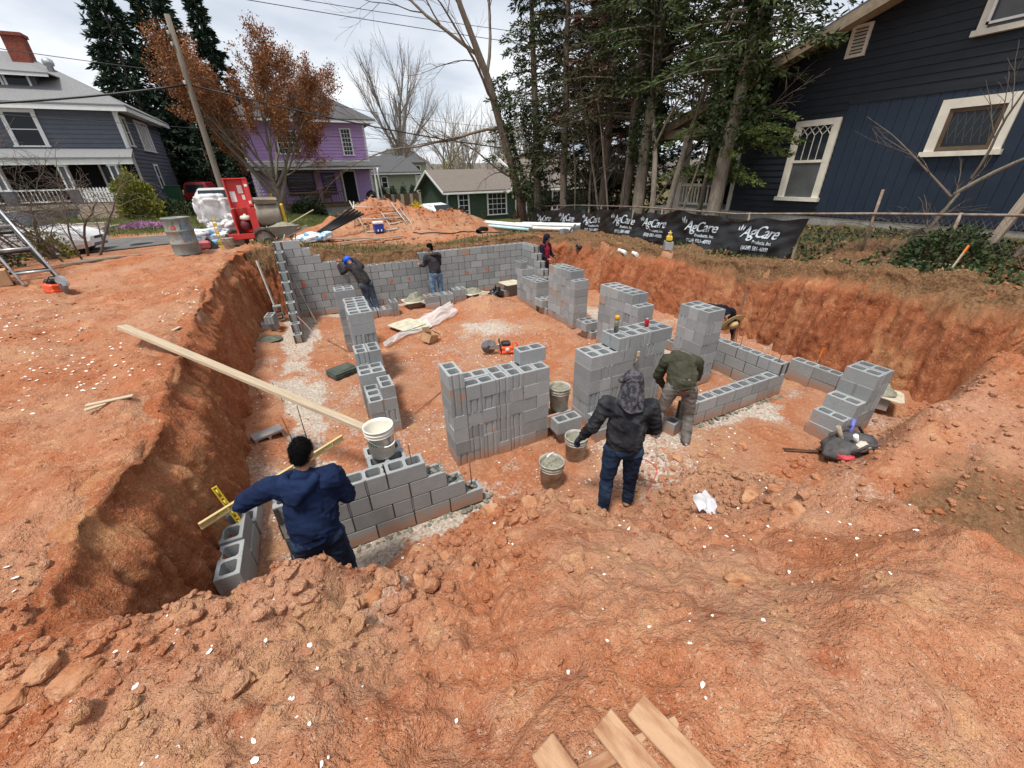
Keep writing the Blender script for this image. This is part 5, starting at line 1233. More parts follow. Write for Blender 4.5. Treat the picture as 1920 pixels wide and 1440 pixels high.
def person(label, loc, rz, J, top, legs, shoe, hair, skin=M_SKIN, voxel=.011, hood=None, handscale=1.0, disp=.012, gloves=None, bulk=1.0, legdisp=.010):
    """J: joints in the local frame (facing -y is 'towards' camera; +y is forward). keys: hip, chest, neck, head, l/r sh, el, wr, hp, kn, an, toe; hd = hand dirs"""
    t = thing('person', label, 'person', loc, rz)
    V = {k: Vector(v) for k, v in J.items() if k not in ('hdl', 'hdr', 'tl', 'tr', 'facing')}
    fc = Vector(J.get('facing', (0, 1, 0))).normalized(); upv = (V['head'] - V['neck']).normalized(); sdv = fc.cross(upv).normalized(); fc = upv.cross(sdv).normalized()
    MH = Matrix((sdv, fc, upv)).transposed().to_4x4()
    hc = V['head']
    def H(x, y, z): return hc + sdv * x + fc * y + upv * z
    segs = [(V['neck'] - upv * .06, V['neck'] + upv * .06, .055, .052), (V['hip'], V['chest'], .10, .11), (V['chest'], V['neck'], .10, .06)]
    for s in 'lr':
        segs += [(V[s + 'sh'], V[s + 'el'], .042, .036), (V[s + 'el'], V[s + 'wr'], .036, .026), (V[s + 'hp'], V[s + 'kn'], .065, .05), (V[s + 'kn'], V[s + 'an'], .045, .034), (V[s + 'an'], V[s + 'toe'], .034, .03), (V['chest'], V[s + 'sh'], .07, .045)]
        segs += fingers(V[s + 'wr'], J['hd' + s], J['t' + s], .55, handscale)
    sph = [(tuple(hc), (.074, .092, .112), MH), (tuple(H(0, .035, -.055)), (.055, .058, .062), MH), (tuple(H(0, .098, -.012)), (.013, .018, .020), MH), (tuple(H(.077, -.005, -.01)), (.012, .02, .03), MH), (tuple(H(-.077, -.005, -.01)), (.012, .02, .03), MH), (tuple(H(0, .083, .028)), (.05, .016, .012), MH), (tuple(H(0, .085, -.062)), (.024, .012, .009), MH)]
    body = capsule_parts(None, segs, sph, voxel, 3, 0, 0, 'body', skin, t)
    eb = MB()
    for s in (-1, 1): eb.lathe([(.001, .008), (.007, .005), (.009, 0), (.001, -.004)], tuple(H(s * .030, .088, .012)), 8, MH @ Matrix.Rotation(-PI / 2, 4, 'X'))
    eb.build('eyes', mat('eye_dark', (.02, .015, .012), .3), body)
    k = bulk
    ts = [(V['hip'] + Vector((0, 0, .03)), V['hip'].lerp(V['chest'], .5), .145 * k, .150 * k), (V['hip'].lerp(V['chest'], .5), V['chest'], .150 * k, .150 * k), (V['chest'], V['neck'] - upv * .03, .135 * k, .07)]
    for s in 'lr':
        ts += [(V['chest'] + (V[s + 'sh'] - V['chest']) * .35, V[s + 'sh'], .115 * k, .078 * k), (V[s + 'sh'], V[s + 'el'], .080 * k, .066 * k), (V[s + 'el'], V[s + 'wr'] + (V[s + 'el'] - V[s + 'wr']) * .12, .064 * k, .042 * k), (V['hip'] + (V[s + 'hp'] - V['hip']) * .6, V['hip'].lerp(V['chest'], .55) + (V[s + 'sh'] - V['chest']) * .38, .115 * k, .115 * k)]
    capsule_parts(None, ts, [], voxel * 1.1, 16, disp, len(label) % 7, top[0], top[1], t)
    if hood == 'down':
        hs = []
        for sx in (-1, 1): hs += [(H(sx * .085, .03, -.185), H(sx * .115, -.06, -.185), .034, .042), (H(sx * .115, -.06, -.185), H(sx * .085, -.15, -.215), .042, .05), (H(sx * .085, -.15, -.215), H(sx * .02, -.185, -.32), .05, .036), (H(sx * .05, -.14, -.20), H(sx * .01, -.17, -.28), .045, .05)]
        capsule_parts(None, hs + [(H(-.07, -.145, -.20), H(.07, -.145, -.20), .045, .045)], [], voxel, 5, disp * .6, 5, 'hood', top[1], t)
    ls = [(V['hip'] + (V['lhp'] - V['hip']) * .4, V['hip'] + (V['rhp'] - V['hip']) * .4, .125 * k, .125 * k), (V['hip'] + Vector((0, 0, .05)), V['hip'], .125 * k, .13 * k)]
    for s in 'lr': ls += [(V[s + 'hp'], V[s + 'kn'], .102 * k, .076 * k), (V[s + 'kn'], V[s + 'an'] + Vector((0, 0, .02)), .074 * k, .060 * k)]
    capsule_parts(None, ls, [], voxel * 1.1, 4, legdisp, 3, 'trousers', legs, t, 12)
    for s in 'lr':
        a, c = V[s + 'an'], V[s + 'toe']
        ss = [(a + Vector((0, 0, -.005)), a + Vector((0, 0, .05)), .05, .052), (a + Vector((0, 0, -.03)), c, .047, .042), (a + (a - c).normalized() * .04 + Vector((0, 0, -.03)), a + Vector((0, 0, -.03)), .04, .045)]
        capsule_parts(None, ss, [], .010, 3, 0, 0, 'shoe', shoe, t)
    if gloves:
        for s in 'lr': capsule_parts(None, [(a, c, r0 + .004, r1 + .004) for a, c, r0, r1 in fingers(V[s + 'wr'], J['hd' + s], J['t' + s], .55, handscale)], [], .007, 2, 0, 0, 'glove', gloves, t)
    if hair == 'short':
        hs = [(tuple(H(0, -.020, .026)), (.079, .088, .098), MH), (tuple(H(0, -.042, -.015)), (.070, .060, .075), MH)]
        ho = capsule_parts(None, [], hs, .010, 1, .008, 2, 'hair', M_HAIR, t, 40)
        n = len(ho.data.vertices); co = np.empty(n * 3); ho.data.vertices.foreach_get('co', co); nr = np.empty(n * 3); ho.data.vertices.foreach_get('normal', nr); rg_ = np.random.default_rng(3)
        k_ = rg_.integers(0, n, 2600); P_ = co.reshape(-1, 3)[k_]; D_ = nr.reshape(-1, 3)[k_] + np.array([0, 0, -.5]); s_ = .016 * rg_.uniform(.6, 1.4, 2600)[:, None]; D_ = D_ + rg_.normal(size=D_.shape) * .5; D_ /= np.linalg.norm(D_, axis=1)[:, None]; a_ = np.cross(D_, rg_.normal(size=D_.shape)); a_ /= np.linalg.norm(a_, axis=1)[:, None]
        link('hair_strands', np_mesh('hair_strands', np.stack([P_ - a_ * s_ * .12, P_ + a_ * s_ * .12, P_ + D_ * s_], 1).reshape(-1, 3), np.arange(7800).reshape(-1, 3), M_HAIR, False), ho)['kind'] = 'stuff'
    elif hair == 'hood':
        hs = [(tuple(H(0, -.025, .010)), (.108, .122, .138), MH), (tuple(H(0, -.06, -.10)), (.10, .09, .11), MH)]
        capsule_parts(None, [], hs, .013, 3, .012, 2, 'hood', top[1], t)
    elif hair == 'helmet':
        hs = [(tuple(H(0, -.005, .045)), (.112, .132, .105), MH)]
        o = capsule_parts(None, [], hs, .012, 3, 0, 2, 'hard_hat', mat('blue_hard_hat', (.01, .10, .62), .35, var=.05, scale=5), t)
        b = MB(); b.lathe([(.105, .0), (.135, -.004), (.135, .006), (.105, .01)], tuple(H(0, .012, .010)), 24, MH); b.build('brim', MATS['blue_hard_hat'], t)
    return t, V, H, MH
JEAN = cloth('dark_blue_denim', (.010, .018, .042), (.032, .058, .11), scale=5); JEANL = cloth('light_blue_denim', (.06, .12, .22), (.22, .32, .45), scale=6)
M_BOOT = mat('dusty_boot', (.22, .14, .085), .9, col2=(.36, .24, .15), scale=12); M_SNEAK = mat('black_white_shoe', (.04, .04, .045), .7, col2=(.65, .63, .6), scale=14, lo=.52, hi=.60)
# man in blue hoodie, seen from behind, elbows out over the level
zb = zat(-1.62, -.52)
J = dict(hip=(0, 0, .93), chest=(.02, .10, 1.26), neck=(.02, .14, 1.47), head=(.04, .17, 1.60), facing=(.25, 1, -.35),
         lsh=(-.20, .10, 1.40), lel=(-.45, .12, 1.27), lwr=(-.38, .38, 1.12), rsh=(.21, .10, 1.40), rel=(.27, .14, 1.10), rwr=(.20, .36, 1.06), hdl=(.5, .8, -.1), hdr=(-.3, .9, 0), tl=(.5, 0, 1), tr=(-.5, 0, 1),
         lhp=(-.10, 0, .88), lkn=(-.12, .05, .47), lan=(-.13, -.02, .08), ltoe=(-.15, .14, .04), rhp=(.10, 0, .88), rkn=(.13, .04, .47), ran=(.14, -.03, .08), rtoe=(.17, .13, .04))
person('man in navy blue hoodie with his back turned, holding a long level', (-1.66, -.62, zb), rad(-8), J, ('hoodie', cloth('navy_hoodie', (.007, .014, .042), (.012, .026, .075))), JEAN, M_BOOT, 'short', hood='down', disp=.018, bulk=1.08)
# man in dark jacket with camouflage cloth cap
zb = zat(1.30, -.82)
J = dict(hip=(0, 0, .95), chest=(0, .03, 1.30), neck=(.0, .06, 1.52), head=(.01, .09, 1.64), facing=(-.2, 1, -.25),
         lsh=(-.21, .03, 1.43), lel=(-.34, .00, 1.14), lwr=(-.45, .13, .90), rsh=(.21, .03, 1.43), rel=(.30, .06, 1.14), rwr=(.24, .26, .98), hdl=(-.35, .45, -.8), hdr=(-.2, .8, -.4), tl=(.6, .6, 0), tr=(-.6, .6, 0),
         lhp=(-.10, 0, .90), lkn=(-.13, .01, .49), lan=(-.14, -.05, .08), ltoe=(-.18, .11, .04), rhp=(.10, 0, .90), rkn=(.12, .07, .50), ran=(.14, .12, .09), rtoe=(.20, .26, .04))
M_CAMO = mat('dark_camouflage_cloth', (.022, .023, .030), .9, col2=(.085, .08, .09), scale=24, lo=.46, hi=.54, bump=.3, bscale=50)
t, V, H, MH = person('man in black jacket and camouflage cap reaching to a bucket', (1.27, -.86, zb), rad(-36), J, ('jacket', cloth('black_jacket', (.014, .015, .019), (.045, .047, .053), bs=30)), JEAN, M_BOOT, None, gloves=mat('white_and_navy_glove', (.03, .035, .06), .9, col2=(.6, .58, .55), scale=9, lo=.5, hi=.56), disp=.020, bulk=1.06)
capsule_parts(None, [], [(tuple(H(0, -.012, .045)), (.098, .112, .088), MH), (tuple(H(0, .09, .03)), (.075, .07, .018), MH)], .011, 2, .004, 1, 'cap', M_CAMO, t)
def drape(u, v):
    a = rad(-150 + 300 * u) - PI / 2; rr = .098 + .03 * v + .012 * math.sin(u * 26 + v * 3) * (.3 + v)
    p = H(math.cos(a) * rr, math.sin(a) * rr * 1.12 - .012 - .02 * v, .03 - v * .30 * (1 - .35 * abs(u - .5) * 2)); return tuple(p)
sheet_mesh('neck_cloth', drape, 70, 30, M_CAMO, t)
capsule_parts(None, [(H(.05, -.12, -.12), H(.06, -.15, -.20), .030, .012), (H(-.10, -.06, .05), H(-.135, -.07, .03), .032, .03)], [], .009, 2, .003, 1, 'cloth_knot', M_CAMO, t)
# man in olive hoodie bending over
zb = zat(3.0, .0)
J = dict(hip=(0, 0, .92), chest=(0, .24, 1.13), neck=(-.03, .43, 1.11), head=(-.05, .53, 1.01), facing=(0, .4, -1),
         lsh=(-.20, .30, 1.15), lel=(-.27, .36, .86), lwr=(-.15, .48, .62), rsh=(.20, .30, 1.15), rel=(.26, .42, .86), rwr=(.06, .50, .62), hdl=(.2, .1, -1), hdr=(-.2, .1, -1), tl=(.6, .6, 0), tr=(-.6, .6, 0),
         lhp=(-.11, 0, .86), lkn=(-.20, .08, .47), lan=(-.23, -.02, .08), ltoe=(-.28, .14, .04), rhp=(.11, 0, .86), rkn=(.17, .06, .46), ran=(.18, -.10, .08), rtoe=(.22, .06, .04))
t, V, H, MH = person('man in olive green hoodie and grey jeans bending over a block', (2.92, -.10, zb - .05), rad(-40), J, ('hoodie', cloth('olive_hoodie', (.040, .041, .026), (.068, .068, .046))), cloth('grey_jeans', (.10, .09, .085), (.24, .22, .205), scale=5), M_SNEAK, 'hood', disp=.018, bulk=1.08)
b = MB(); b.lathe([(.150, -.012), (.156, -.01), (.156, .012), (.150, .012)], (0, -.005, .955), 24, Matrix.Rotation(.5, 4, 'X')); b.build('belt', mat('dark_red_belt', (.16, .03, .03), .7), t)
# man in hard hat at the far wall
zb = zat(.1, 8.2)
J = dict(hip=(.06, 0, .90), chest=(-.10, .14, 1.22), neck=(-.20, .26, 1.38), head=(-.24, .34, 1.44), facing=(-.2, 1, -.55),
         lsh=(-.28, .20, 1.32), lel=(-.46, .34, 1.16), lwr=(-.52, .46, 1.38), rsh=(.06, .22, 1.30), rel=(-.05, .50, 1.42), rwr=(-.42, .60, 1.44), hdl=(.1, .8, .2), hdr=(-1, .2, 0), tl=(1, 0, .2), tr=(0, 0, 1),
         lhp=(-.03, 0, .86), lkn=(.02, .10, .47), lan=(.10, -.02, .08), ltoe=(.10, .16, .04), rhp=(.15, 0, .86), rkn=(.20, .06, .47), ran=(.24, -.08, .08), rtoe=(.26, .09, .04))
person('man in blue hard hat leaning over the far block wall', (-.08, 8.16, zb), 0, J, ('jumper', cloth('dark_grey_jumper', (.025, .022, .024), (.05, .045, .047))), cloth('slate_blue_jeans', (.035, .055, .085), (.10, .14, .19), scale=8), M_BOOT, 'helmet', voxel=.015)
# man in grey hoodie and light jeans
zb = zat(1.95, 8.3)
J = dict(hip=(0, 0, .93), chest=(-.02, .05, 1.27), neck=(-.03, .09, 1.48), head=(-.06, .12, 1.61), facing=(-.9, .5, -.25),
         lsh=(-.20, .06, 1.40), lel=(-.27, .14, 1.14), lwr=(-.33, .36, 1.12), rsh=(.18, .06, 1.40), rel=(.22, .18, 1.12), rwr=(-.05, .36, 1.10), hdl=(-.2, .8, .3), hdr=(-.6, .8, 0), tl=(.5, 0, 1), tr=(-.5, 0, 1),
         lhp=(-.10, 0, .88), lkn=(-.12, .03, .47), lan=(-.12, -.02, .08), ltoe=(-.15, .15, .04), rhp=(.10, 0, .88), rkn=(.12, .03, .47), ran=(.12, -.02, .08), rtoe=(.15, .15, .04))
person('man in charcoal hoodie and light blue jeans at the far wall', (1.96, 8.22, zb), rad(5), J, ('hoodie', cloth('charcoal_hoodie', (.028, .027, .032), (.055, .053, .060))), JEANL, M_BOOT, 'short', voxel=.015, hood='down')
# man in red vest behind the far right corner, facing the camera
zb = zat(5.75, 8.35)
J = dict(hip=(0, 0, .93), chest=(0, .03, 1.27), neck=(0, .06, 1.48), head=(0, .10, 1.61), facing=(-.1, 1, -.3),
         lsh=(-.19, .03, 1.40), lel=(-.25, .08, 1.12), lwr=(-.20, .28, 1.02), rsh=(.19, .03, 1.40), rel=(.25, .08, 1.12), rwr=(.20, .28, 1.02), hdl=(.2, .9, -.2), hdr=(-.2, .9, -.2), tl=(.6, 0, .6), tr=(-.6, 0, .6),
         lhp=(-.10, 0, .88), lkn=(-.11, .04, .47), lan=(-.11, -.02, .08), ltoe=(-.13, .13, .04), rhp=(.10, 0, .88), rkn=(.11, .04, .47), ran=(.11, -.02, .08), rtoe=(.13, .13, .04))
t, V, H, MH = person('man in dark hood and red vest standing behind the far right corner', (5.66, 8.25, zb), rad(205), J, ('hooded_jumper', cloth('navy_jumper', (.012, .014, .03))), JEAN, M_BOOT, None, voxel=.015)
capsule_parts(None, [], [(tuple(H(0, -.03, .03)), (.105, .115, .125), MH), (tuple(H(0, -.05, -.10)), (.10, .08, .10), MH)], .014, 3, .006, 2, 'hood', MATS['navy_jumper'], t)
capsule_parts(None, [(V['hip'] + Vector((0, .01, .06)), V['chest'], .160, .162), (V['chest'], V['neck'] - Vector((0, 0, .06)), .15, .08), (V['chest'] + Vector((-.1, 0, .03)), V['lsh'] + Vector((.03, 0, 0)), .12, .085), (V['chest'] + Vector((.1, 0, .03)), V['rsh'] - Vector((.03, 0, 0)), .12, .085)], [], .015, 4, .008, 1, 'vest', cloth('dark_red_vest', (.26, .02, .04)), t)
# man in straw hat stooping against the right bank
zb = zat(5.95, 1.6)
J = dict(hip=(0, 0, .88), chest=(.0, .36, .98), neck=(0, .54, .93), head=(0, .62, .88), facing=(0, .5, -1),
         lsh=(-.19, .42, .98), lel=(-.25, .48, .70), lwr=(-.20, .60, .45), rsh=(.19, .42, .98), rel=(.25, .48, .70), rwr=(.18, .60, .45), hdl=(.1, .3, -1), hdr=(-.1, .3, -1), tl=(.6, .6, 0), tr=(-.6, .6, 0),
         lhp=(-.10, 0, .84), lkn=(-.14, .08, .46), lan=(-.15, -.03, .08), ltoe=(-.18, .12, .04), rhp=(.10, 0, .84), rkn=(.14, .08, .46), ran=(.15, -.03, .08), rtoe=(.18, .12, .04))
t, V, H, MH = person('man in straw hat and dark top stooping beside the right bank', (5.86, 1.98, zb), rad(172), J, ('jumper', cloth('black_navy_top', (.010, .011, .02))), JEAN, M_BOOT, 'short', voxel=.015)
b = MB(); b.lathe([(.001, .135), (.06, .13), (.085, .10), (.095, .035), (.11, .025), (.17, .015), (.225, .03), (.225, .022), (.17, .005), (.10, .01), (.09, .02)], tuple(H(0, 0, .03)), 30, MH @ Matrix.Rotation(.0, 4, 'X'))
hat = b.build('straw_hat', mat('straw', (.62, .45, .22), .9, var=.2, scale=30, stretch=(1, 1, 6), bump=.4, bscale=80), t)
b = MB(); b.lathe([(.0975, .035), (.094, .06), (.092, .06), (.095, .035)], tuple(H(0, 0, .03)), 30, MH); b.build('hat_band', M_BLACK, hat)
# ------------------------------------------------------------------ buildings
M_WHITE = mat('white_trim_paint', (.76, .76, .75), .5, var=.06, scale=5)
M_CREAM = mat('cream_trim_paint', (.66, .62, .52), .6, var=.10, scale=4, bump=.08, bscale=20)
M_SHING = mat('grey_shingles', (.21, .21, .215), .95, var=.25, scale=18, stretch=(1, 1, 3), bump=.5, bscale=22)
M_SHINGD = mat('dark_shingles', (.085, .085, .088), .95, var=.3, scale=16, bump=.5, bscale=22)
M_SHINGB = mat('brown_shingles', (.16, .135, .115), .95, var=.25, scale=16, bump=.5, bscale=22)
M_GREYS = mat('slate_grey_siding', (.105, .116, .142), .7, var=.08, scale=4)
M_PURP = mat('purple_siding', (.47, .30, .57), .7, var=.06, scale=4)
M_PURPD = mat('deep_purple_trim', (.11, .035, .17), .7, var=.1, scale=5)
M_GREEN = mat('dark_green_boards', (.055, .085, .055), .8, var=.12, scale=5)
M_BEIGE = mat('sage_siding', (.33, .36, .27), .8, var=.05, scale=4)
M_NAVY = mat('navy_siding', (.014, .018, .024), .65, var=.14, scale=3, bump=.06, bscale=30)
M_NAVYP = mat('navy_grooved_panel', (.014, .025, .044), .6, var=.10, scale=3, bump=.05, bscale=30)
M_BRICKC = mat('chimney_brick', (.20, .055, .035), .9, var=.3, scale=14, bump=.3, bscale=30)
M_FOUND = mat('foundation_render', (.30, .29, .27), .95, var=.15, scale=5)
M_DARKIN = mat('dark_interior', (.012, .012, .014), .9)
M_BROWNW = mat('brown_stained_wood', (.10, .065, .04), .85, var=.2, scale=6)
def lap(b, axis, c, u0, u1, z0, z1, h, out, clip=None, depth=.018):
    """lap siding: wedge boards on a wall plane; axis 'y' = wall in plane y=c spanning x; out = outward sign"""
    n = max(1, int(round((z1 - z0) / h)))
    for i in range(n):
        a = z0 + (z1 - z0) * i / n; e = z0 + (z1 - z0) * (i + 1) / n
        lo, hi = (u0, u1) if clip is None else clip((a + e) / 2)
        if hi - lo < .05: continue
        P = []
        for u in (lo, hi):
            for d, z in ((.0, a), (depth, a), (depth * .25, e + .004), (0, e + .004)):
                P.append((u, c + out * d, z) if axis == 'y' else (c + out * d, u, z))
        b.add(P, [(0, 1, 2, 3), (4, 7, 6, 5), (1, 5, 6, 2), (0, 4, 5, 1), (3, 2, 6, 7), (0, 3, 7, 4)])
def window(par, axis, c, u0, u1, z0, z1, out, fr=.10, mull=(0, 1), trim=M_WHITE, upper=None, sill=True):
    """window as a part: casing with pane(s) as sub-parts; mull = (vertical bars, horizontal bars)"""
    def bx(b, a0, a1, d0, d1, e0, e1):
        d0, d1 = sorted((c + out * d0, c + out * d1))
        if axis == 'y': b.bb(a0, a1, d0, d1, e0, e1)
        else: b.bb(d0, d1, a0, a1, e0, e1)
    b = MB()
    bx(b, u0, u0 + fr, .0, .055, z0, z1); bx(b, u1 - fr, u1, .0, .055, z0, z1); bx(b, u0 - .03, u1 + .03, .0, .062, z1 - .002, z1 + fr * .9)
    if sill: bx(b, u0 - .05, u1 + .05, .0, .10, z0 - .06, z0 + .012)
    w = b.build('window', trim, par)
    p = MB(); bx(p, u0 + fr, u1 - fr, .004, .016, z0, z1); p.build('pane', M_GLASS, w)
    m = MB(); a0, a1 = u0 + fr, u1 - fr
    for i in range(mull[0]): u = a0 + (a1 - a0) * (i + 1) / (mull[0] + 1); bx(m, u - .014, u + .014, .017, .034, z0, z1)
    for i in range(mull[1]): z = z0 + (z1 - z0) * (i + 1) / (mull[1] + 1); bx(m, a0, a1, .018, .038, z - .02, z + .02)
    if m.v: m.build('mullion', trim, w)
    return w
def part(name, m, par, *boxes):
    b = MB()
    for bx in boxes: b.bb(*bx)
    return b.build(name, m, par)
def poly(name, m, par, V, F, th=0.0):
    b = MB(); b.add(V, F); return b.build(name, m, par)
def slab(name, m, par, quads, th=.10):
    """roof planes: each quad/tri extruded downwards"""
    b = MB()
    for q in quads:
        n = len(q); V = [tuple(p) for p in q] + [(p[0], p[1], p[2] - th) for p in q]
        b.add(V, [tuple(range(n)), tuple(range(n, 2 * n))[::-1]] + [(i, n + i, n + (i + 1) % n, (i + 1) % n) for i in range(n)])
    return b.build(name, m, par)

# grey house, left
t = thing('grey_house', 'two storey slate grey house with white trim and porch, far left', 'house')
b = MB(); b.bb(-24, -9.06, 29.62, 38, 1.2, 7.12); w = b.build('wall', M_GREYS, t)
b = MB(); lap(b, 'y', 29.6, -24, -9.06, 4.75, 7.1, .22, -1, depth=.05); lap(b, 'x', -9.04, 29.62, 38, 2.0, 7.1, .22, 1, depth=.05); b.build('siding', M_GREYS, w)
part('corner_trim', M_WHITE, t, (-9.16, -9.0, 29.55, 29.66, 2.4, 6.9))
b = MB(); b.tube([(-8.75, 29.2, 7.0), (-8.95, 29.42, 6.75), (-8.98, 29.50, 6.5), (-8.98, 29.50, 4.72)], .055, 8); b.build('downpipe', M_WHITE, t)
ex, ey0, ey1, ez = -8.35, 28.95, 38.6, 7.14
slab('roof', M_SHING, t, [[(ex, ey0, ez), (ex, ey1, ez), (-13.2, 33.8, 9.95)], [(-24, ey0, ez), (ex, ey0, ez), (-13.2, 33.8, 9.95), (-24, 33.8, 9.95)], [(ex, ey1, ez), (-24, ey1, ez), (-24, 33.8, 9.95), (-13.2, 33.8, 9.95)]], .08)
part('fascia', M_WHITE, t, (-24, ex, ey0 + .02, ey0 + .08, ez - .30, ez - .085), (ex - .08, ex - .02, ey0 + .08, ey1, ez - .30, ez - .085)); part('soffit', M_WHITE, t, (-24, ex - .09, ey0 + .09, 29.58, ez - .22, ez - .17), (-9.0, ex - .09, 29.59, ey1, ez - .22, ez - .17))
window(t, 'y', 29.545, -13.66, -12.30, 5.25, 6.72, -1, .17); window(t, 'y', 29.545, -17.0, -15.6, 5.25, 6.72, -1, .17)
window(t, 'x', -8.985, 29.75, 30.5, 5.3, 6.6, 1, .12); wd_ = window(t, 'x', -8.985, 32.3, 34.9, 5.2, 6.66, 1, .14, (3, 0)); window(t, 'x', -8.985, 32.9, 33.8, 3.1, 4.35, 1, .12)
b = MB()
for i in range(7): b.bb(-8.96, -8.93, 32.45 + i * .36, 32.60 + i * .36, 5.2, 6.6)
b.build('window_slats', M_WHITE, wd_)
# dormer
d = part('dormer', M_GREYS, t, (-17.5, -11.95, 30.45, 34, 7.3, 8.55)); b = MB(); lap(b, 'y', 30.44, -17.5, -11.95, 7.5, 8.5, .17, -1); b.build('siding', M_GREYS, d)
slab('dormer_roof', M_SHING, t, [[(-18, 29.9, 8.62), (-11.2, 29.9, 8.50), (-13.2, 33.6, 9.5), (-18, 33.6, 9.5)], [(-11.2, 29.9, 8.50), (-11.2, 33.8, 8.6), (-13.2, 33.6, 9.5)]], .06); part('dormer_fascia', M_WHITE, t, (-18, -11.22, 29.92, 29.98, 8.33, 8.50))
for u in (-13.15, -14.2): window(t, 'y', 30.42, u, u + 1.0, 7.9, 8.40, -1, .09, (0, 0), sill=True)
ch = part('chimney', M_BRICKC, t, (-13.25, -12.45, 32.7, 33.4, 9.2, 10.5)); part('cap', M_BRICKC, ch, (-13.32, -12.38, 32.63, 33.47, 10.45, 10.6))
b = MB(); b.lathe([(.14, 0), (.14, .35), (.22, .38), (.24, .5), (.22, .62), (.10, .70), (.001, .72)], (-11.6, 32.0, 8.75), 14); b.build('roof_vent', M_STEEL, t)
# porch
slab('porch_roof', M_SHING, t, [[(-24, 26.85, 4.62), (-8.45, 26.85, 4.62), (-8.9, 29.6, 5.15), (-24, 29.6, 5.15)]], .07); part('porch_beam', M_WHITE, t, (-24, -8.5, 26.9, 27.1, 4.30, 4.56))
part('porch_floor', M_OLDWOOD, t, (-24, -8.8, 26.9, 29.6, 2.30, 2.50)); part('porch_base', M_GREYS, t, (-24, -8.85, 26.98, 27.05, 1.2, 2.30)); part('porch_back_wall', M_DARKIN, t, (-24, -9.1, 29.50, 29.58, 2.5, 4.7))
for x in (-16.2, -13.9, -11.45, -9.45):
    c = part('column', M_WHITE, t, (x - .25, x + .25, 26.98, 27.3, 3.16, 3.24), (x - .17, x - .10, 27.0, 27.28, 3.2, 4.3), (x + .10, x + .17, 27.0, 27.28, 3.2, 4.3), (x - .21, x + .21, 26.98, 27.3, 4.22, 4.31)); part('infill', M_GREYS, c, (x - .10, x + .10, 27.05, 27.25, 3.24, 4.22)); part('pier', M_GREYS, c, (x - .22, x + .22, 27.0, 27.32, 2.3, 3.16))
g = thing('picket_gate', 'white picket gate across the grey house porch steps', 'gate')
for i in range(12):
    x = -11.15 + i * .135; b = MB(); b.prism([(x, 2.56), (x + .095, 2.56), (x + .095, 3.20), (x + .0475, 3.27), (x, 3.20)], 26.90, 26.925, 'y'); b.build('picket', M_WHITE, g)
part('rail', M_WHITE, g, (-11.15, -9.55, 26.93, 26.96, 2.72, 2.79), (-11.15, -9.55, 26.93, 26.96, 3.02, 3.09))
for x0, x1 in ((-13.65, -11.75), (-15.9, -14.2)):
    rl = part('railing', M_WHITE, t, (x0, x1, 27.12, 27.18, 3.15, 3.22), (x0, x1, 27.12, 27.18, 2.62, 2.68))
    for i in range(int((x1 - x0) / .16)): part('baluster', M_WHITE, rl, (x0 + .06 + i * .16, x0 + .09 + i * .16, 27.135, 27.165, 2.68, 3.15))
dr = part('door', M_WHITE, t, (-10.7, -10.6, 29.42, 29.48, 2.5, 4.55), (-9.75, -9.65, 29.42, 29.48, 2.5, 4.55), (-10.7, -9.65, 29.42, 29.48, 4.55, 4.66), (-10.6, -9.75, 29.44, 29.47, 2.5, 3.1)); part('pane', M_GLASS, dr, (-10.6, -9.75, 29.45, 29.465, 3.1, 4.55))
for i in range(4): part('step', M_OLDWOOD, t, (-11.4, -9.5, 26.9 - .28 * (i + 1), 26.9 - .28 * i, 1.5, 2.36 - .16 * i))
b = MB(); b.bar((-9.45, 26.9, 3.2), (-9.35, 25.7, 2.35), .07, .09); b.bb(-9.42, -9.3, 25.66, 25.78, 1.6, 2.5); b.build('handrail', M_WHITE, t)
s_ = thing('garden_steps', 'three concrete steps up from the street to the grey house', 'steps')
for i in range(3): part('step', mat('weathered_concrete', (.34, .30, .25), .95, var=.15, scale=6), s_, (-10.8, -8.6, 19.2 + .4 * i, 19.65 + .4 * i, 1.2, 1.70 + .15 * i))
b = MB(); b.bb(-10.6, -8.9, 20.6, 25.6, 1.60, 1.72); tag(b.build('path', MATS['weathered_concrete']), kind='structure')

# purple house
t = thing('purple_house', 'two storey purple house with dark hipped roof and porch', 'house')
w = part('wall', M_PURP, t, (-3.8, 4.7, 34.82, 43, .8, 7.3)); b = MB(); lap(b, 'y', 34.8, -3.8, 4.7, 4.65, 7.3, .22, -1, depth=.05); lap(b, 'y', 34.8, -3.8, 4.7, 1.7, 4.4, .22, -1, depth=.05); b.build('siding', M_PURP, w)
part('corner_trim', M_WHITE, t, (4.62, 4.78, 34.76, 34.84, .9, 7.2), (-3.88, -3.74, 34.76, 34.84, 4.4, 7.2)); part('sill_band', M_WHITE, t, (-3.8, 4.7, 34.74, 34.79, 4.52, 4.64))
slab('roof', M_SHINGD, t, [[(-4.6, 34.0, 7.32), (5.6, 34.0, 7.32), (.9, 38.9, 10.1), (.1, 38.9, 10.1)], [(5.6, 34.0, 7.32), (5.6, 43.8, 7.32), (.9, 38.9, 10.1)], [(-4.6, 43.8, 7.32), (-4.6, 34.0, 7.32), (.1, 38.9, 10.1)], [(5.6, 43.8, 7.32), (-4.6, 43.8, 7.32), (.1, 38.9, 10.1), (.9, 38.9, 10.1)]], .06); part('fascia', M_WHITE, t, (-4.6, 5.6, 34.02, 34.08, 7.08, 7.25)); part('soffit', M_WHITE, t, (-4.5, 5.5, 34.1, 34.75, 7.12, 7.16))
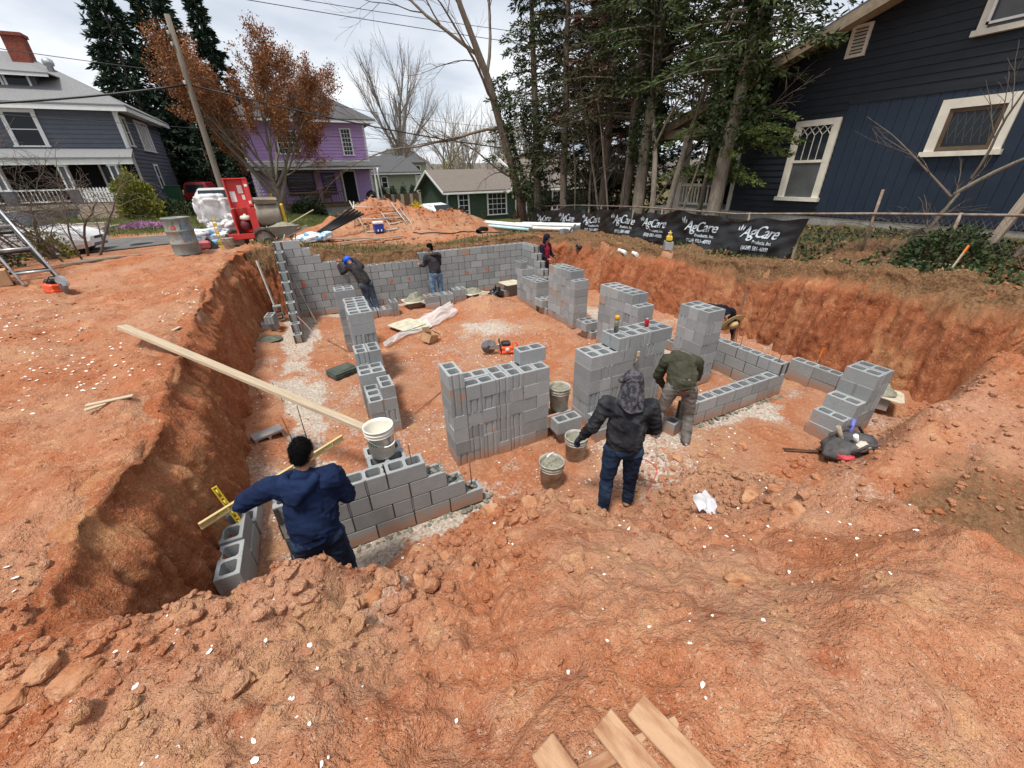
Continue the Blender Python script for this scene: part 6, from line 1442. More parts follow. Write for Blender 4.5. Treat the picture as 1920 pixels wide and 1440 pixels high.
ch = part('chimney', M_WHITE, t, (1.4, 2.1, 36.5, 37.1, 8.6, 9.9)); part('cap', M_SHINGD, ch, (1.25, 2.25, 36.3, 37.3, 9.9, 10.05))
window(t, 'y', 34.745, 2.90, 3.70, 5.0, 6.70, -1, .10, (2, 5)); window(t, 'y', 34.745, -1.6, -.1, 5.1, 6.5, -1, .10, (3, 3))
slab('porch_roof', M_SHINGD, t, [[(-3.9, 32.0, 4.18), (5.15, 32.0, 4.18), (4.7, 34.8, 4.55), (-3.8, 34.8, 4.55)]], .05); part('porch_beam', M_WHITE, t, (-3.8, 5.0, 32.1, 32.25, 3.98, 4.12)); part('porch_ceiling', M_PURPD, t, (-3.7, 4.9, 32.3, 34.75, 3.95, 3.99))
part('porch_floor', M_BROWNW, t, (-3.7, 4.9, 32.1, 34.8, 1.50, 1.68)); part('porch_base', M_FOUND, t, (-3.6, 4.8, 32.2, 32.3, .5, 1.50))
for x in (-3.5, -1.9, .55, 2.1, 4.6): part('post', M_WHITE if x in (-3.5, 4.6) else M_BROWNW, t, (x - .06, x + .06, 32.15, 32.27, 1.68, 3.98))
rl = part('railing', M_BROWNW, t, (-1.8, 2.1, 32.17, 32.23, 2.48, 2.55), (-1.8, 2.1, 32.17, 32.23, 1.78, 1.84))
for i in range(22): part('baluster', M_BROWNW, rl, (-1.7 + i * .17, -1.67 + i * .17, 32.185, 32.215, 1.84, 2.48))
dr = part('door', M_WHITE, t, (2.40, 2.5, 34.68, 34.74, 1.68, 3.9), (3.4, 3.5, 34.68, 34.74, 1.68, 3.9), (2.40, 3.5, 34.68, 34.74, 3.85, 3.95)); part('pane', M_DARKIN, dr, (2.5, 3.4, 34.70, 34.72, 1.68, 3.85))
window(t, 'y', 34.77, -1.6, .4, 2.3, 3.8, -1, .1, (2, 1), M_BROWNW); window(t, 'y', 34.77, .9, 1.9, 2.3, 3.7, -1, .1, (1, 1), M_PURPD)
b = MB(); b.tube([(-3.45, 31.98, 4.05), (-3.35, 31.98, 3.9), (-3.2, 32.0, .9)], .05, 8); b.tube([(4.85, 31.98, 4.05), (4.8, 31.98, 3.8), (4.9, 32.0, 1.2)], .05, 8); b.build('downpipe', M_WHITE, t)
for i, x in enumerate((-.6, .2)):
    c = thing('porch_chair', ('left', 'right')[i] + ' dark chair on the purple house porch', 'chair', (x + .8, 33.4, 1.68)); part('seat', M_BROWNW, c, (-.28, .28, -.25, .25, .36, .42)); part('backrest', M_BROWNW, c, (-.28, .28, .22, .28, .42, 1.0))
    for sx_ in (-.25, .25):
        for sy_ in (-.22, .24): part('leg', M_BROWNW, c, (sx_ - .025, sx_ + .025, sy_ - .025, sy_ + .025, 0, .36))
blob_mesh('covered_grill', (4.2, 33.0, 2.1), (.4, .3, .42), M_BLACK, 3, .25, 3, .9); tag(bpy.data.objects['covered_grill'], 'dark covered grill at the porch end of purple house', 'grill')

# sage house, fence and shrubs behind
t = thing('sage_house', 'small sage green house with dark roof beyond the purple house', 'house')
w = part('wall', M_BEIGE, t, (6.2, 11.8, 48.02, 56, .5, 3.78)); b = MB(); lap(b, 'y', 48, 6.2, 11.8, 1.2, 3.76, .18, -1); b.build('siding', M_BEIGE, w); part('corner_trim', M_WHITE, t, (11.65, 11.85, 47.94, 48.02, .6, 3.7))
slab('roof', M_SHINGD, t, [[(5.6, 47.4, 3.84), (12.3, 47.4, 3.84), (11.6, 52, 5.6), (6.6, 52, 5.6)], [(12.3, 47.4, 3.84), (12.3, 56.6, 3.84), (11.6, 52, 5.6)], [(5.6, 56.6, 3.84), (5.6, 47.4, 3.84), (6.6, 52, 5.6)]], .08); part('fascia', M_WHITE, t, (5.6, 12.3, 47.42, 47.48, 3.62, 3.75)); window(t, 'y', 47.97, 7.75, 8.5, 2.3, 3.35, -1, .10)
f = thing('board_fence', 'brown board fence in front of the sage house', 'fence')
for i in range(14): part('board', M_BROWNW if i % 3 else M_OLDWOOD, f, (6.2 + i * .30, 6.49 + i * .30, 40 + .004 * (i % 2), 40.03, .6, 1.88 + .03 * ((i * 7) % 3)))
part('rail', M_BROWNW, f, (6.2, 10.4, 40.04, 40.1, 1.55, 1.65), (6.2, 10.4, 40.04, 40.1, .9, 1.0))
t = thing('far_house', 'grey roofed house far up the hill behind bare trees', 'house'); part('wall', M_BEIGE, t, (14, 22, 80, 88, 1, 5.6)); slab('roof', M_SHINGD, t, [[(13.4, 79.4, 5.6), (22.6, 79.4, 5.6), (20, 84, 8), (16, 84, 8)], [(22.6, 79.4, 5.6), (22.6, 88, 5.6), (20, 84, 8)], [(13.4, 88, 5.6), (13.4, 79.4, 5.6), (16, 84, 8)]], .1)
for x in (15, 17.4, 19.8): window(t, 'y', 79.97, x, x + 1.1, 3.4, 5.0, -1, .12)

# green bungalow
t = thing('green_bungalow', 'low dark green bungalow with brown roof and white windows', 'house')
w = part('wall', M_GREEN, t, (8.42, 22, 26.82, 33.8, -.2, 2.5)); b = MB(); b.prism([(26.82, 2.5), (33.8, 2.5), (30.3, 3.66)], 8.42, 8.6, 'x')
for i in range(34): y = 26.85 + i * .205; zt_ = 2.5 + max(0, (y - 26.82 if y < 30.3 else 33.8 - y)) * .33; b.bb(8.395, 8.42, y, y + .03, .2, zt_)
for i in range(60): b.bb(8.5 + i * .22, 8.53 + i * .22, 26.795, 26.82, .2, 2.45)
b.build('boards', M_GREEN, w)
slab('roof', M_SHINGB, t, [[(8.05, 26.3, 2.42), (22.3, 26.3, 2.42), (22.3, 30.3, 3.82), (8.05, 30.3, 3.82)], [(22.3, 34.3, 2.42), (8.05, 34.3, 2.42), (8.05, 30.3, 3.82), (22.3, 30.3, 3.82)]], .07)
b = MB(); b.bar((8.05, 26.3, 2.32), (8.05, 30.3, 3.72), .06, .16); b.bar((8.05, 34.3, 2.32), (8.05, 30.3, 3.72), .06, .16); b.bb(8.05, 22.3, 26.3, 26.36, 2.22, 2.34); b.build('fascia', M_WHITE, t)
b = MB(); b.tube([(8.45, 26.35, 2.3), (8.45, 26.72, 2.05), (8.45, 26.74, .4)], .05, 8); b.build('downpipe', M_WHITE, t)
window(t, 'y', 26.79, 9.25, 10.15, .72, 2.15, -1, .11, (1, 3)); window(t, 'y', 26.79, 11.55, 13.2, .72, 2.15, -1, .11, (3, 3)); window(t, 'y', 26.79, 17.2, 18.6, .8, 2.1, -1, .11, (2, 3))
dr = part('door', M_WHITE, t, (13.9, 14.0, 26.74, 26.79, .3, 2.12), (14.85, 14.95, 26.74, 26.79, .3, 2.12), (13.9, 14.95, 26.74, 26.79, 2.1, 2.2)); part('panel', mat('dark_red_door', (.09, .02, .02), .6), dr, (14.0, 14.85, 26.75, 26.77, .3, 2.1))
for sx_ in (13.7, 15.2): part('wall_lamp', M_WHITE, t, (sx_ - .06, sx_ + .06, 26.68, 26.79, 1.75, 2.0))
b = MB(); b.prism([(12.9, 2.3), (16.1, 2.3), (14.5, 3.0)], 25.9, 26.3, 'y'); b.build('porch_gable', M_GREEN, t); slab('porch_roof', M_SHINGB, t, [[(12.7, 25.7, 2.28), (14.5, 25.7, 3.10), (14.5, 28, 3.10), (12.7, 28, 2.28)], [(16.3, 25.7, 2.28), (14.5, 25.7, 3.10), (14.5, 28, 3.10), (16.3, 28, 2.28)]], .06)
b = MB(); b.bar((12.7, 25.68, 2.22), (14.5, 25.68, 3.04), .05, .13); b.bar((16.3, 25.68, 2.22), (14.5, 25.68, 3.04), .05, .13); b.build('barge_board', M_WHITE, t)
part('meter_box', M_STEEL, t, (8.3, 8.4, 28.2, 28.5, .9, 1.5)); part('foundation', M_FOUND, t, (8.40, 22, 26.75, 26.79, -.2, .30))
slab('second_roof', M_SHINGB, t, [[(15.5, 29, 3.0), (24, 29, 3.0), (24, 34, 5.0), (15.5, 34, 5.0)]], .1); b = MB(); b.bar((15.5, 29, 2.95), (15.5, 34, 4.95), .08, .2); b.build('second_barge_board', M_WHITE, t)

# navy house on the right
t = thing('navy_house', 'large dark navy house with cream windows on the right', 'house')
HX = 10.8
def rakez(y): return 5.80 + .33 * (5.0 - y)
w = MB(); w.prism([(-9.4, 1.7), (5.72, 1.7), (5.72, rakez(5.72) - .12), (-2.0, rakez(-2.0) - .12), (-9.4, rakez(-2.0) - .12 - .33 * 7.4)], HX + .02, HX + 8, 'x'); wo_ = w.build('wall', M_NAVY, t)
wins = [(3.22, 4.27, 2.69, 4.47), (.30, 1.43, 3.62, 4.56), (3.18, 3.57, 5.60, 6.18), (.2, 1.37, 5.55, 6.75)]
h = .152; n = int((8.2 - 2.32) / h)
for i in range(n):
    a = 2.32 + i * h; e = a + h; mz = (a + e) / 2
    ymax = min(5.72, 5.0 - (e - 5.80 + .14) / .33); ymin = -9.3
    if e > 4.78:
        ymin = max(-9.3, -4.0 - ymax) if ymax < 2 else -9.3
    else: ymin = 3.17
    spans = [(ymin, ymax)]
    for (u0, u1, z0, z1) in wins:
        if mz < z1 - .05 and mz > z0 + .03:
            ns = []
            for s0, s1 in spans:
                if u1 <= s0 or u0 >= s1: ns.append((s0, s1))
                else:
                    if u0 - s0 > .05: ns.append((s0, u0 + .02))
                    if s1 - u1 > .05: ns.append((u1 - .02, s1))
            spans = ns
    for s0, s1 in spans:
        if s1 - s0 < .06: continue
        b = MB(); lap(b, 'x', HX, s0, s1, a, e, h, -1, depth=.024); b.build('siding_board', M_NAVY, t, fix=False)
for i in range(34):
    y1 = 3.165 - i * .205; y0 = y1 - .198
    z0p, z1p = 2.32, 4.72
    segs_ = [(y0, y1, z0p, z1p)]
    for (u0, u1, c0, c1) in wins[:2]:
        ns = []
        for (p0, p1, q0, q1) in segs_:
            if u1 <= p0 or u0 >= p1: ns.append((p0, p1, q0, q1)); continue
            ns += [(p0, p1, q0, c0 + .03), (p0, p1, c1 - .08, q1)]
            if u0 > p0 + .01: ns.append((p0, u0 + .03, c0 + .03, c1 - .08))
            if u1 < p1 - .01: ns.append((u1 - .03, p1, c0 + .03, c1 - .08))
        segs_ = ns
    for (p0, p1, q0, q1) in segs_: part('grooved_panel', M_NAVYP, t, (HX - .026, HX, p0, p1, q0, q1))
part('band_board', M_NAVY, t, (HX - .045, HX, -9.3, 3.17, 4.70, 4.78)); part('corner_trim', M_CREAM, t, (HX - .05, HX + .06, 5.70, 5.82, 2.3, 5.3)); part('foundation', M_FOUND, t, (HX - .005, HX + .02, -9.3, 5.72, 1.5, 2.30))
def casing(u0, u1, z0, z1, fr):
    b = MB()
    for bx in ((u0, u0 + fr, z0 + .05, z1 - fr), (u1 - fr, u1, z0 + .05, z1 - fr), (u0, u1, z1 - fr, z1)): b.bb(HX - .065, HX, bx[0], bx[1], bx[2], bx[3])
    b.bb(HX - .12, HX, u0 - .04, u1 + .04, z0 - .04, z0 + .05)
    return b.build('window', M_CREAM, t)
M_SCREEN = mat('grey_window_screen', (.075, .08, .08), .35, var=.2, scale=3, spec=.5)
c = casing(3.22, 4.27, 2.69, 4.47, .13); part('pane', M_GLASS, c, (HX - .022, HX - .012, 3.35, 4.14, 3.58, 4.34)); part('pane', M_SCREEN, c, (HX - .028, HX - .016, 3.35, 4.14, 2.74, 3.56)); part('sash_rail', M_CREAM, c, (HX - .05, HX - .02, 3.35, 4.14, 3.54, 3.60), (HX - .045, HX - .02, 3.35, 3.39, 2.74, 4.34), (HX - .045, HX - .02, 4.10, 4.14, 2.74, 4.34))
b = MB(); zz0 = 4.34
for i in range(4):
    y = 3.39 + i * .178
    for (p, q) in (((y, zz0), (y + .178, zz0 - .20)), ((y + .178, zz0), (y, zz0 - .20))): b.bar((HX - .034, p[0], p[1]), (HX - .034, q[0], q[1]), .014, .014, (1, 0, 0))
for i in range(5):
    y = 3.39 + i * .178 - (0 if i else 0); b.bar((HX - .034, y, zz0 - .20 if 0 < i < 4 else zz0), (HX - .034, y, 3.6), .014, .014, (1, 0, 0))
b.build('lattice_mullion', M_CREAM, c)
c = casing(.30, 1.43, 3.62, 4.56, .16); part('pane', M_GLASS, c, (HX - .02, HX - .01, .46, 1.27, 3.68, 4.40)); part('inner_sash', M_BROWNW, c, (HX - .04, HX - .021, .46, .53, 3.68, 4.40), (HX - .04, HX - .021, 1.20, 1.27, 3.68, 4.40), (HX - .04, HX - .021, .53, 1.20, 4.33, 4.40), (HX - .04, HX - .021, .53, 1.20, 3.68, 3.75))
b = MB()
for i in range(6):
    for s in (-1, 1): b.bar((HX - .024, .53 + i * .12, 3.8 if s < 0 else 4.33), (HX - .024, .65 + i * .12, 4.33 if s < 0 else 3.9), .008, .006, (1, 0, 0))
b.build('leaded_bars', MATS['grey_window_screen'], c)
c = casing(.2, 1.37, 5.55, 6.75, .13); part('pane', M_SCREEN, c, (HX - .025, HX - .012, .33, 1.24, 5.62, 6.62)); o = part('open_sash', M_WHITE, c, (HX - .09, HX - .06, .30, 1.26, 5.66, 5.70), (HX - .09, HX - .06, 1.22, 1.26, 5.66, 6.5), (HX - .09, HX - .06, .30, 1.26, 6.3, 6.35))
v = part('gable_vent', M_CREAM, t, (HX - .06, HX, 3.18, 3.24, 5.60, 6.18), (HX - .06, HX, 3.51, 3.57, 5.60, 6.18), (HX - .06, HX, 3.24, 3.51, 6.12, 6.18), (HX - .06, HX, 3.24, 3.51, 5.60, 5.66)); part('vent_back', M_DARKIN, v, (HX - .012, HX - .002, 3.24, 3.51, 5.66, 6.12))
for i in range(7): b = MB(); z = 5.70 + i * .062; b.add([(HX - .055, 3.24, z - .012), (HX - .055, 3.51, z - .012), (HX - .015, 3.51, z + .03), (HX - .015, 3.24, z + .03), (HX - .049, 3.24, z - .018), (HX - .049, 3.51, z - .018), (HX - .009, 3.51, z + .024), (HX - .009, 3.24, z + .024)], [(0, 1, 2, 3), (4, 7, 6, 5), (0, 4, 5, 1), (2, 6, 7, 3), (0, 3, 7, 4), (1, 5, 6, 2)]); b.build('louvre', M_CREAM, v)
ry = 9.0
slab('roof', M_SHINGD, t, [[(10.15, ry, rakez(ry)), (19, ry, rakez(ry)), (19, -2, rakez(-2)), (10.15, -2, rakez(-2))], [(10.15, -13, rakez(-2) - .33 * 11), (10.15, -2, rakez(-2)), (19, -2, rakez(-2)), (19, -13, rakez(-2) - .33 * 11)]], .10)
b = MB(); b.bar((10.15, ry, rakez(ry) - .16), (10.15, -2, rakez(-2) - .16), .05, .20); b.bar((10.15, -13, rakez(-2) - .33 * 11 - .16), (10.15, -2, rakez(-2) - .16), .05, .20); b.build('barge_board', mat('weathered_barge_paint', (.25, .20, .14), .8, var=.2, scale=6), t)
slab('soffit', mat('tan_soffit_boards', (.36, .29, .19), .8, var=.15, scale=5, stretch=(1, 8, 1)), t, [[(10.18, ry, rakez(ry) - .112), (10.82, ry, rakez(ry) - .112), (10.82, -2, rakez(-2) - .112), (10.18, -2, rakez(-2) - .112)]], .012)
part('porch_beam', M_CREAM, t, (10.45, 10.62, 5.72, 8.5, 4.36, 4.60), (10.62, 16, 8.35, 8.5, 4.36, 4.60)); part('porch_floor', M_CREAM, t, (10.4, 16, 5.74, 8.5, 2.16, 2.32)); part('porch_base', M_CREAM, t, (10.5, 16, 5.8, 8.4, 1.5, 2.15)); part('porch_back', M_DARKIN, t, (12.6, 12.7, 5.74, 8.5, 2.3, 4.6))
b = MB(); b.add([(10.42, 7.42, 2.32), (10.72, 7.42, 2.32), (10.72, 7.72, 2.32), (10.42, 7.72, 2.32), (10.47, 7.47, 4.36), (10.67, 7.47, 4.36), (10.67, 7.67, 4.36), (10.47, 7.67, 4.36)], [(0, 1, 5, 4), (1, 2, 6, 5), (2, 3, 7, 6), (3, 0, 4, 7)]); b.build('porch_column', M_CREAM, t)
rl = part('railing', M_CREAM, t, (10.46, 10.54, 5.82, 7.42, 2.96, 3.04), (10.46, 10.54, 5.82, 7.42, 2.42, 2.48))
for i in range(13): part('baluster', M_CREAM, rl, (10.48, 10.52, 5.88 + i * .12, 5.92 + i * .12, 2.48, 2.96))

# ------------------------------------------------------------------ fences, banner, poles and wires
t = thing('silt_fence', 'long black silt fence banner with white printed lettering', 'fence')
M_SILT = mat('black_woven_film', (.012, .012, .013), .32, var=.3, scale=4, bump=.25, bscale=10, spec=.5)
YB = np.array([1.95, 4.0, 6.0, 7.4, 9.5, 11.5, 14.4]); ZT = np.array([2.40, 2.37, 2.34, 2.31, 2.20, 2.10, 1.93]); ZB = np.array([1.60, 1.56, 1.53, 1.50, 1.38, 1.25, 1.02])
def banner(y, f, off=0.0):
    zt_, zb_ = np.interp(y, YB, ZT), np.interp(y, YB, ZB)
    sag = .06 * math.sin(y * 2.1) + .04 * math.sin(y * 5.3 + 1)
    x = 8.42 + .05 * math.sin(y * 1.7 + f * 2) * (f + .2) + .06 * nz1(y * 2.5, f * 3, 1) + .045 * nz1(y * 6 + f * 9, f * 4 - y * 2, 2) - .10 * (1 - f) ** 2
    skew = .25 * (1 - f) * max(0, min(1, (3.0 - y)))
    return (x - off, y + skew, zb_ + (zt_ - sag * f - zb_) * f)
for k, (ya, yb) in enumerate(((1.95, 7.39), (7.42, 14.4))):
    nu = int((yb - ya) / .06)
    sheet_mesh('fabric_panel', lambda u, v, ya=ya, yb=yb, k=k: banner(ya + (yb - ya) * u, v, .012 * k), nu, 16, M_SILT, t)
M_PRINT = mat('white_print', (.50, .55, .60), .5, var=.1, scale=20)
for yc in (2.95, 4.66, 6.35, 7.78, 9.45, 11.15, 12.9):
    def fn(fc):
        def g(u, v):
            y = yc - u; zt_, zb_ = np.interp(y, YB, ZT), np.interp(y, YB, ZB)
            return banner(y, fc + v / (zt_ - zb_), .024)
        return g
    lettering(t, 'AgCare', .35, fn(.50), M_PRINT, shear=.35, spacing=.90, cut=.09); lettering(t, 'AgCare', .35, lambda u, v, g=fn(.50): g(u + .012, v + .004), M_PRINT, shear=.35, spacing=.90, cut=.09)
    lettering(t, 'Products, Inc.', .105, lambda u, v, g=fn(.34): g(u + .18, v), M_PRINT, bold=.002, cut=.09)
    lettering(t, '(828) 581-4000', .125, lambda u, v, g=fn(.16): g(u + .05, v), M_PRINT, bold=.003, cut=.09)
    b = MB()
    for s, (l, w_) in ((-1, (.13, .03)), (0, (.17, .035)), (1, (.12, .03))):
        n = 7; L = []
        for i in range(n):
            f = i / (n - 1); cxx = -.52 + s * .05 + s * .05 * f; L.append((cxx - w_ * math.sin(PI * f) * .6 - s * .02 * f, .10 + l * f + .05)); 
        R_ = [(-.52 + s * .05 + s * .05 * (i / (n - 1)) + w_ * math.sin(PI * i / (n - 1)) * .6 - s * .02 * i / (n - 1), .10 + l * i / (n - 1) + .05) for i in range(n - 2, 0, -1)]
        g = fn(.50); b.add([g(p[0] + .0, p[1]) for p in L + R_], [tuple(range(len(L + R_)))])
    b.build('leaf_emblem', M_PRINT, t, fix=False)
for i, y in enumerate((2.1, 4.6, 7.4, 9.8, 12.2, 14.3)):
    part('stake', M_OLDWOOD, t, (8.44, 8.48, y - .02, y + .02, float(np.interp(y, YB, ZB)) - .2, float(np.interp(y, YB, ZT)) + .03))
t = thing('wire_fence', 'old wire mesh fence with rusty top rail along the navy house', 'fence')
M_RUST = mat('rusty_pipe', (.17, .10, .07), .85, col2=(.30, .26, .22), scale=9)
FY = np.array([-4.0, -.9, 1.0, 4.0, 7.5, 11, 14.5]); FZ = np.array([2.80, 2.72, 2.62, 2.42, 2.40, 2.28, 2.05])
b = MB(); b.tube([(8.8, y, z) for y, z in zip(FY, FZ)], .022, 8); b.build('top_rail', M_RUST, t)
for y in (-3, -.2, 1.0, 3.6, 6.5, 9.5, 12.5): b = MB(); b.tube([(8.8, y, zat(8.8, y) - .1), (8.8 + (.03 if y == 1.0 else 0), y + (.04 if y == 1 else 0), float(np.interp(y, FY, FZ)) + (.42 if y == 1.0 else .03))], .025, 8); b.build('post', M_RUST, t)
b = MB()
for i in range(120):
    y = -4 + i * .085
    for s in (-1, 1):
        y1 = y + s * .5; z0 = zat(8.8, y) if i % 6 == 0 else z0
        b.tube([(8.81, y, z0 - .02), (8.81, y1, float(np.interp(y1, FY, FZ)))], .0025, 3, caps=False)
o = b.build('wire_mesh', M_RUST, t, fix=False); o['kind'] = 'stuff'
lumber('leaning_post', 'thick weathered timber post leaning at the right edge', (9.0, -.62, 2.0), (9.1, -.80, 3.1), .12, .12, M_OLDWOOD, 'post', (0, 1, 0))
lt = thing('trellis', 'weathered wooden trellis panel by the leaning post, right edge', 'trellis')
for i in range(7):
    for s in (-1, 1): b = MB(); b.bar((9.25, -.95 - .0 - i * .12, 2.05 if s > 0 else 2.75), (9.25 + .012 * s, -1.45 - i * .12, 2.75 if s > 0 else 2.05), .012, .035, (1, 0, 0)); b.build('slat', M_OLDWOOD, lt)
part('rail', M_OLDWOOD, lt, (9.22, 9.28, -2.4, -.85, 2.0, 2.06), (9.22, 9.28, -2.4, -.85, 2.74, 2.80))
tag(part('timber_edging', M_WOOD, None, (8.35, 8.45, -.55, .05, zat(8.4, -.2), zat(8.4, -.2) + .07)), 'short timber edging board in the ivy on the right bank', 'board')
t = thing('utility_pole', 'leaning wooden utility pole behind the red mixer', 'pole', (0, 0, 0))
b = MB(); P0, P1 = Vector((-4.6, 24, 1.2)), Vector((-4.5, 24, 9.95)); b.tube([P0 + (P1 - P0) * f for f in (0, .25, .5, .75, 1)], [.15, .14, .13, .12, .11], 12); b.build('shaft', mat('pole_wood', (.13, .108, .085), .95, col2=(.22, .185, .15), scale=4, stretch=(8, 8, .6), bump=.3, bscale=8), t)
b = MB()
for z in (9.3, 8.9, 7.5): b.box((-4.66, 23.9, z), (.10, .10, .14), bev=.02)
b.build('bracket', M_STEEL, t)
def wire(label, A, B, sag, r):
    A = Vector(A); B = Vector(B); pts = [A.lerp(B, i / 14) - Vector((0, 0, sag * 4 * (i / 14) * (1 - i / 14))) for i in range(15)]
    b = MB(); b.tube(pts, r, 5); tag(b.build('overhead_wire', M_BLACK), label, 'wire')
wire('thick black cable from the pole down to the left', (-4.57, 24, 7.46), (-18, 22.5, 6.0), .35, .045)
wire('thick black cable from the pole to the right trees', (-4.57, 24, 7.46), (24, 23, 4.2), .75, .035)
wire('thin wire below the thick cable, across both houses', (-16, 24, 6.35), (20, 24, 5.0), .25, .012)
wire('thin wire from chimney side to the pole top', (-16, 26, 9.1), (-4.5, 24, 7.85), .05, .014)
wire('thin wire from the pole behind the red tree', (-4.5, 24, 7.85), (16, 30, 6.6), .4, .012)
wire('upper thin wire across the sky, lower of two', (-6, 24, 11.0), (18, 24, 10.3), .1, .016)
wire('upper thin wire across the sky, higher of two', (-4, 24, 11.2), (18, 24, 10.9), .1, .014)
# street in front of the grey house
RX = np.arange(-60, 30, .8); b = MB(); V = []; F = []
_ry = np.linspace(14.0, 17.6, 7); _a, _b = np.meshgrid(RX, _ry, indexing='ij'); RZ = zfun(_a.ravel(), (_b + .02 * (_a + 8)).ravel(), False).reshape(_a.shape)
for i, x in enumerate(RX):
    for j, y in enumerate(_ry): V.append((x, y + .02 * (x + 8), float(RZ[i, j]) + .03))
for i in range(len(RX) - 1):
    for j in range(6): F.append((i * 7 + j, (i + 1) * 7 + j, (i + 1) * 7 + j + 1, i * 7 + j + 1))
cut_ = [f for f in F if V[f[0]][0] < -4.4]
b.add(V, cut_, True); tag(b.build('road', mat('worn_asphalt', (.12, .115, .11), .95, var=.2, scale=3, bump=.3, bscale=60)), kind='structure')
b = MB(); b.lathe([(.001, .012), (.30, .012), (.33, 0)], (-6.3, 15.1, zat(-6.3, 15.1) + .03), 20); tag(b.build('manhole_cover', M_DARKIN), 'round dark manhole cover in the street at left', 'manhole cover')
# ------------------------------------------------------------------ vegetation
def branches(rs, base, dirv, L, r, depth, spread, up_, nseg=5, kink=.18, kids=(3, 5), shrink=.62, tips=None, segs=None, start=.3, minr=.004):
    """recursive limb generator: returns tube specs and tip points"""
    p = Vector(base); d = Vector(dirv).normalized(); pts = [p.copy()]; dirs = []
    for i in range(nseg):
        d = (d + Vector((rs.uniform(-1, 1), rs.uniform(-1, 1), rs.uniform(-1, 1))) * kink + Vector((0, 0, up_))).normalized()
        p = p + d * (L / nseg); pts.append(p.copy()); dirs.append(d.copy())
    r1 = max(minr, r * .45); segs.append((pts, [max(minr, r + (r1 - r) * i / nseg) for i in range(nseg + 1)]))
    if depth <= 0:
        for i in range(1, nseg + 1): tips.append((pts[i], dirs[i - 1]))
        return
    n = rs.randint(*kids)
    for k in range(n):
        f = start + (1 - start) * (k + rs.random()) / n; i = min(nseg - 1, int(f * nseg)); q = pts[i].lerp(pts[i + 1], f * nseg - i)
        a = dirs[i]; ax = a.cross(Vector((rs.uniform(-1, 1), rs.uniform(-1, 1), rs.uniform(-1, 1)))).normalized()
        nd = (Matrix.Rotation(spread * rs.uniform(.6, 1.3), 3, ax) @ a)
        branches(rs, q, nd, L * shrink * rs.uniform(.7, 1.15), r * (1 - f * .5) * .55, depth - 1, spread, up_, max(3, nseg - 1), kink, kids, shrink, tips, segs, .25, minr)
    branches(rs, pts[-1], dirs[-1], L * shrink * .9, r1, depth - 1, spread, up_, max(3, nseg - 1), kink, kids, shrink, tips, segs, .2, minr)
def tubes_np(segs, sides):
    V = []; F = []; o = 0
    for pts, rs_ in segs:
        n = sides if rs_[0] > .02 else 3
        P = np.array([tuple(p) for p in pts]); d = np.gradient(P, axis=0); d /= np.linalg.norm(d, axis=1)[:, None] + 1e-9
        ref = np.array([.31, .87, .22]); a = np.cross(d, ref); a /= np.linalg.norm(a, axis=1)[:, None] + 1e-9; b = np.cross(d, a)
        an = np.arange(n) * 2 * PI / n
        R = np.array(rs_)[:, None, None]
        Q = P[:, None] + R * (np.cos(an)[None, :, None] * a[:, None] + np.sin(an)[None, :, None] * b[:, None])
        V.append(Q.reshape(-1, 3)); m = len(pts)
        i = np.arange(m - 1)[:, None] * n; k = np.arange(n)[None]; k2 = (k + 1) % n
        F.append(np.stack([i + k, i + k2, i + n + k2, i + n + k], -1).reshape(-1, 4) + o); o += m * n
    return np.concatenate(V), np.concatenate(F)
def leaves_np(P, D, size, rng, aspect=.45, jitter=.9, droop=0.0):
    """one quad per point, oriented loosely along D"""
    n = len(P); d = D + rng.normal(size=(n, 3)) * jitter; d[:, 2] -= droop; d /= np.linalg.norm(d, axis=1)[:, None] + 1e-9
    a = np.cross(d, rng.normal(size=(n, 3))); a /= np.linalg.norm(a, axis=1)[:, None] + 1e-9
    s = (size * rng.uniform(.6, 1.4, n))[:, None]
    V = np.stack([P - a * s * aspect * .3, P + d * s * .55 - a * s * aspect * .5, P + d * s, P + d * s * .5 + a * s * aspect * .5], 1).reshape(-1, 3)
    return V, np.arange(4 * n).reshape(-1, 4)
def leafmat(n, c, c2, **k):
    m = mat(n, c, .75, col2=c2, scale=k.get('scale', 1.6), lo=.3, hi=.7, spec=.2, detail=3.0)
    return m
M_BARK = mat('grey_brown_bark', (.13, .105, .08), .95, col2=(.24, .20, .155), scale=5, stretch=(3, 3, .7), bump=.5, bscale=12)
M_BARKL = mat('pale_bark', (.17, .14, .105), .95, col2=(.29, .25, .20), scale=6, stretch=(3, 3, .8), bump=.4, bscale=14)
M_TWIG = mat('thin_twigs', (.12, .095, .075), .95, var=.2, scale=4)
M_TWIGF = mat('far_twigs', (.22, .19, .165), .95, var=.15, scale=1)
def tree(name, label, cat='tree', group=None): return thing(name, label, cat, group=group)
def emit(nm, VF, m, par, smooth=False): return link(nm, np_mesh(nm, VF[0], VF[1], m, smooth), par)
def spread_leaves(tips, per, rng, rad_):
    P = np.repeat(np.array([tuple(t[0]) for t in tips]), per, 0); D = np.repeat(np.array([tuple(t[1]) for t in tips]), per, 0)
    return P + rng.normal(size=P.shape) * rad_, D
rng = np.random.default_rng(4)

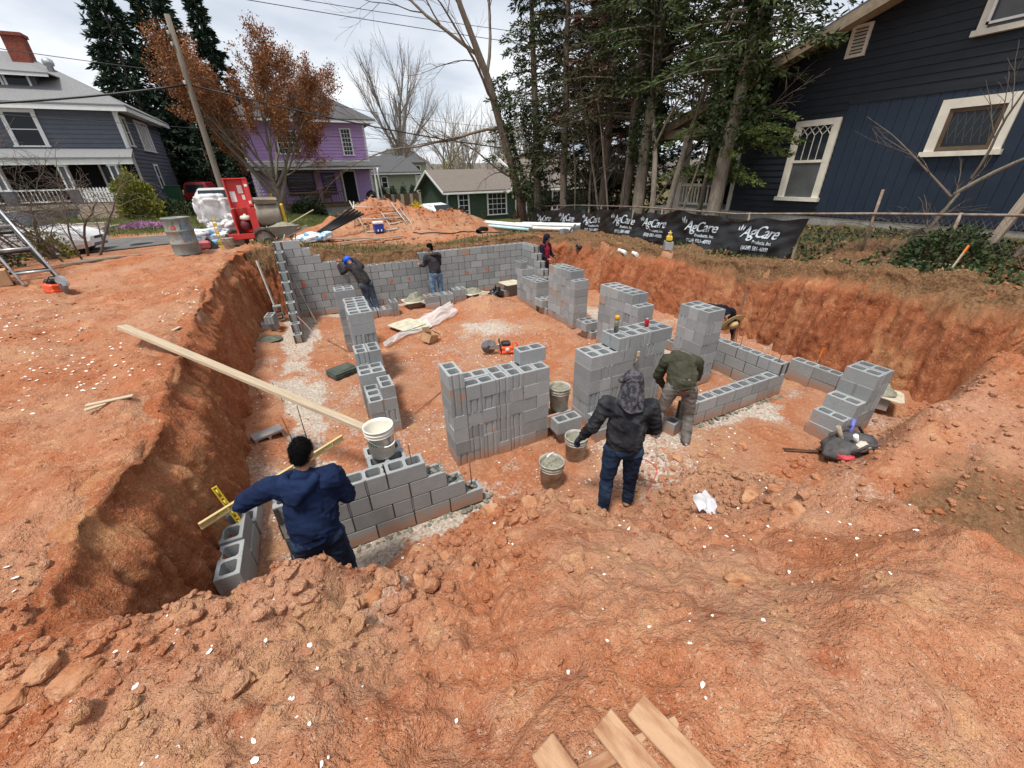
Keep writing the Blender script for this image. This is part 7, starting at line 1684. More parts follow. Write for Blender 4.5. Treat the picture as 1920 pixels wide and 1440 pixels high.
# russet budding tree
t = tree('budding_tree', 'russet budding tree with many upswept branches before the purple house'); rs = random.Random(5); segs, tips = [], []
for k in range(7):
    a = 2 * PI * k / 7 + .3; branches(rs, (-2.2 + .1 * math.cos(a), 29 + .1 * math.sin(a), 3.0 + .3 * (k % 3)), (math.cos(a) * 1.0, math.sin(a) * .7, 1), 3.7, .11, 3, .46, .06, 5, .10, (3, 5), .62, tips, segs, .15, .006)
segs.append(([Vector((-2.15, 29, 1.0)), Vector((-2.2, 29, 2.0)), Vector((-2.3, 29, 3.2)), Vector((-2.5, 29, 4.2))], [.24, .20, .18, .12])); segs.append(([Vector((-2.15, 29, 2.0)), Vector((-1.7, 28.9, 3.2)), Vector((-1.2, 28.9, 4.6))], [.16, .13, .09])); segs.append(([Vector((-2.2, 29, 2.2)), Vector((-3.0, 29, 3.4)), Vector((-3.8, 29, 4.8))], [.15, .12, .08]))
emit('trunk', tubes_np(segs, 6), M_BARK, t, True)
P, D = spread_leaves(tips, 20, rng, .13); emit('crown', leaves_np(P, D, .11, rng, .55), leafmat('russet_buds', (.17, .062, .028), (.33, .145, .062)), t)
P, D = spread_leaves(tips, 8, rng, .11); o = emit('new_shoots', leaves_np(P, D, .085, rng, .55), leafmat('orange_buds', (.30, .125, .05), (.40, .21, .085)), t)

def conifer(label, base, H, R, n, m, seed, lean=(0, 0), low=.12, leaf=.35, droop=.25, group=None, name='conifer_tree', dens=1.0, tr=None, trunk_r=None, bark=None, gap=.0, per=26):
    rs = random.Random(seed); rg = np.random.default_rng(seed); t = tree(name, label, 'tree', group)
    B = Vector(base); top = B + Vector((lean[0], lean[1], H)); segs = [([B.lerp(top, i / 6) + Vector((rs.uniform(-.06, .06), rs.uniform(-.06, .06), 0)) * (0 < i < 6) for i in range(7)], [(trunk_r or H * .02) * (1 - .88 * i / 6) for i in range(7)])]
    PP, DD = [], []
    for k in range(n):
        f = low + (1 - low) * (k / n) ** .9; h = f; c = B.lerp(top, h); a = rs.uniform(0, 2 * PI); Lb = R * (1 - ((h - low) / (1 - low)) ** 1.15) * rs.uniform(.65, 1.12) + .15
        if rs.random() < gap: Lb *= .45
        d = Vector((math.cos(a), math.sin(a), rs.uniform(-.1, .35))); pts = [c + d * Lb * q + Vector((0, 0, -droop * Lb * q * q)) for q in (0, .35, .7, 1)]
        segs.append((pts, [.02 + .008 * Lb, .016, .01, .004]))
        m_ = int(per * dens * (.4 + Lb / R))
        q = rg.uniform(.18, 1, m_) ** .8; base_ = np.array([tuple(p) for p in pts]); x = np.interp(q, (0, .35, .7, 1), np.arange(4)); i0 = np.minimum(x.astype(int), 2); pos = base_[i0] + (base_[i0 + 1] - base_[i0]) * (x - i0)[:, None]
        sd = rg.normal(size=(m_, 3)) * np.array([.16, .16, .09]) * (Lb * .55 + .25) * (1.15 - q)[:, None]; PP.append(pos + sd); dd = sd * 2.0 + np.array(d)[None] * .6; dd[:, 2] -= .15; DD.append(dd)
    emit('trunk', tubes_np(segs, 7), bark or M_BARK, t, True)
    P = np.concatenate(PP); D = np.concatenate(DD); D /= np.linalg.norm(D, axis=1)[:, None] + 1e-9
    emit('crown', leaves_np(P, D, leaf, rg, .28, .45, .1), m, t)
    return t
M_SPR = leafmat('dark_spruce_needles', (.012, .026, .016), (.035, .06, .034)); M_HEM = leafmat('evergreen_sprays', (.018, .034, .010), (.062, .088, .026)); M_HEMB = leafmat('dull_evergreen', (.020, .026, .012), (.060, .062, .028)); M_HEML = leafmat('sunlit_evergreen', (.045, .08, .016), (.15, .19, .055)); M_IVY = leafmat('ivy_leaves', (.018, .035, .012), (.055, .08, .03)); M_DEADN = leafmat('dead_needles', (.065, .032, .018), (.13, .07, .04))
conifer('tall dark spruce behind the grey house, left of pair', (-10.3, 42, 1.5), 15.5, 3.3, 260, M_SPR, 1, per=70, leaf=.42)
conifer('tallest dark spruce behind the grey house, right of pair', (-7.6, 43, 1.5), 17.5, 3.5, 280, M_SPR, 2, per=70, leaf=.42)
conifer('narrow dark spruce top behind the utility pole', (-5.0, 45, 1.5), 15.5, 2.8, 220, M_SPR, 3, per=64, leaf=.42)
for i, (x, y, h, r) in enumerate(((-6.8, 39, 6.0, 2.2), (-4.6, 38, 5.2, 2.2), (-9.0, 46, 8, 3), (-3.0, 44, 6, 2.6))): conifer(('low dark evergreen behind the maroon car', 'low dark evergreen left of the purple porch', 'dark evergreen deep behind the bin', 'dark evergreen at the left of purple house')[i], (x, y, 1.0), h, r, 110, M_SPR, 20 + i, per=60, leaf=.32, low=.02)
# evergreens along the right boundary
conifer('evergreen with full dark crown left of the tree group', (8.75, 14.0, 1.1), 12.5, 2.3, 230, M_HEM, 31, (-.3, .5), .16, .155, per=75, trunk_r=.20, gap=.25)
conifer('second evergreen close right of the full crowned one', (9.0, 12.3, 1.3), 13.0, 2.0, 230, M_HEMB, 32, (-.1, .2), .18, .155, per=90, trunk_r=.17, gap=.3)
conifer('brownish ragged evergreen in the middle of the tree group', (9.6, 9.2, 1.8), 12.0, 2.6, 240, M_HEMB, 33, (.2, 0), .26, .155, per=95, trunk_r=.20, gap=.25)
conifer('rough barked evergreen with thick trunk behind the fence', (9.35, 8.2, 1.85), 12.5, 2.4, 230, M_HEM, 34, (.3, .2), .30, .155, per=95, trunk_r=.22, bark=M_BARKL, gap=.2)
conifer('evergreen with dead brown needles behind the porch', (10.0, 11.0, 1.7), 13, 2.6, 200, M_DEADN, 35, (.2, 0), .22, .155, per=60, trunk_r=.18, gap=.2)
conifer('tall evergreen behind the tree group filling the sky', (12.5, 15, 1.2), 15, 3.4, 240, M_HEMB, 36, (.2, 0), .18, .155, per=95, trunk_r=.22, gap=.2)
conifer('ivy clad evergreen leaning in front of the navy house', (9.25, 5.05, 1.95), 10.5, 2.5, 210, M_HEM, 37, (.75, .25), .34, .155, per=95, trunk_r=.21, bark=M_BARKL, gap=.2)
for i, (x, y, h, r) in enumerate(((10.8, 13.0, 9, 2.4), (12.0, 11.2, 8, 2.3), (13.5, 8.8, 9, 2.2))): conifer(('dark low branched evergreen filling the gap above the pipes', 'dark evergreen filling the gap left of porch', 'dark evergreen behind the porch roof')[i], (x, y, 1.2), h, r, 230, (M_HEMB, M_SPR, M_HEMB)[i], 80 + i, (.1, .1), .04, .17, per=80, trunk_r=.14, gap=.15)
# sprays hanging before the navy house, sunlight put into their brighter leaf colour
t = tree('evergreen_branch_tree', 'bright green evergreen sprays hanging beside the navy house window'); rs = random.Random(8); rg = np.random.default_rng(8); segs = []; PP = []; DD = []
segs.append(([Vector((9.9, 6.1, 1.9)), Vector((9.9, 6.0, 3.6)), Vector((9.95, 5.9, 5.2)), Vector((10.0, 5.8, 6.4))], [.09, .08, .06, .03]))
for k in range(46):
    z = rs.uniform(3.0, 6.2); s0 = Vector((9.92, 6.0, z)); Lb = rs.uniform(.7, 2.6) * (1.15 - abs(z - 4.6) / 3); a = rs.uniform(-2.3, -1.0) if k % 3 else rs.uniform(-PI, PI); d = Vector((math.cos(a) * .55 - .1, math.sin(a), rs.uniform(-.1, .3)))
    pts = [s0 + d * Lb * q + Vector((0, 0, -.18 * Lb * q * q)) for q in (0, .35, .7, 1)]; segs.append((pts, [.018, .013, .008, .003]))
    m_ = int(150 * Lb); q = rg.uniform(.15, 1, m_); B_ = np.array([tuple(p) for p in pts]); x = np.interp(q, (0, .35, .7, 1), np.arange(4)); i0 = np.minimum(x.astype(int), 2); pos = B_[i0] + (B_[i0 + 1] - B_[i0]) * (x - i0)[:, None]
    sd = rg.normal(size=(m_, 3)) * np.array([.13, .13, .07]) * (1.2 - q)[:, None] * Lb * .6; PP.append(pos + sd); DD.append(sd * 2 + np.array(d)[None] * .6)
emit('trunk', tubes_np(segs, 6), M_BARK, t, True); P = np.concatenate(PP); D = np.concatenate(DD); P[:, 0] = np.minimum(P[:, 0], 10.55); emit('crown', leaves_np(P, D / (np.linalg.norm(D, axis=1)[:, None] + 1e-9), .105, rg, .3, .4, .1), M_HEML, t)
# ivy on trunks
def ivy(label, A, B, r, n, seed):
    rg = np.random.default_rng(seed); f = rg.random(n); a = rg.uniform(0, 2 * PI, n); A = np.array(A); B = np.array(B); rr = r * (1 + .5 * rg.random(n)) * (1 + .5 * np.sin(f * 9))
    P = A + (B - A) * f[:, None] + np.c_[np.cos(a) * rr, np.sin(a) * rr, np.zeros(n)]; D = np.c_[np.cos(a), np.sin(a), -.5 * np.ones(n)]
    t = tree('ivy', label, 'ivy'); emit('ivy_leaves', leaves_np(P, D, .10, rg, .9, .5), M_IVY, t)
    b = MB(); b.tube([tuple(A), tuple((A + B) / 2 + np.array([.03, -.02, 0])), tuple(B)], .02, 5); b.build('ivy_stem', M_BARK, t)
ivy('ivy climbing the leaning trunk before the navy house', (9.3, 5.05, 4.0), (9.9, 5.2, 9.5), .30, 4200, 1); ivy('ivy on the thick rough barked trunk', (9.36, 8.2, 3.6), (9.5, 8.3, 8), .24, 2600, 2); ivy('ivy creeping up the bending bare tree', (8.7, 15.5, 2.2), (7.4, 15.3, 7), .16, 1800, 3); ivy('ivy on the full crowned evergreen\'s trunk', (8.75, 14.0, 1.8), (8.6, 14.3, 6), .25, 2200, 4)
# bending bare tree with fine twigs
def bare(label, limbs, depth, spread, upv, kids, seed, m, name='bare_tree', kink=.16, shrink=.6, minr=.005, sides=6, group=None):
    t = tree(name, label, 'tree', group); rs = random.Random(seed); segs, tips = [], []
    for base, d, L, r in limbs: branches(rs, base, d, L, r, depth, spread, upv, 6, kink, kids, shrink, tips, segs, .25, minr)
    big = [s for s in segs if s[1][0] > .03] or segs[:1]; sm = [s for s in segs if s[1][0] <= .03]
    emit('trunk', tubes_np(big, sides), m, t, True)
    if sm: emit('twigs', tubes_np(sm, 3), M_TWIG if m is not M_TWIGF else M_TWIGF, t, True)['kind'] = 'stuff'
    return t, segs
tr_ = [Vector((8.9, 15.6, 1.0)), Vector((8.35, 15.5, 3.0)), Vector((7.6, 15.3, 5.0)), Vector((6.9, 15.2, 7.0)), Vector((5.9, 15.1, 9.0)), Vector((5.2, 15.0, 11.0))]
t, _ = bare('bending bare tree reaching left over the green bungalow', [((8.35, 15.5, 3.2), (-.8, 0, .4), 3.0, .05), ((7.6, 15.3, 5.2), (-1, -.1, .15), 4.6, .07), ((7.3, 15.2, 6.0), (-.8, -.2, .5), 4.2, .06), ((6.9, 15.2, 7.0), (.3, 0, 1), 4.0, .07), ((6.6, 15.2, 7.6), (-1, .1, .5), 4.6, .07), ((5.9, 15.1, 9.0), (-.7, 0, .8), 4.0, .06), ((5.5, 15.1, 10), (-1, 0, .3), 3.6, .05), ((5.3, 15, 10.6), (-.2, 0, 1), 3.4, .05)], 3, .5, .0, (3, 4), 41, M_BARK, kink=.2, minr=.004)
b = MB(); b.tube(tr_, [.20, .18, .16, .14, .10, .06], 10); b.build('main_stem', M_BARK, t)
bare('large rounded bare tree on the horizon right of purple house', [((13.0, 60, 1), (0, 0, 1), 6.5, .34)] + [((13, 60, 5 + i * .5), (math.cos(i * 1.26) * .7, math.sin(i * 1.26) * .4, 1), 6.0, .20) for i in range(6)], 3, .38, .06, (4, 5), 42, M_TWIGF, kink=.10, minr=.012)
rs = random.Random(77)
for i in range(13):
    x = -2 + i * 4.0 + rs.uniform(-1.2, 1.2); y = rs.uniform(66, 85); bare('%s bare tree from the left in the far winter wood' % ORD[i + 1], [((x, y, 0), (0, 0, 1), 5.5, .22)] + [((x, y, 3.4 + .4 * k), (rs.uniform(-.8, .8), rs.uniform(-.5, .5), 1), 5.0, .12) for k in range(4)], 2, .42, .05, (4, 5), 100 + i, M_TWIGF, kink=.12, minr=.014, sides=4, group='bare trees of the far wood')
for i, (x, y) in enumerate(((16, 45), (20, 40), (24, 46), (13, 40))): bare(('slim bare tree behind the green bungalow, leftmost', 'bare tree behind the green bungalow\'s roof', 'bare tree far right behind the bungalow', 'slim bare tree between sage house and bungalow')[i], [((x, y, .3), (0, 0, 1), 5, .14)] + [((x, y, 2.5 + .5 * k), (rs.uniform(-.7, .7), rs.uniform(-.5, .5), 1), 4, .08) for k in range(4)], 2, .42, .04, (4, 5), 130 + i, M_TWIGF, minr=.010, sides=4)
# trunks and saplings between the evergreens
for i, (b0, d, L, r, m) in enumerate((((9.15, 7.25, 1.9), (.05, .12, 1), 6.0, .10, M_BARKL), ((9.25, 6.75, 1.9), (.28, .1, 1), 6.5, .12, M_BARKL), ((9.4, 7.9, 1.9), (.30, -.25, 1), 5, .05, M_BARK), ((9.1, 6.1, 1.9), (.02, -.05, 1), 5.5, .035, M_BARKL), ((9.2, 10.0, 1.6), (0, .2, 1), 5, .05, M_BARK), ((9.0, 9.2, 1.7), (-.2, .1, 1), 4, .04, M_BARK), ((9.3, 10.9, 1.6), (.1, .1, 1), 5, .06, M_BARK), ((9.1, 11.6, 1.5), (-.1, 0, 1), 4.5, .04, M_BARK))):
    bare('%s slender bare trunk among the evergreens, counted from the porch' % ORD[i + 1], [(b0, d, L, r)], 3 if i < 4 else 2, .75, -.02, (4, 7), 150 + i, m, 'slender_tree', .10, .36, .004)
rs = random.Random(6)
for i in range(16):
    y = 8.6 + i * .42 + rs.uniform(-.2, .2); bare('leafless brush stem behind the silt fence, %s from the porch' % (ORD + ['fifteenth', 'sixteenth'])[i + 1], [((9.0 + rs.uniform(-.1, .9), y, zat(9.2, y) - .1), (rs.uniform(-.3, .3), rs.uniform(-.3, .3), 1), rs.uniform(1.8, 3.4), .018)], 2, .55, .02, (3, 5), 200 + i, M_TWIG, 'brush_stem', .14, .5, .004, group='brush behind the silt fence')
t, _ = bare('small bare sapling before the navy house', [((9.75, .52, 2.0), (.06, -.22, 1), 1.0, .05), ((9.8, .32, 2.95), (-.1, -.75, .8), 1.6, .042), ((9.78, .36, 2.9), (0, .75, .55), 1.5, .028), ((9.8, .2, 3.2), (.1, -.1, 1), 1.4, .03)], 2, .5, .0, (3, 4), 61, M_BARKL, 'sapling', .12, .5, .003)
bare('bare tangled sapling at the right edge beside the post', [((9.0, -1.0, 2.1), (0, -.2, 1), 1.6, .03)], 3, .6, 0, (3, 4), 62, M_BARKL, 'sapling', .16, .55, .003)
bare('tangled bare bush at the left edge before the grey house', [((-9.4 + .32 * k, 13.0 + .2 * (k % 2), 1.5), (rs.uniform(-.6, .6), rs.uniform(-.5, .2), 1), rs.uniform(1.5, 2.6), .04) for k in range(9)] + [((-6.8 - .4 * k, 11.8, 1.6), (rs.uniform(-.8, .8), -.2, .8), 1.6, .03) for k in range(7)], 3, .75, -.05, (3, 5), 63, M_TWIG, 'bare_bush', .25, .6, .004)
# shrubs
def shrub(label, c, r, n, m, leaf, seed, name='shrub', cat='shrub', group=None, up_=.4):
    rg = np.random.default_rng(seed); t = tree(name, label, cat, group)
    v = rg.normal(size=(n, 3)); v /= np.linalg.norm(v, axis=1)[:, None]; v[:, 2] = np.abs(v[:, 2]) * 1.0 - .12
    k = rg.uniform(.55, 1.0, n) ** .6 * (1 + .35 * fbm(v[:, 0] * 2 + seed, v[:, 1] * 2 + v[:, 2] * 2, 1.3, 3, seed)); P = np.array(c) + v * np.array(r) * k[:, None]
    D = v.copy(); D[:, 2] += up_; emit('foliage', leaves_np(P, D, leaf, rg, .5, .6), m, t)
    segs = [([Vector(c), Vector(c) + Vector((math.cos(a) * r[0] * .4, math.sin(a) * r[1] * .4, r[2] * .6))], [.03, .012]) for a in np.arange(0, 6, .9)]; emit('stems', tubes_np(segs, 4), M_BARK, t)
    return t
M_YG = leafmat('yellow_green_shrub', (.10, .115, .018), (.26, .25, .045)); M_DKS = leafmat('dark_shrub', (.022, .035, .016), (.06, .08, .035)); M_FOR = leafmat('forsythia_yellow', (.50, .34, .01), (.70, .50, .02)); M_PINK = leafmat('pink_phlox', (.40, .16, .36), (.55, .3, .5))
shrub('rounded yellow green shrub at the grey house corner', (-8.55, 25.4, 1.75), (1.0, .9, 2.45), 5200, M_YG, .16, 1); shrub('low dark shrub beside the yellow green one', (-7.2, 26.2, 1.7), (1.1, .8, .9), 1600, M_DKS, .14, 2)
shrub('yellow flowering forsythia left of the green bungalow', (5.25, 23.0, .9), (.85, .6, 1.15), 2600, M_FOR, .10, 3); shrub('yellow shrub behind the mixer by the tree trunk', (-2.6, 27.5, 1.4), (.35, .3, 1.3), 900, M_FOR, .10, 4); shrub('dark rhododendron beside the purple porch', (-.6, 31.2, .9), (1.3, .7, 1.4), 2400, M_DKS, .18, 5); shrub('low green bush in front of the bungalow gable', (7.9, 24.6, .3), (.9, .6, .7), 1400, M_DKS, .10, 6)
shrub('pink flowering groundcover on the bank by the steps', (-7.6, 21.0, 1.62), (1.0, .5, .28), 1300, M_PINK, .08, 7, 'flowering_plant', 'plant'); shrub('green leafy clump in the bare bush at left', (-7.9, 13.1, 1.4), (.6, .5, 1.1), 700, M_YG, .09, 8); shrub('low leafy clump under the left scaffold frames', (-8.3, 11.0, 1.5), (.8, .6, .7), 900, M_DKS, .09, 9)
for i in range(4): shrub('small pointed evergreen in the row by the board fence, %s from left' % ORD[i + 1], (6.9 + i * 1.05, 43, 1.2), (.42, .42, 1.55), 700, M_SPR, .14, 30 + i, 'dwarf_conifer', 'shrub', up_=1.0)
shrub('small pointed bush before the bungalow window, left', (10.9, 25.9, .3), (.25, .25, .95), 500, M_DKS, .09, 40, up_=1); shrub('small pointed bush before the bungalow window, right', (13.35, 25.9, .3), (.25, .25, 1.0), 500, M_DKS, .09, 41, up_=1)
shrub('pale willow just leafing out behind the bungalow', (17.0, 50, 1.5), (2.0, 1.5, 5.5), 2600, leafmat('pale_leafing', (.30, .28, .08), (.42, .40, .14)), .2, 42, 'willow_tree', 'tree')
# ivy mound and ground ivy on the right bank
shrub('mound of ivy and dead vines at the right fence', (8.85, -.25, 1.75), (.75, .75, .85), 3600, M_IVY, .08, 50, 'ivy_mound', 'ivy', up_=-.2)
bare('dry vine tangle over the ivy mound at the right fence', [((8.8, -.2 + .1 * k, 2.3), (math.cos(k) * .8, math.sin(k), .4), .7, .012) for k in range(9)], 2, .8, -.12, (3, 5), 70, M_BARKL, 'dry_vine', .3, .7, .003)
n = 5200; x = rng.uniform(7.75, 10.4, n); y = rng.uniform(-3.2, 5.5, n); k = (fbm(x, y, .9, 3, 3) > -.06) & (x > 7.9 + .25 * vnoise(x * 2, y * 2, 1)); x, y = x[k], y[k]; zz_ = zfun(x, y); V, F_ = leaves_np(np.c_[x, y, zz_ + .02], np.tile([0, 0, .6], (len(x), 1)), .075, rng, .9, .9); tag(link('ground_ivy', np_mesh('ground_ivy', V, F_, M_IVY, False)), 'creeping green ivy covering the right bank', 'ivy', kind='stuff')
# litter of dead leaves on the right bank, tufts of grass
n = 3000; x = rng.uniform(7.3, 10.5, n); y = rng.uniform(-3, 12, n); zz_ = zfun(x, y); V, F_ = leaves_np(np.c_[x, y, zz_ + .015], np.tile([0, 0, .2], (n, 1)), .06, rng, .7, 1.0); tag(link('dead_leaves', np_mesh('dead_leaves', V, F_, leafmat('dead_leaf', (.18, .10, .05), (.36, .24, .13)), False)), 'dead brown leaves littering the right bank', 'leaves', kind='stuff')
def grass_patch(name, label, x0, x1, y0, y1, n, thr, h, m, s):
    x = rng.uniform(x0, x1, n); y = rng.uniform(y0, y1, n); k = fbm(x, y, .8, 3, s) > thr; x, y = x[k], y[k]; V, F_ = leaves_np(np.c_[x, y, zfun(x, y) - .01], np.tile([0, 0, 1.3], (len(x), 1)), h, rng, .10, .45); tag(link(name, np_mesh(name, V, F_, m, False)), label, 'grass', kind='stuff')
M_GRS = leafmat('spring_grass', (.055, .085, .02), (.13, .15, .045)); M_GRSD = leafmat('dry_grass', (.16, .14, .06), (.30, .26, .13))
grass_patch('grass', 'tufts of grass along the far bank edge', -2.6, 6.2, 9.85, 11.0, 3200, .02, .11, M_GRS, 1); grass_patch('grass', 'dry grass along the far bank edge', -2.6, 7.0, 9.8, 11.4, 6000, -.1, .14, M_GRSD, 2); grass_patch('grass', 'lawn in front of the grey and purple houses', -12, 8, 18, 33, 42000, -.3, .14, M_GRS, 3)
grass_patch('dry_roots', 'dry roots and straw hanging on the right bank lip', 7.0, 8.0, -1, 9.2, 3500, -.1, .08, M_GRSD, 4)

# far hill with its winter wood
V = []; F_ = []; nx_, ny_ = 80, 14
for j in range(ny_):
    for i in range(nx_):
        x = -160 + i * 5.5; y = 95 + j * 12; V.append((x, y, -2 + 11 * float(sstep(np.array(j / 9))) * (1 + .5 * nz1(x * .02, y * .02, 2)) + 1.2 * nz1(x * .2, y * .2, 1)))
for j in range(ny_ - 1):
    for i in range(nx_ - 1): F_.append((j * nx_ + i, j * nx_ + i + 1, (j + 1) * nx_ + i + 1, (j + 1) * nx_ + i))
b = MB(); b.add(V, F_, True); tag(b.build('hill', mat('wooded_hill', (.13, .115, .09), .95, var=.35, scale=.4, bump=.6, bscale=1.5)), kind='structure')
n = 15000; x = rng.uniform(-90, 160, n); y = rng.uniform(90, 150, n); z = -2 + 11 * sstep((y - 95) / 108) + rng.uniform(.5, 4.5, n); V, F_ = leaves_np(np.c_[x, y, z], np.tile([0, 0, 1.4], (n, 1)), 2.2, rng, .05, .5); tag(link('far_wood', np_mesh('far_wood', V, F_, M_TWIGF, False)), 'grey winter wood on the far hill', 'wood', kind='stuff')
# ------------------------------------------------------------------ rocks, clods, petals
def rock_base(sub, seed, amp=.45):
    bm = bmesh.new(); bmesh.ops.create_icosphere(bm, subdivisions=sub, radius=1); V = np.array([v.co[:] for v in bm.verts]); F = np.array([[v.index for v in f.verts] for f in bm.faces]); bm.free()
    q = np.random.default_rng(seed)
    for _ in range(9):       # chip flat facets off
        d = q.normal(size=3); d /= np.linalg.norm(d); h = q.uniform(.55, .9); k = V @ d; V = V - np.outer(np.maximum(0, k - h), d)
    V = V * (1 + amp * .35 * (fbm(V[:, 0] * 1.5 + seed, V[:, 1] * 1.5 + V[:, 2], 1.6, 3, seed))[:, None]); return V, F
M_CLOD = mat('clay_clod', (.34, .125, .055), .95, col2=(.52, .27, .145), scale=5, bump=.7, bscale=30, lo=.32, hi=.68, spec=.15)
M_ROCK = mat('weathered_clay_rock', (.38, .155, .072), .95, col2=(.50, .28, .16), scale=8, bump=1.0, bscale=26, lo=.35, hi=.65, spec=.15)
rg = np.random.default_rng(21)
BASES = [rock_base(1, s) for s in range(10)]; BASE2 = [rock_base(2, s + 40) for s in range(6)]
def scatter(name, label, x, y, size, m, sink=.25, bases=BASES):
    z = zfun(x, y); Vs = []; Fs = []; o = 0
    for i in range(len(x)):
        V, F = bases[rg.integers(len(bases))]; s = size[i] * np.array([rg.uniform(.75, 1.25), rg.uniform(.75, 1.25), rg.uniform(.55, .95)])
        a = rg.uniform(0, 2 * PI); c, sn = math.cos(a), math.sin(a); W = V * s; W = np.c_[W[:, 0] * c - W[:, 1] * sn, W[:, 0] * sn + W[:, 1] * c, W[:, 2]]
        Vs.append(W + np.array([x[i], y[i], z[i] + size[i] * (.5 - sink)])); Fs.append(F + o); o += len(V)
    tag(link(name, np_mesh(name, np.concatenate(Vs), np.concatenate(Fs), m, False)), label, 'clods', kind='stuff')
def field(n, x0, x1, y0, y1, dens):
    x = rg.uniform(x0, x1, n); y = rg.uniform(y0, y1, n); k = rg.random(n) < dens(x, y); return x[k], y[k]
dm_ = lambda x, y: sdist(x, y, TOE)
def lipdens(x, y):
    d = dm_(x, y); return np.clip(.9 * np.exp(-((d - .55) / .45) ** 2) * (.35 + 1.3 * np.clip(fbm(x, y, 1.1, 3, 2) + .35, 0, 1)), 0, 1) + .12
x, y = field(15000, -3.1, 3.4, -3.0, -.2, lipdens); scatter('clay_clods', 'crumbled red clay clods along the spoil heap', x, y, .006 + .020 * rg.random(len(x)) ** 2.6, SOIL)
x, y = field(3400, -3.0, 2.9, -2.2, -.4, lambda a, b: lipdens(a, b) * .8); scatter('clay_clods', 'larger clay clods along the crest of the spoil heap', x, y, .016 + .046 * rg.random(len(x)) ** 2.4, SOIL, bases=BASE2)
x, y = field(2600, -2.7, 7.2, -1.6, 9.2, lambda a, b: .5 * (sdist(a, b, RIM) > .2)); scatter('clay_crumbs', 'small crumbs of clay over the pit floor', x, y, .006 + .018 * rg.random(len(x)) ** 3, SOIL)
x, y = field(1500, -7, -2.9, -1.5, 10, lambda a, b: .6 * (sdist(a, b, RIM) < .05)); scatter('clay_crumbs', 'small crumbs of clay over the left bank', x, y, .006 + .02 * rg.random(len(x)) ** 3, SOIL)
x, y = field(3000, 3.2, 8.0, -3.4, -1.2, lambda a, b: .6); scatter('clay_crumbs', 'brown crumbs over the right ramp', x, y, .006 + .045 * rg.random(len(x)) ** 4, SOIL)
x, y = field(1400, .2, 5.5, 13.6, 17, lambda a, b: .7); scatter('clay_clods', 'clods on the dirt pile behind the far wall', x, y, .02 + .05 * rg.random(len(x)) ** 2.5, SOIL)
x, y = field(700, -2.5, 7, 9.6, 12.5, lambda a, b: .8); scatter('clay_clods', 'dark clods along the far bank', x, y, .015 + .05 * rg.random(len(x)) ** 3, mat('dark_soil_clod', (.10, .06, .035), .95, col2=(.22, .13, .07), scale=6, bump=.6, bscale=25))
# single rocks
big = [('large flat clay boulder at the lower left foreground', -2.58, -1.62, .095, 0), ('second clay boulder left of the large flat one', -2.72, -1.50, .07, 1), ('cracked clay rock at the lower left corner', -2.80, -1.58, .06, 2), ('pale clay rock left of the paper sack\'s boulders', .30, -1.42, .085, 3), ('round clay rock on the floor by the grey cord', 2.60, -.50, .085, 4), ('smaller clay rock right of the round one by the cord', 2.95, -.60, .05, 5),
       ('pale split rock right of the paper sack, larger', 2.06, -1.78, .12, 0), ('pale split rock right of the paper sack, smaller', 2.10, -1.95, .07, 1), ('ochre rock at the foot of the floor bucket slope', .28, -.50, .075, 2), ('yellowish rock on the floor before the low right wall', 3.62, -.72, .085, 3), ('brown boulder half buried in the right slope', 1.75, -2.25, .115, 4), ('dark clod low in the right foreground', .52, -2.62, .075, 5),
       ('pale rock on the crest in front of the blue hoodie man', -1.32, -1.62, .06, 0), ('yellow rock on the crest right of the blue hoodie man', -1.05, -1.60, .055, 1), ('red clay lump on the crest below the front wall', -.80, -1.35, .075, 2), ('tan lump on the spoil crest by the front wall end', -.35, -1.12, .085, 3), ('rough lump near the toe of the spoil slope', -.05, -1.25, .08, 4), ('clay lump beside the jacket man\'s boot', .95, -1.18, .085, 5), ('clay rock just behind the jacket man\'s boot', 1.05, -1.42, .07, 0), ('tan stone near the tool bag', 3.75, -1.62, .06, 1)]
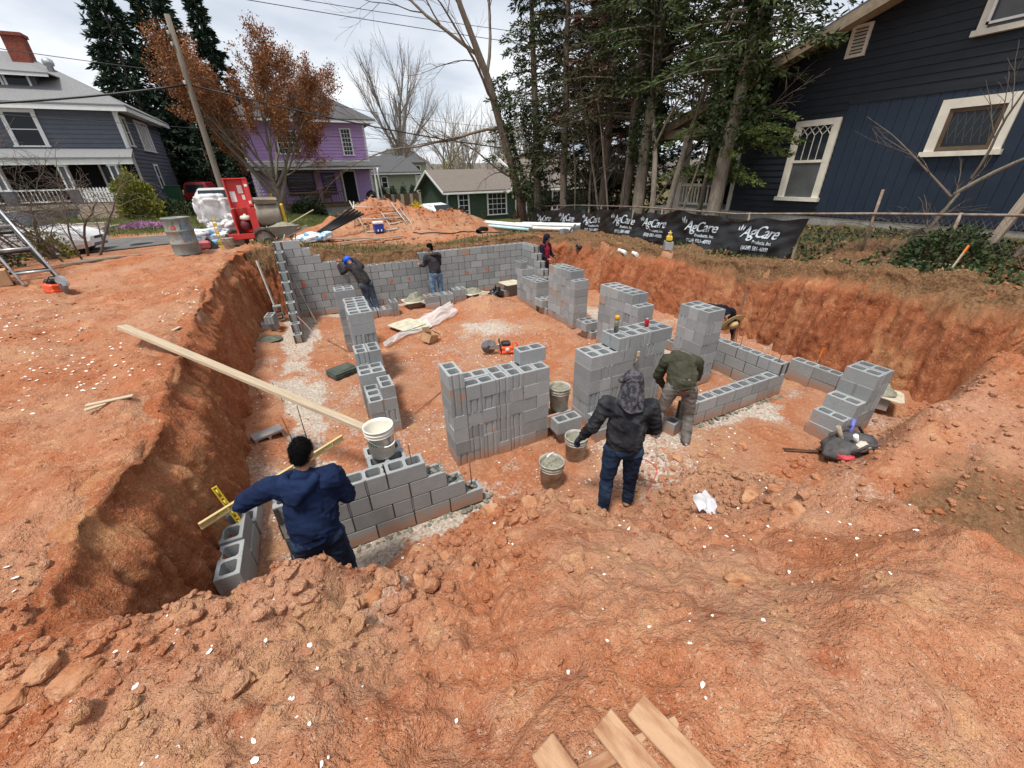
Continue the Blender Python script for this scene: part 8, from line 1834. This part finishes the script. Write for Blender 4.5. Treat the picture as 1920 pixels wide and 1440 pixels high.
for lab, x_, y_, s_, k in big:
    V, F = rock_base(4, 60 + k * 3 + int(s_ * 1000)); V = V * np.array([1.15, .9, .62]) * s_; V += (V / s_) * (.05 * s_ * fbm(V[:, 0] / s_ * 3, V[:, 1] / s_ * 3 + V[:, 2] / s_ * 2, 1.5, 3, k))[:, None] * 2
    o = link('rock', np_mesh('rock', V, F, M_ROCK, False), None, (x_, y_, zat(x_, y_) + s_ * .14), k * 1.1 + .4); tag(o, lab, 'rock')
# white petals: nearest ones singly, the rest as one scatter
M_PETAL = mat('white_petal', (.74, .72, .67), .7, var=.05, scale=9)
b = MB(); n = 9; b.add([(0, 0, .004)] + [(math.cos(2 * PI * k / n) * .0165, math.sin(2 * PI * k / n) * .0125, .001 + .003 * (k % 2)) for k in range(n)], [(0, 1 + k, 1 + (k + 1) % n) for k in range(n)], True); PM = b.mesh('petal', M_PETAL)
def petal_pts(n, x0, x1, y0, y1, s, thr):
    x = rg.uniform(x0, x1, n); y = rg.uniform(y0, y1, n); k = fbm(x, y, 1.0, 3, s) > thr; return x[k], y[k]
x, y = petal_pts(400, -2.9, 3.3, -3.05, -1.15, 5, -.12); zz_ = zfun(x, y)
for i in range(len(x)):
    o = link('petal', PM, None, (x[i], y[i], zz_[i] + rg.uniform(-.006, .005)), rg.uniform(0, 6)); o.rotation_euler[0] = rg.uniform(-.3, .3); sc_ = .3 + .65 * rg.random() ** 1.6; o.scale = (sc_,) * 3; tag(o, 'small white petal fallen on the foreground clay', 'petal', 'white petals on the foreground clay')
def petal_field(label, x, y, s):
    z = zfun(x, y); n = len(x); a = rg.uniform(0, 6.28, n); V = []; k = 6
    an = np.arange(k) * 2 * PI / k; r = s * rg.uniform(.6, 1.2, n)
    V = np.stack([np.stack([x + np.cos(t_ + a) * r, y + np.sin(t_ + a) * r * .75, z + .008 + .004 * np.sin(t_)], -1) for t_ in an], 1).reshape(-1, 3)
    tag(link('petals', np_mesh('petals', V, np.arange(n * k).reshape(-1, k), M_PETAL, False)), label, 'petals', kind='stuff')
x, y = petal_pts(1500, -6.8, -3.0, -1.2, 6.5, 2, .0); petal_field('white petals strewn over the left bank', x, y, .016)
x, y = petal_pts(2600, -2.6, 5.5, -.8, 7.5, 3, .05); k = zfun(x, y, False) < .35; petal_field('white petals strewn over the pit floor', x[k], y[k], .013)
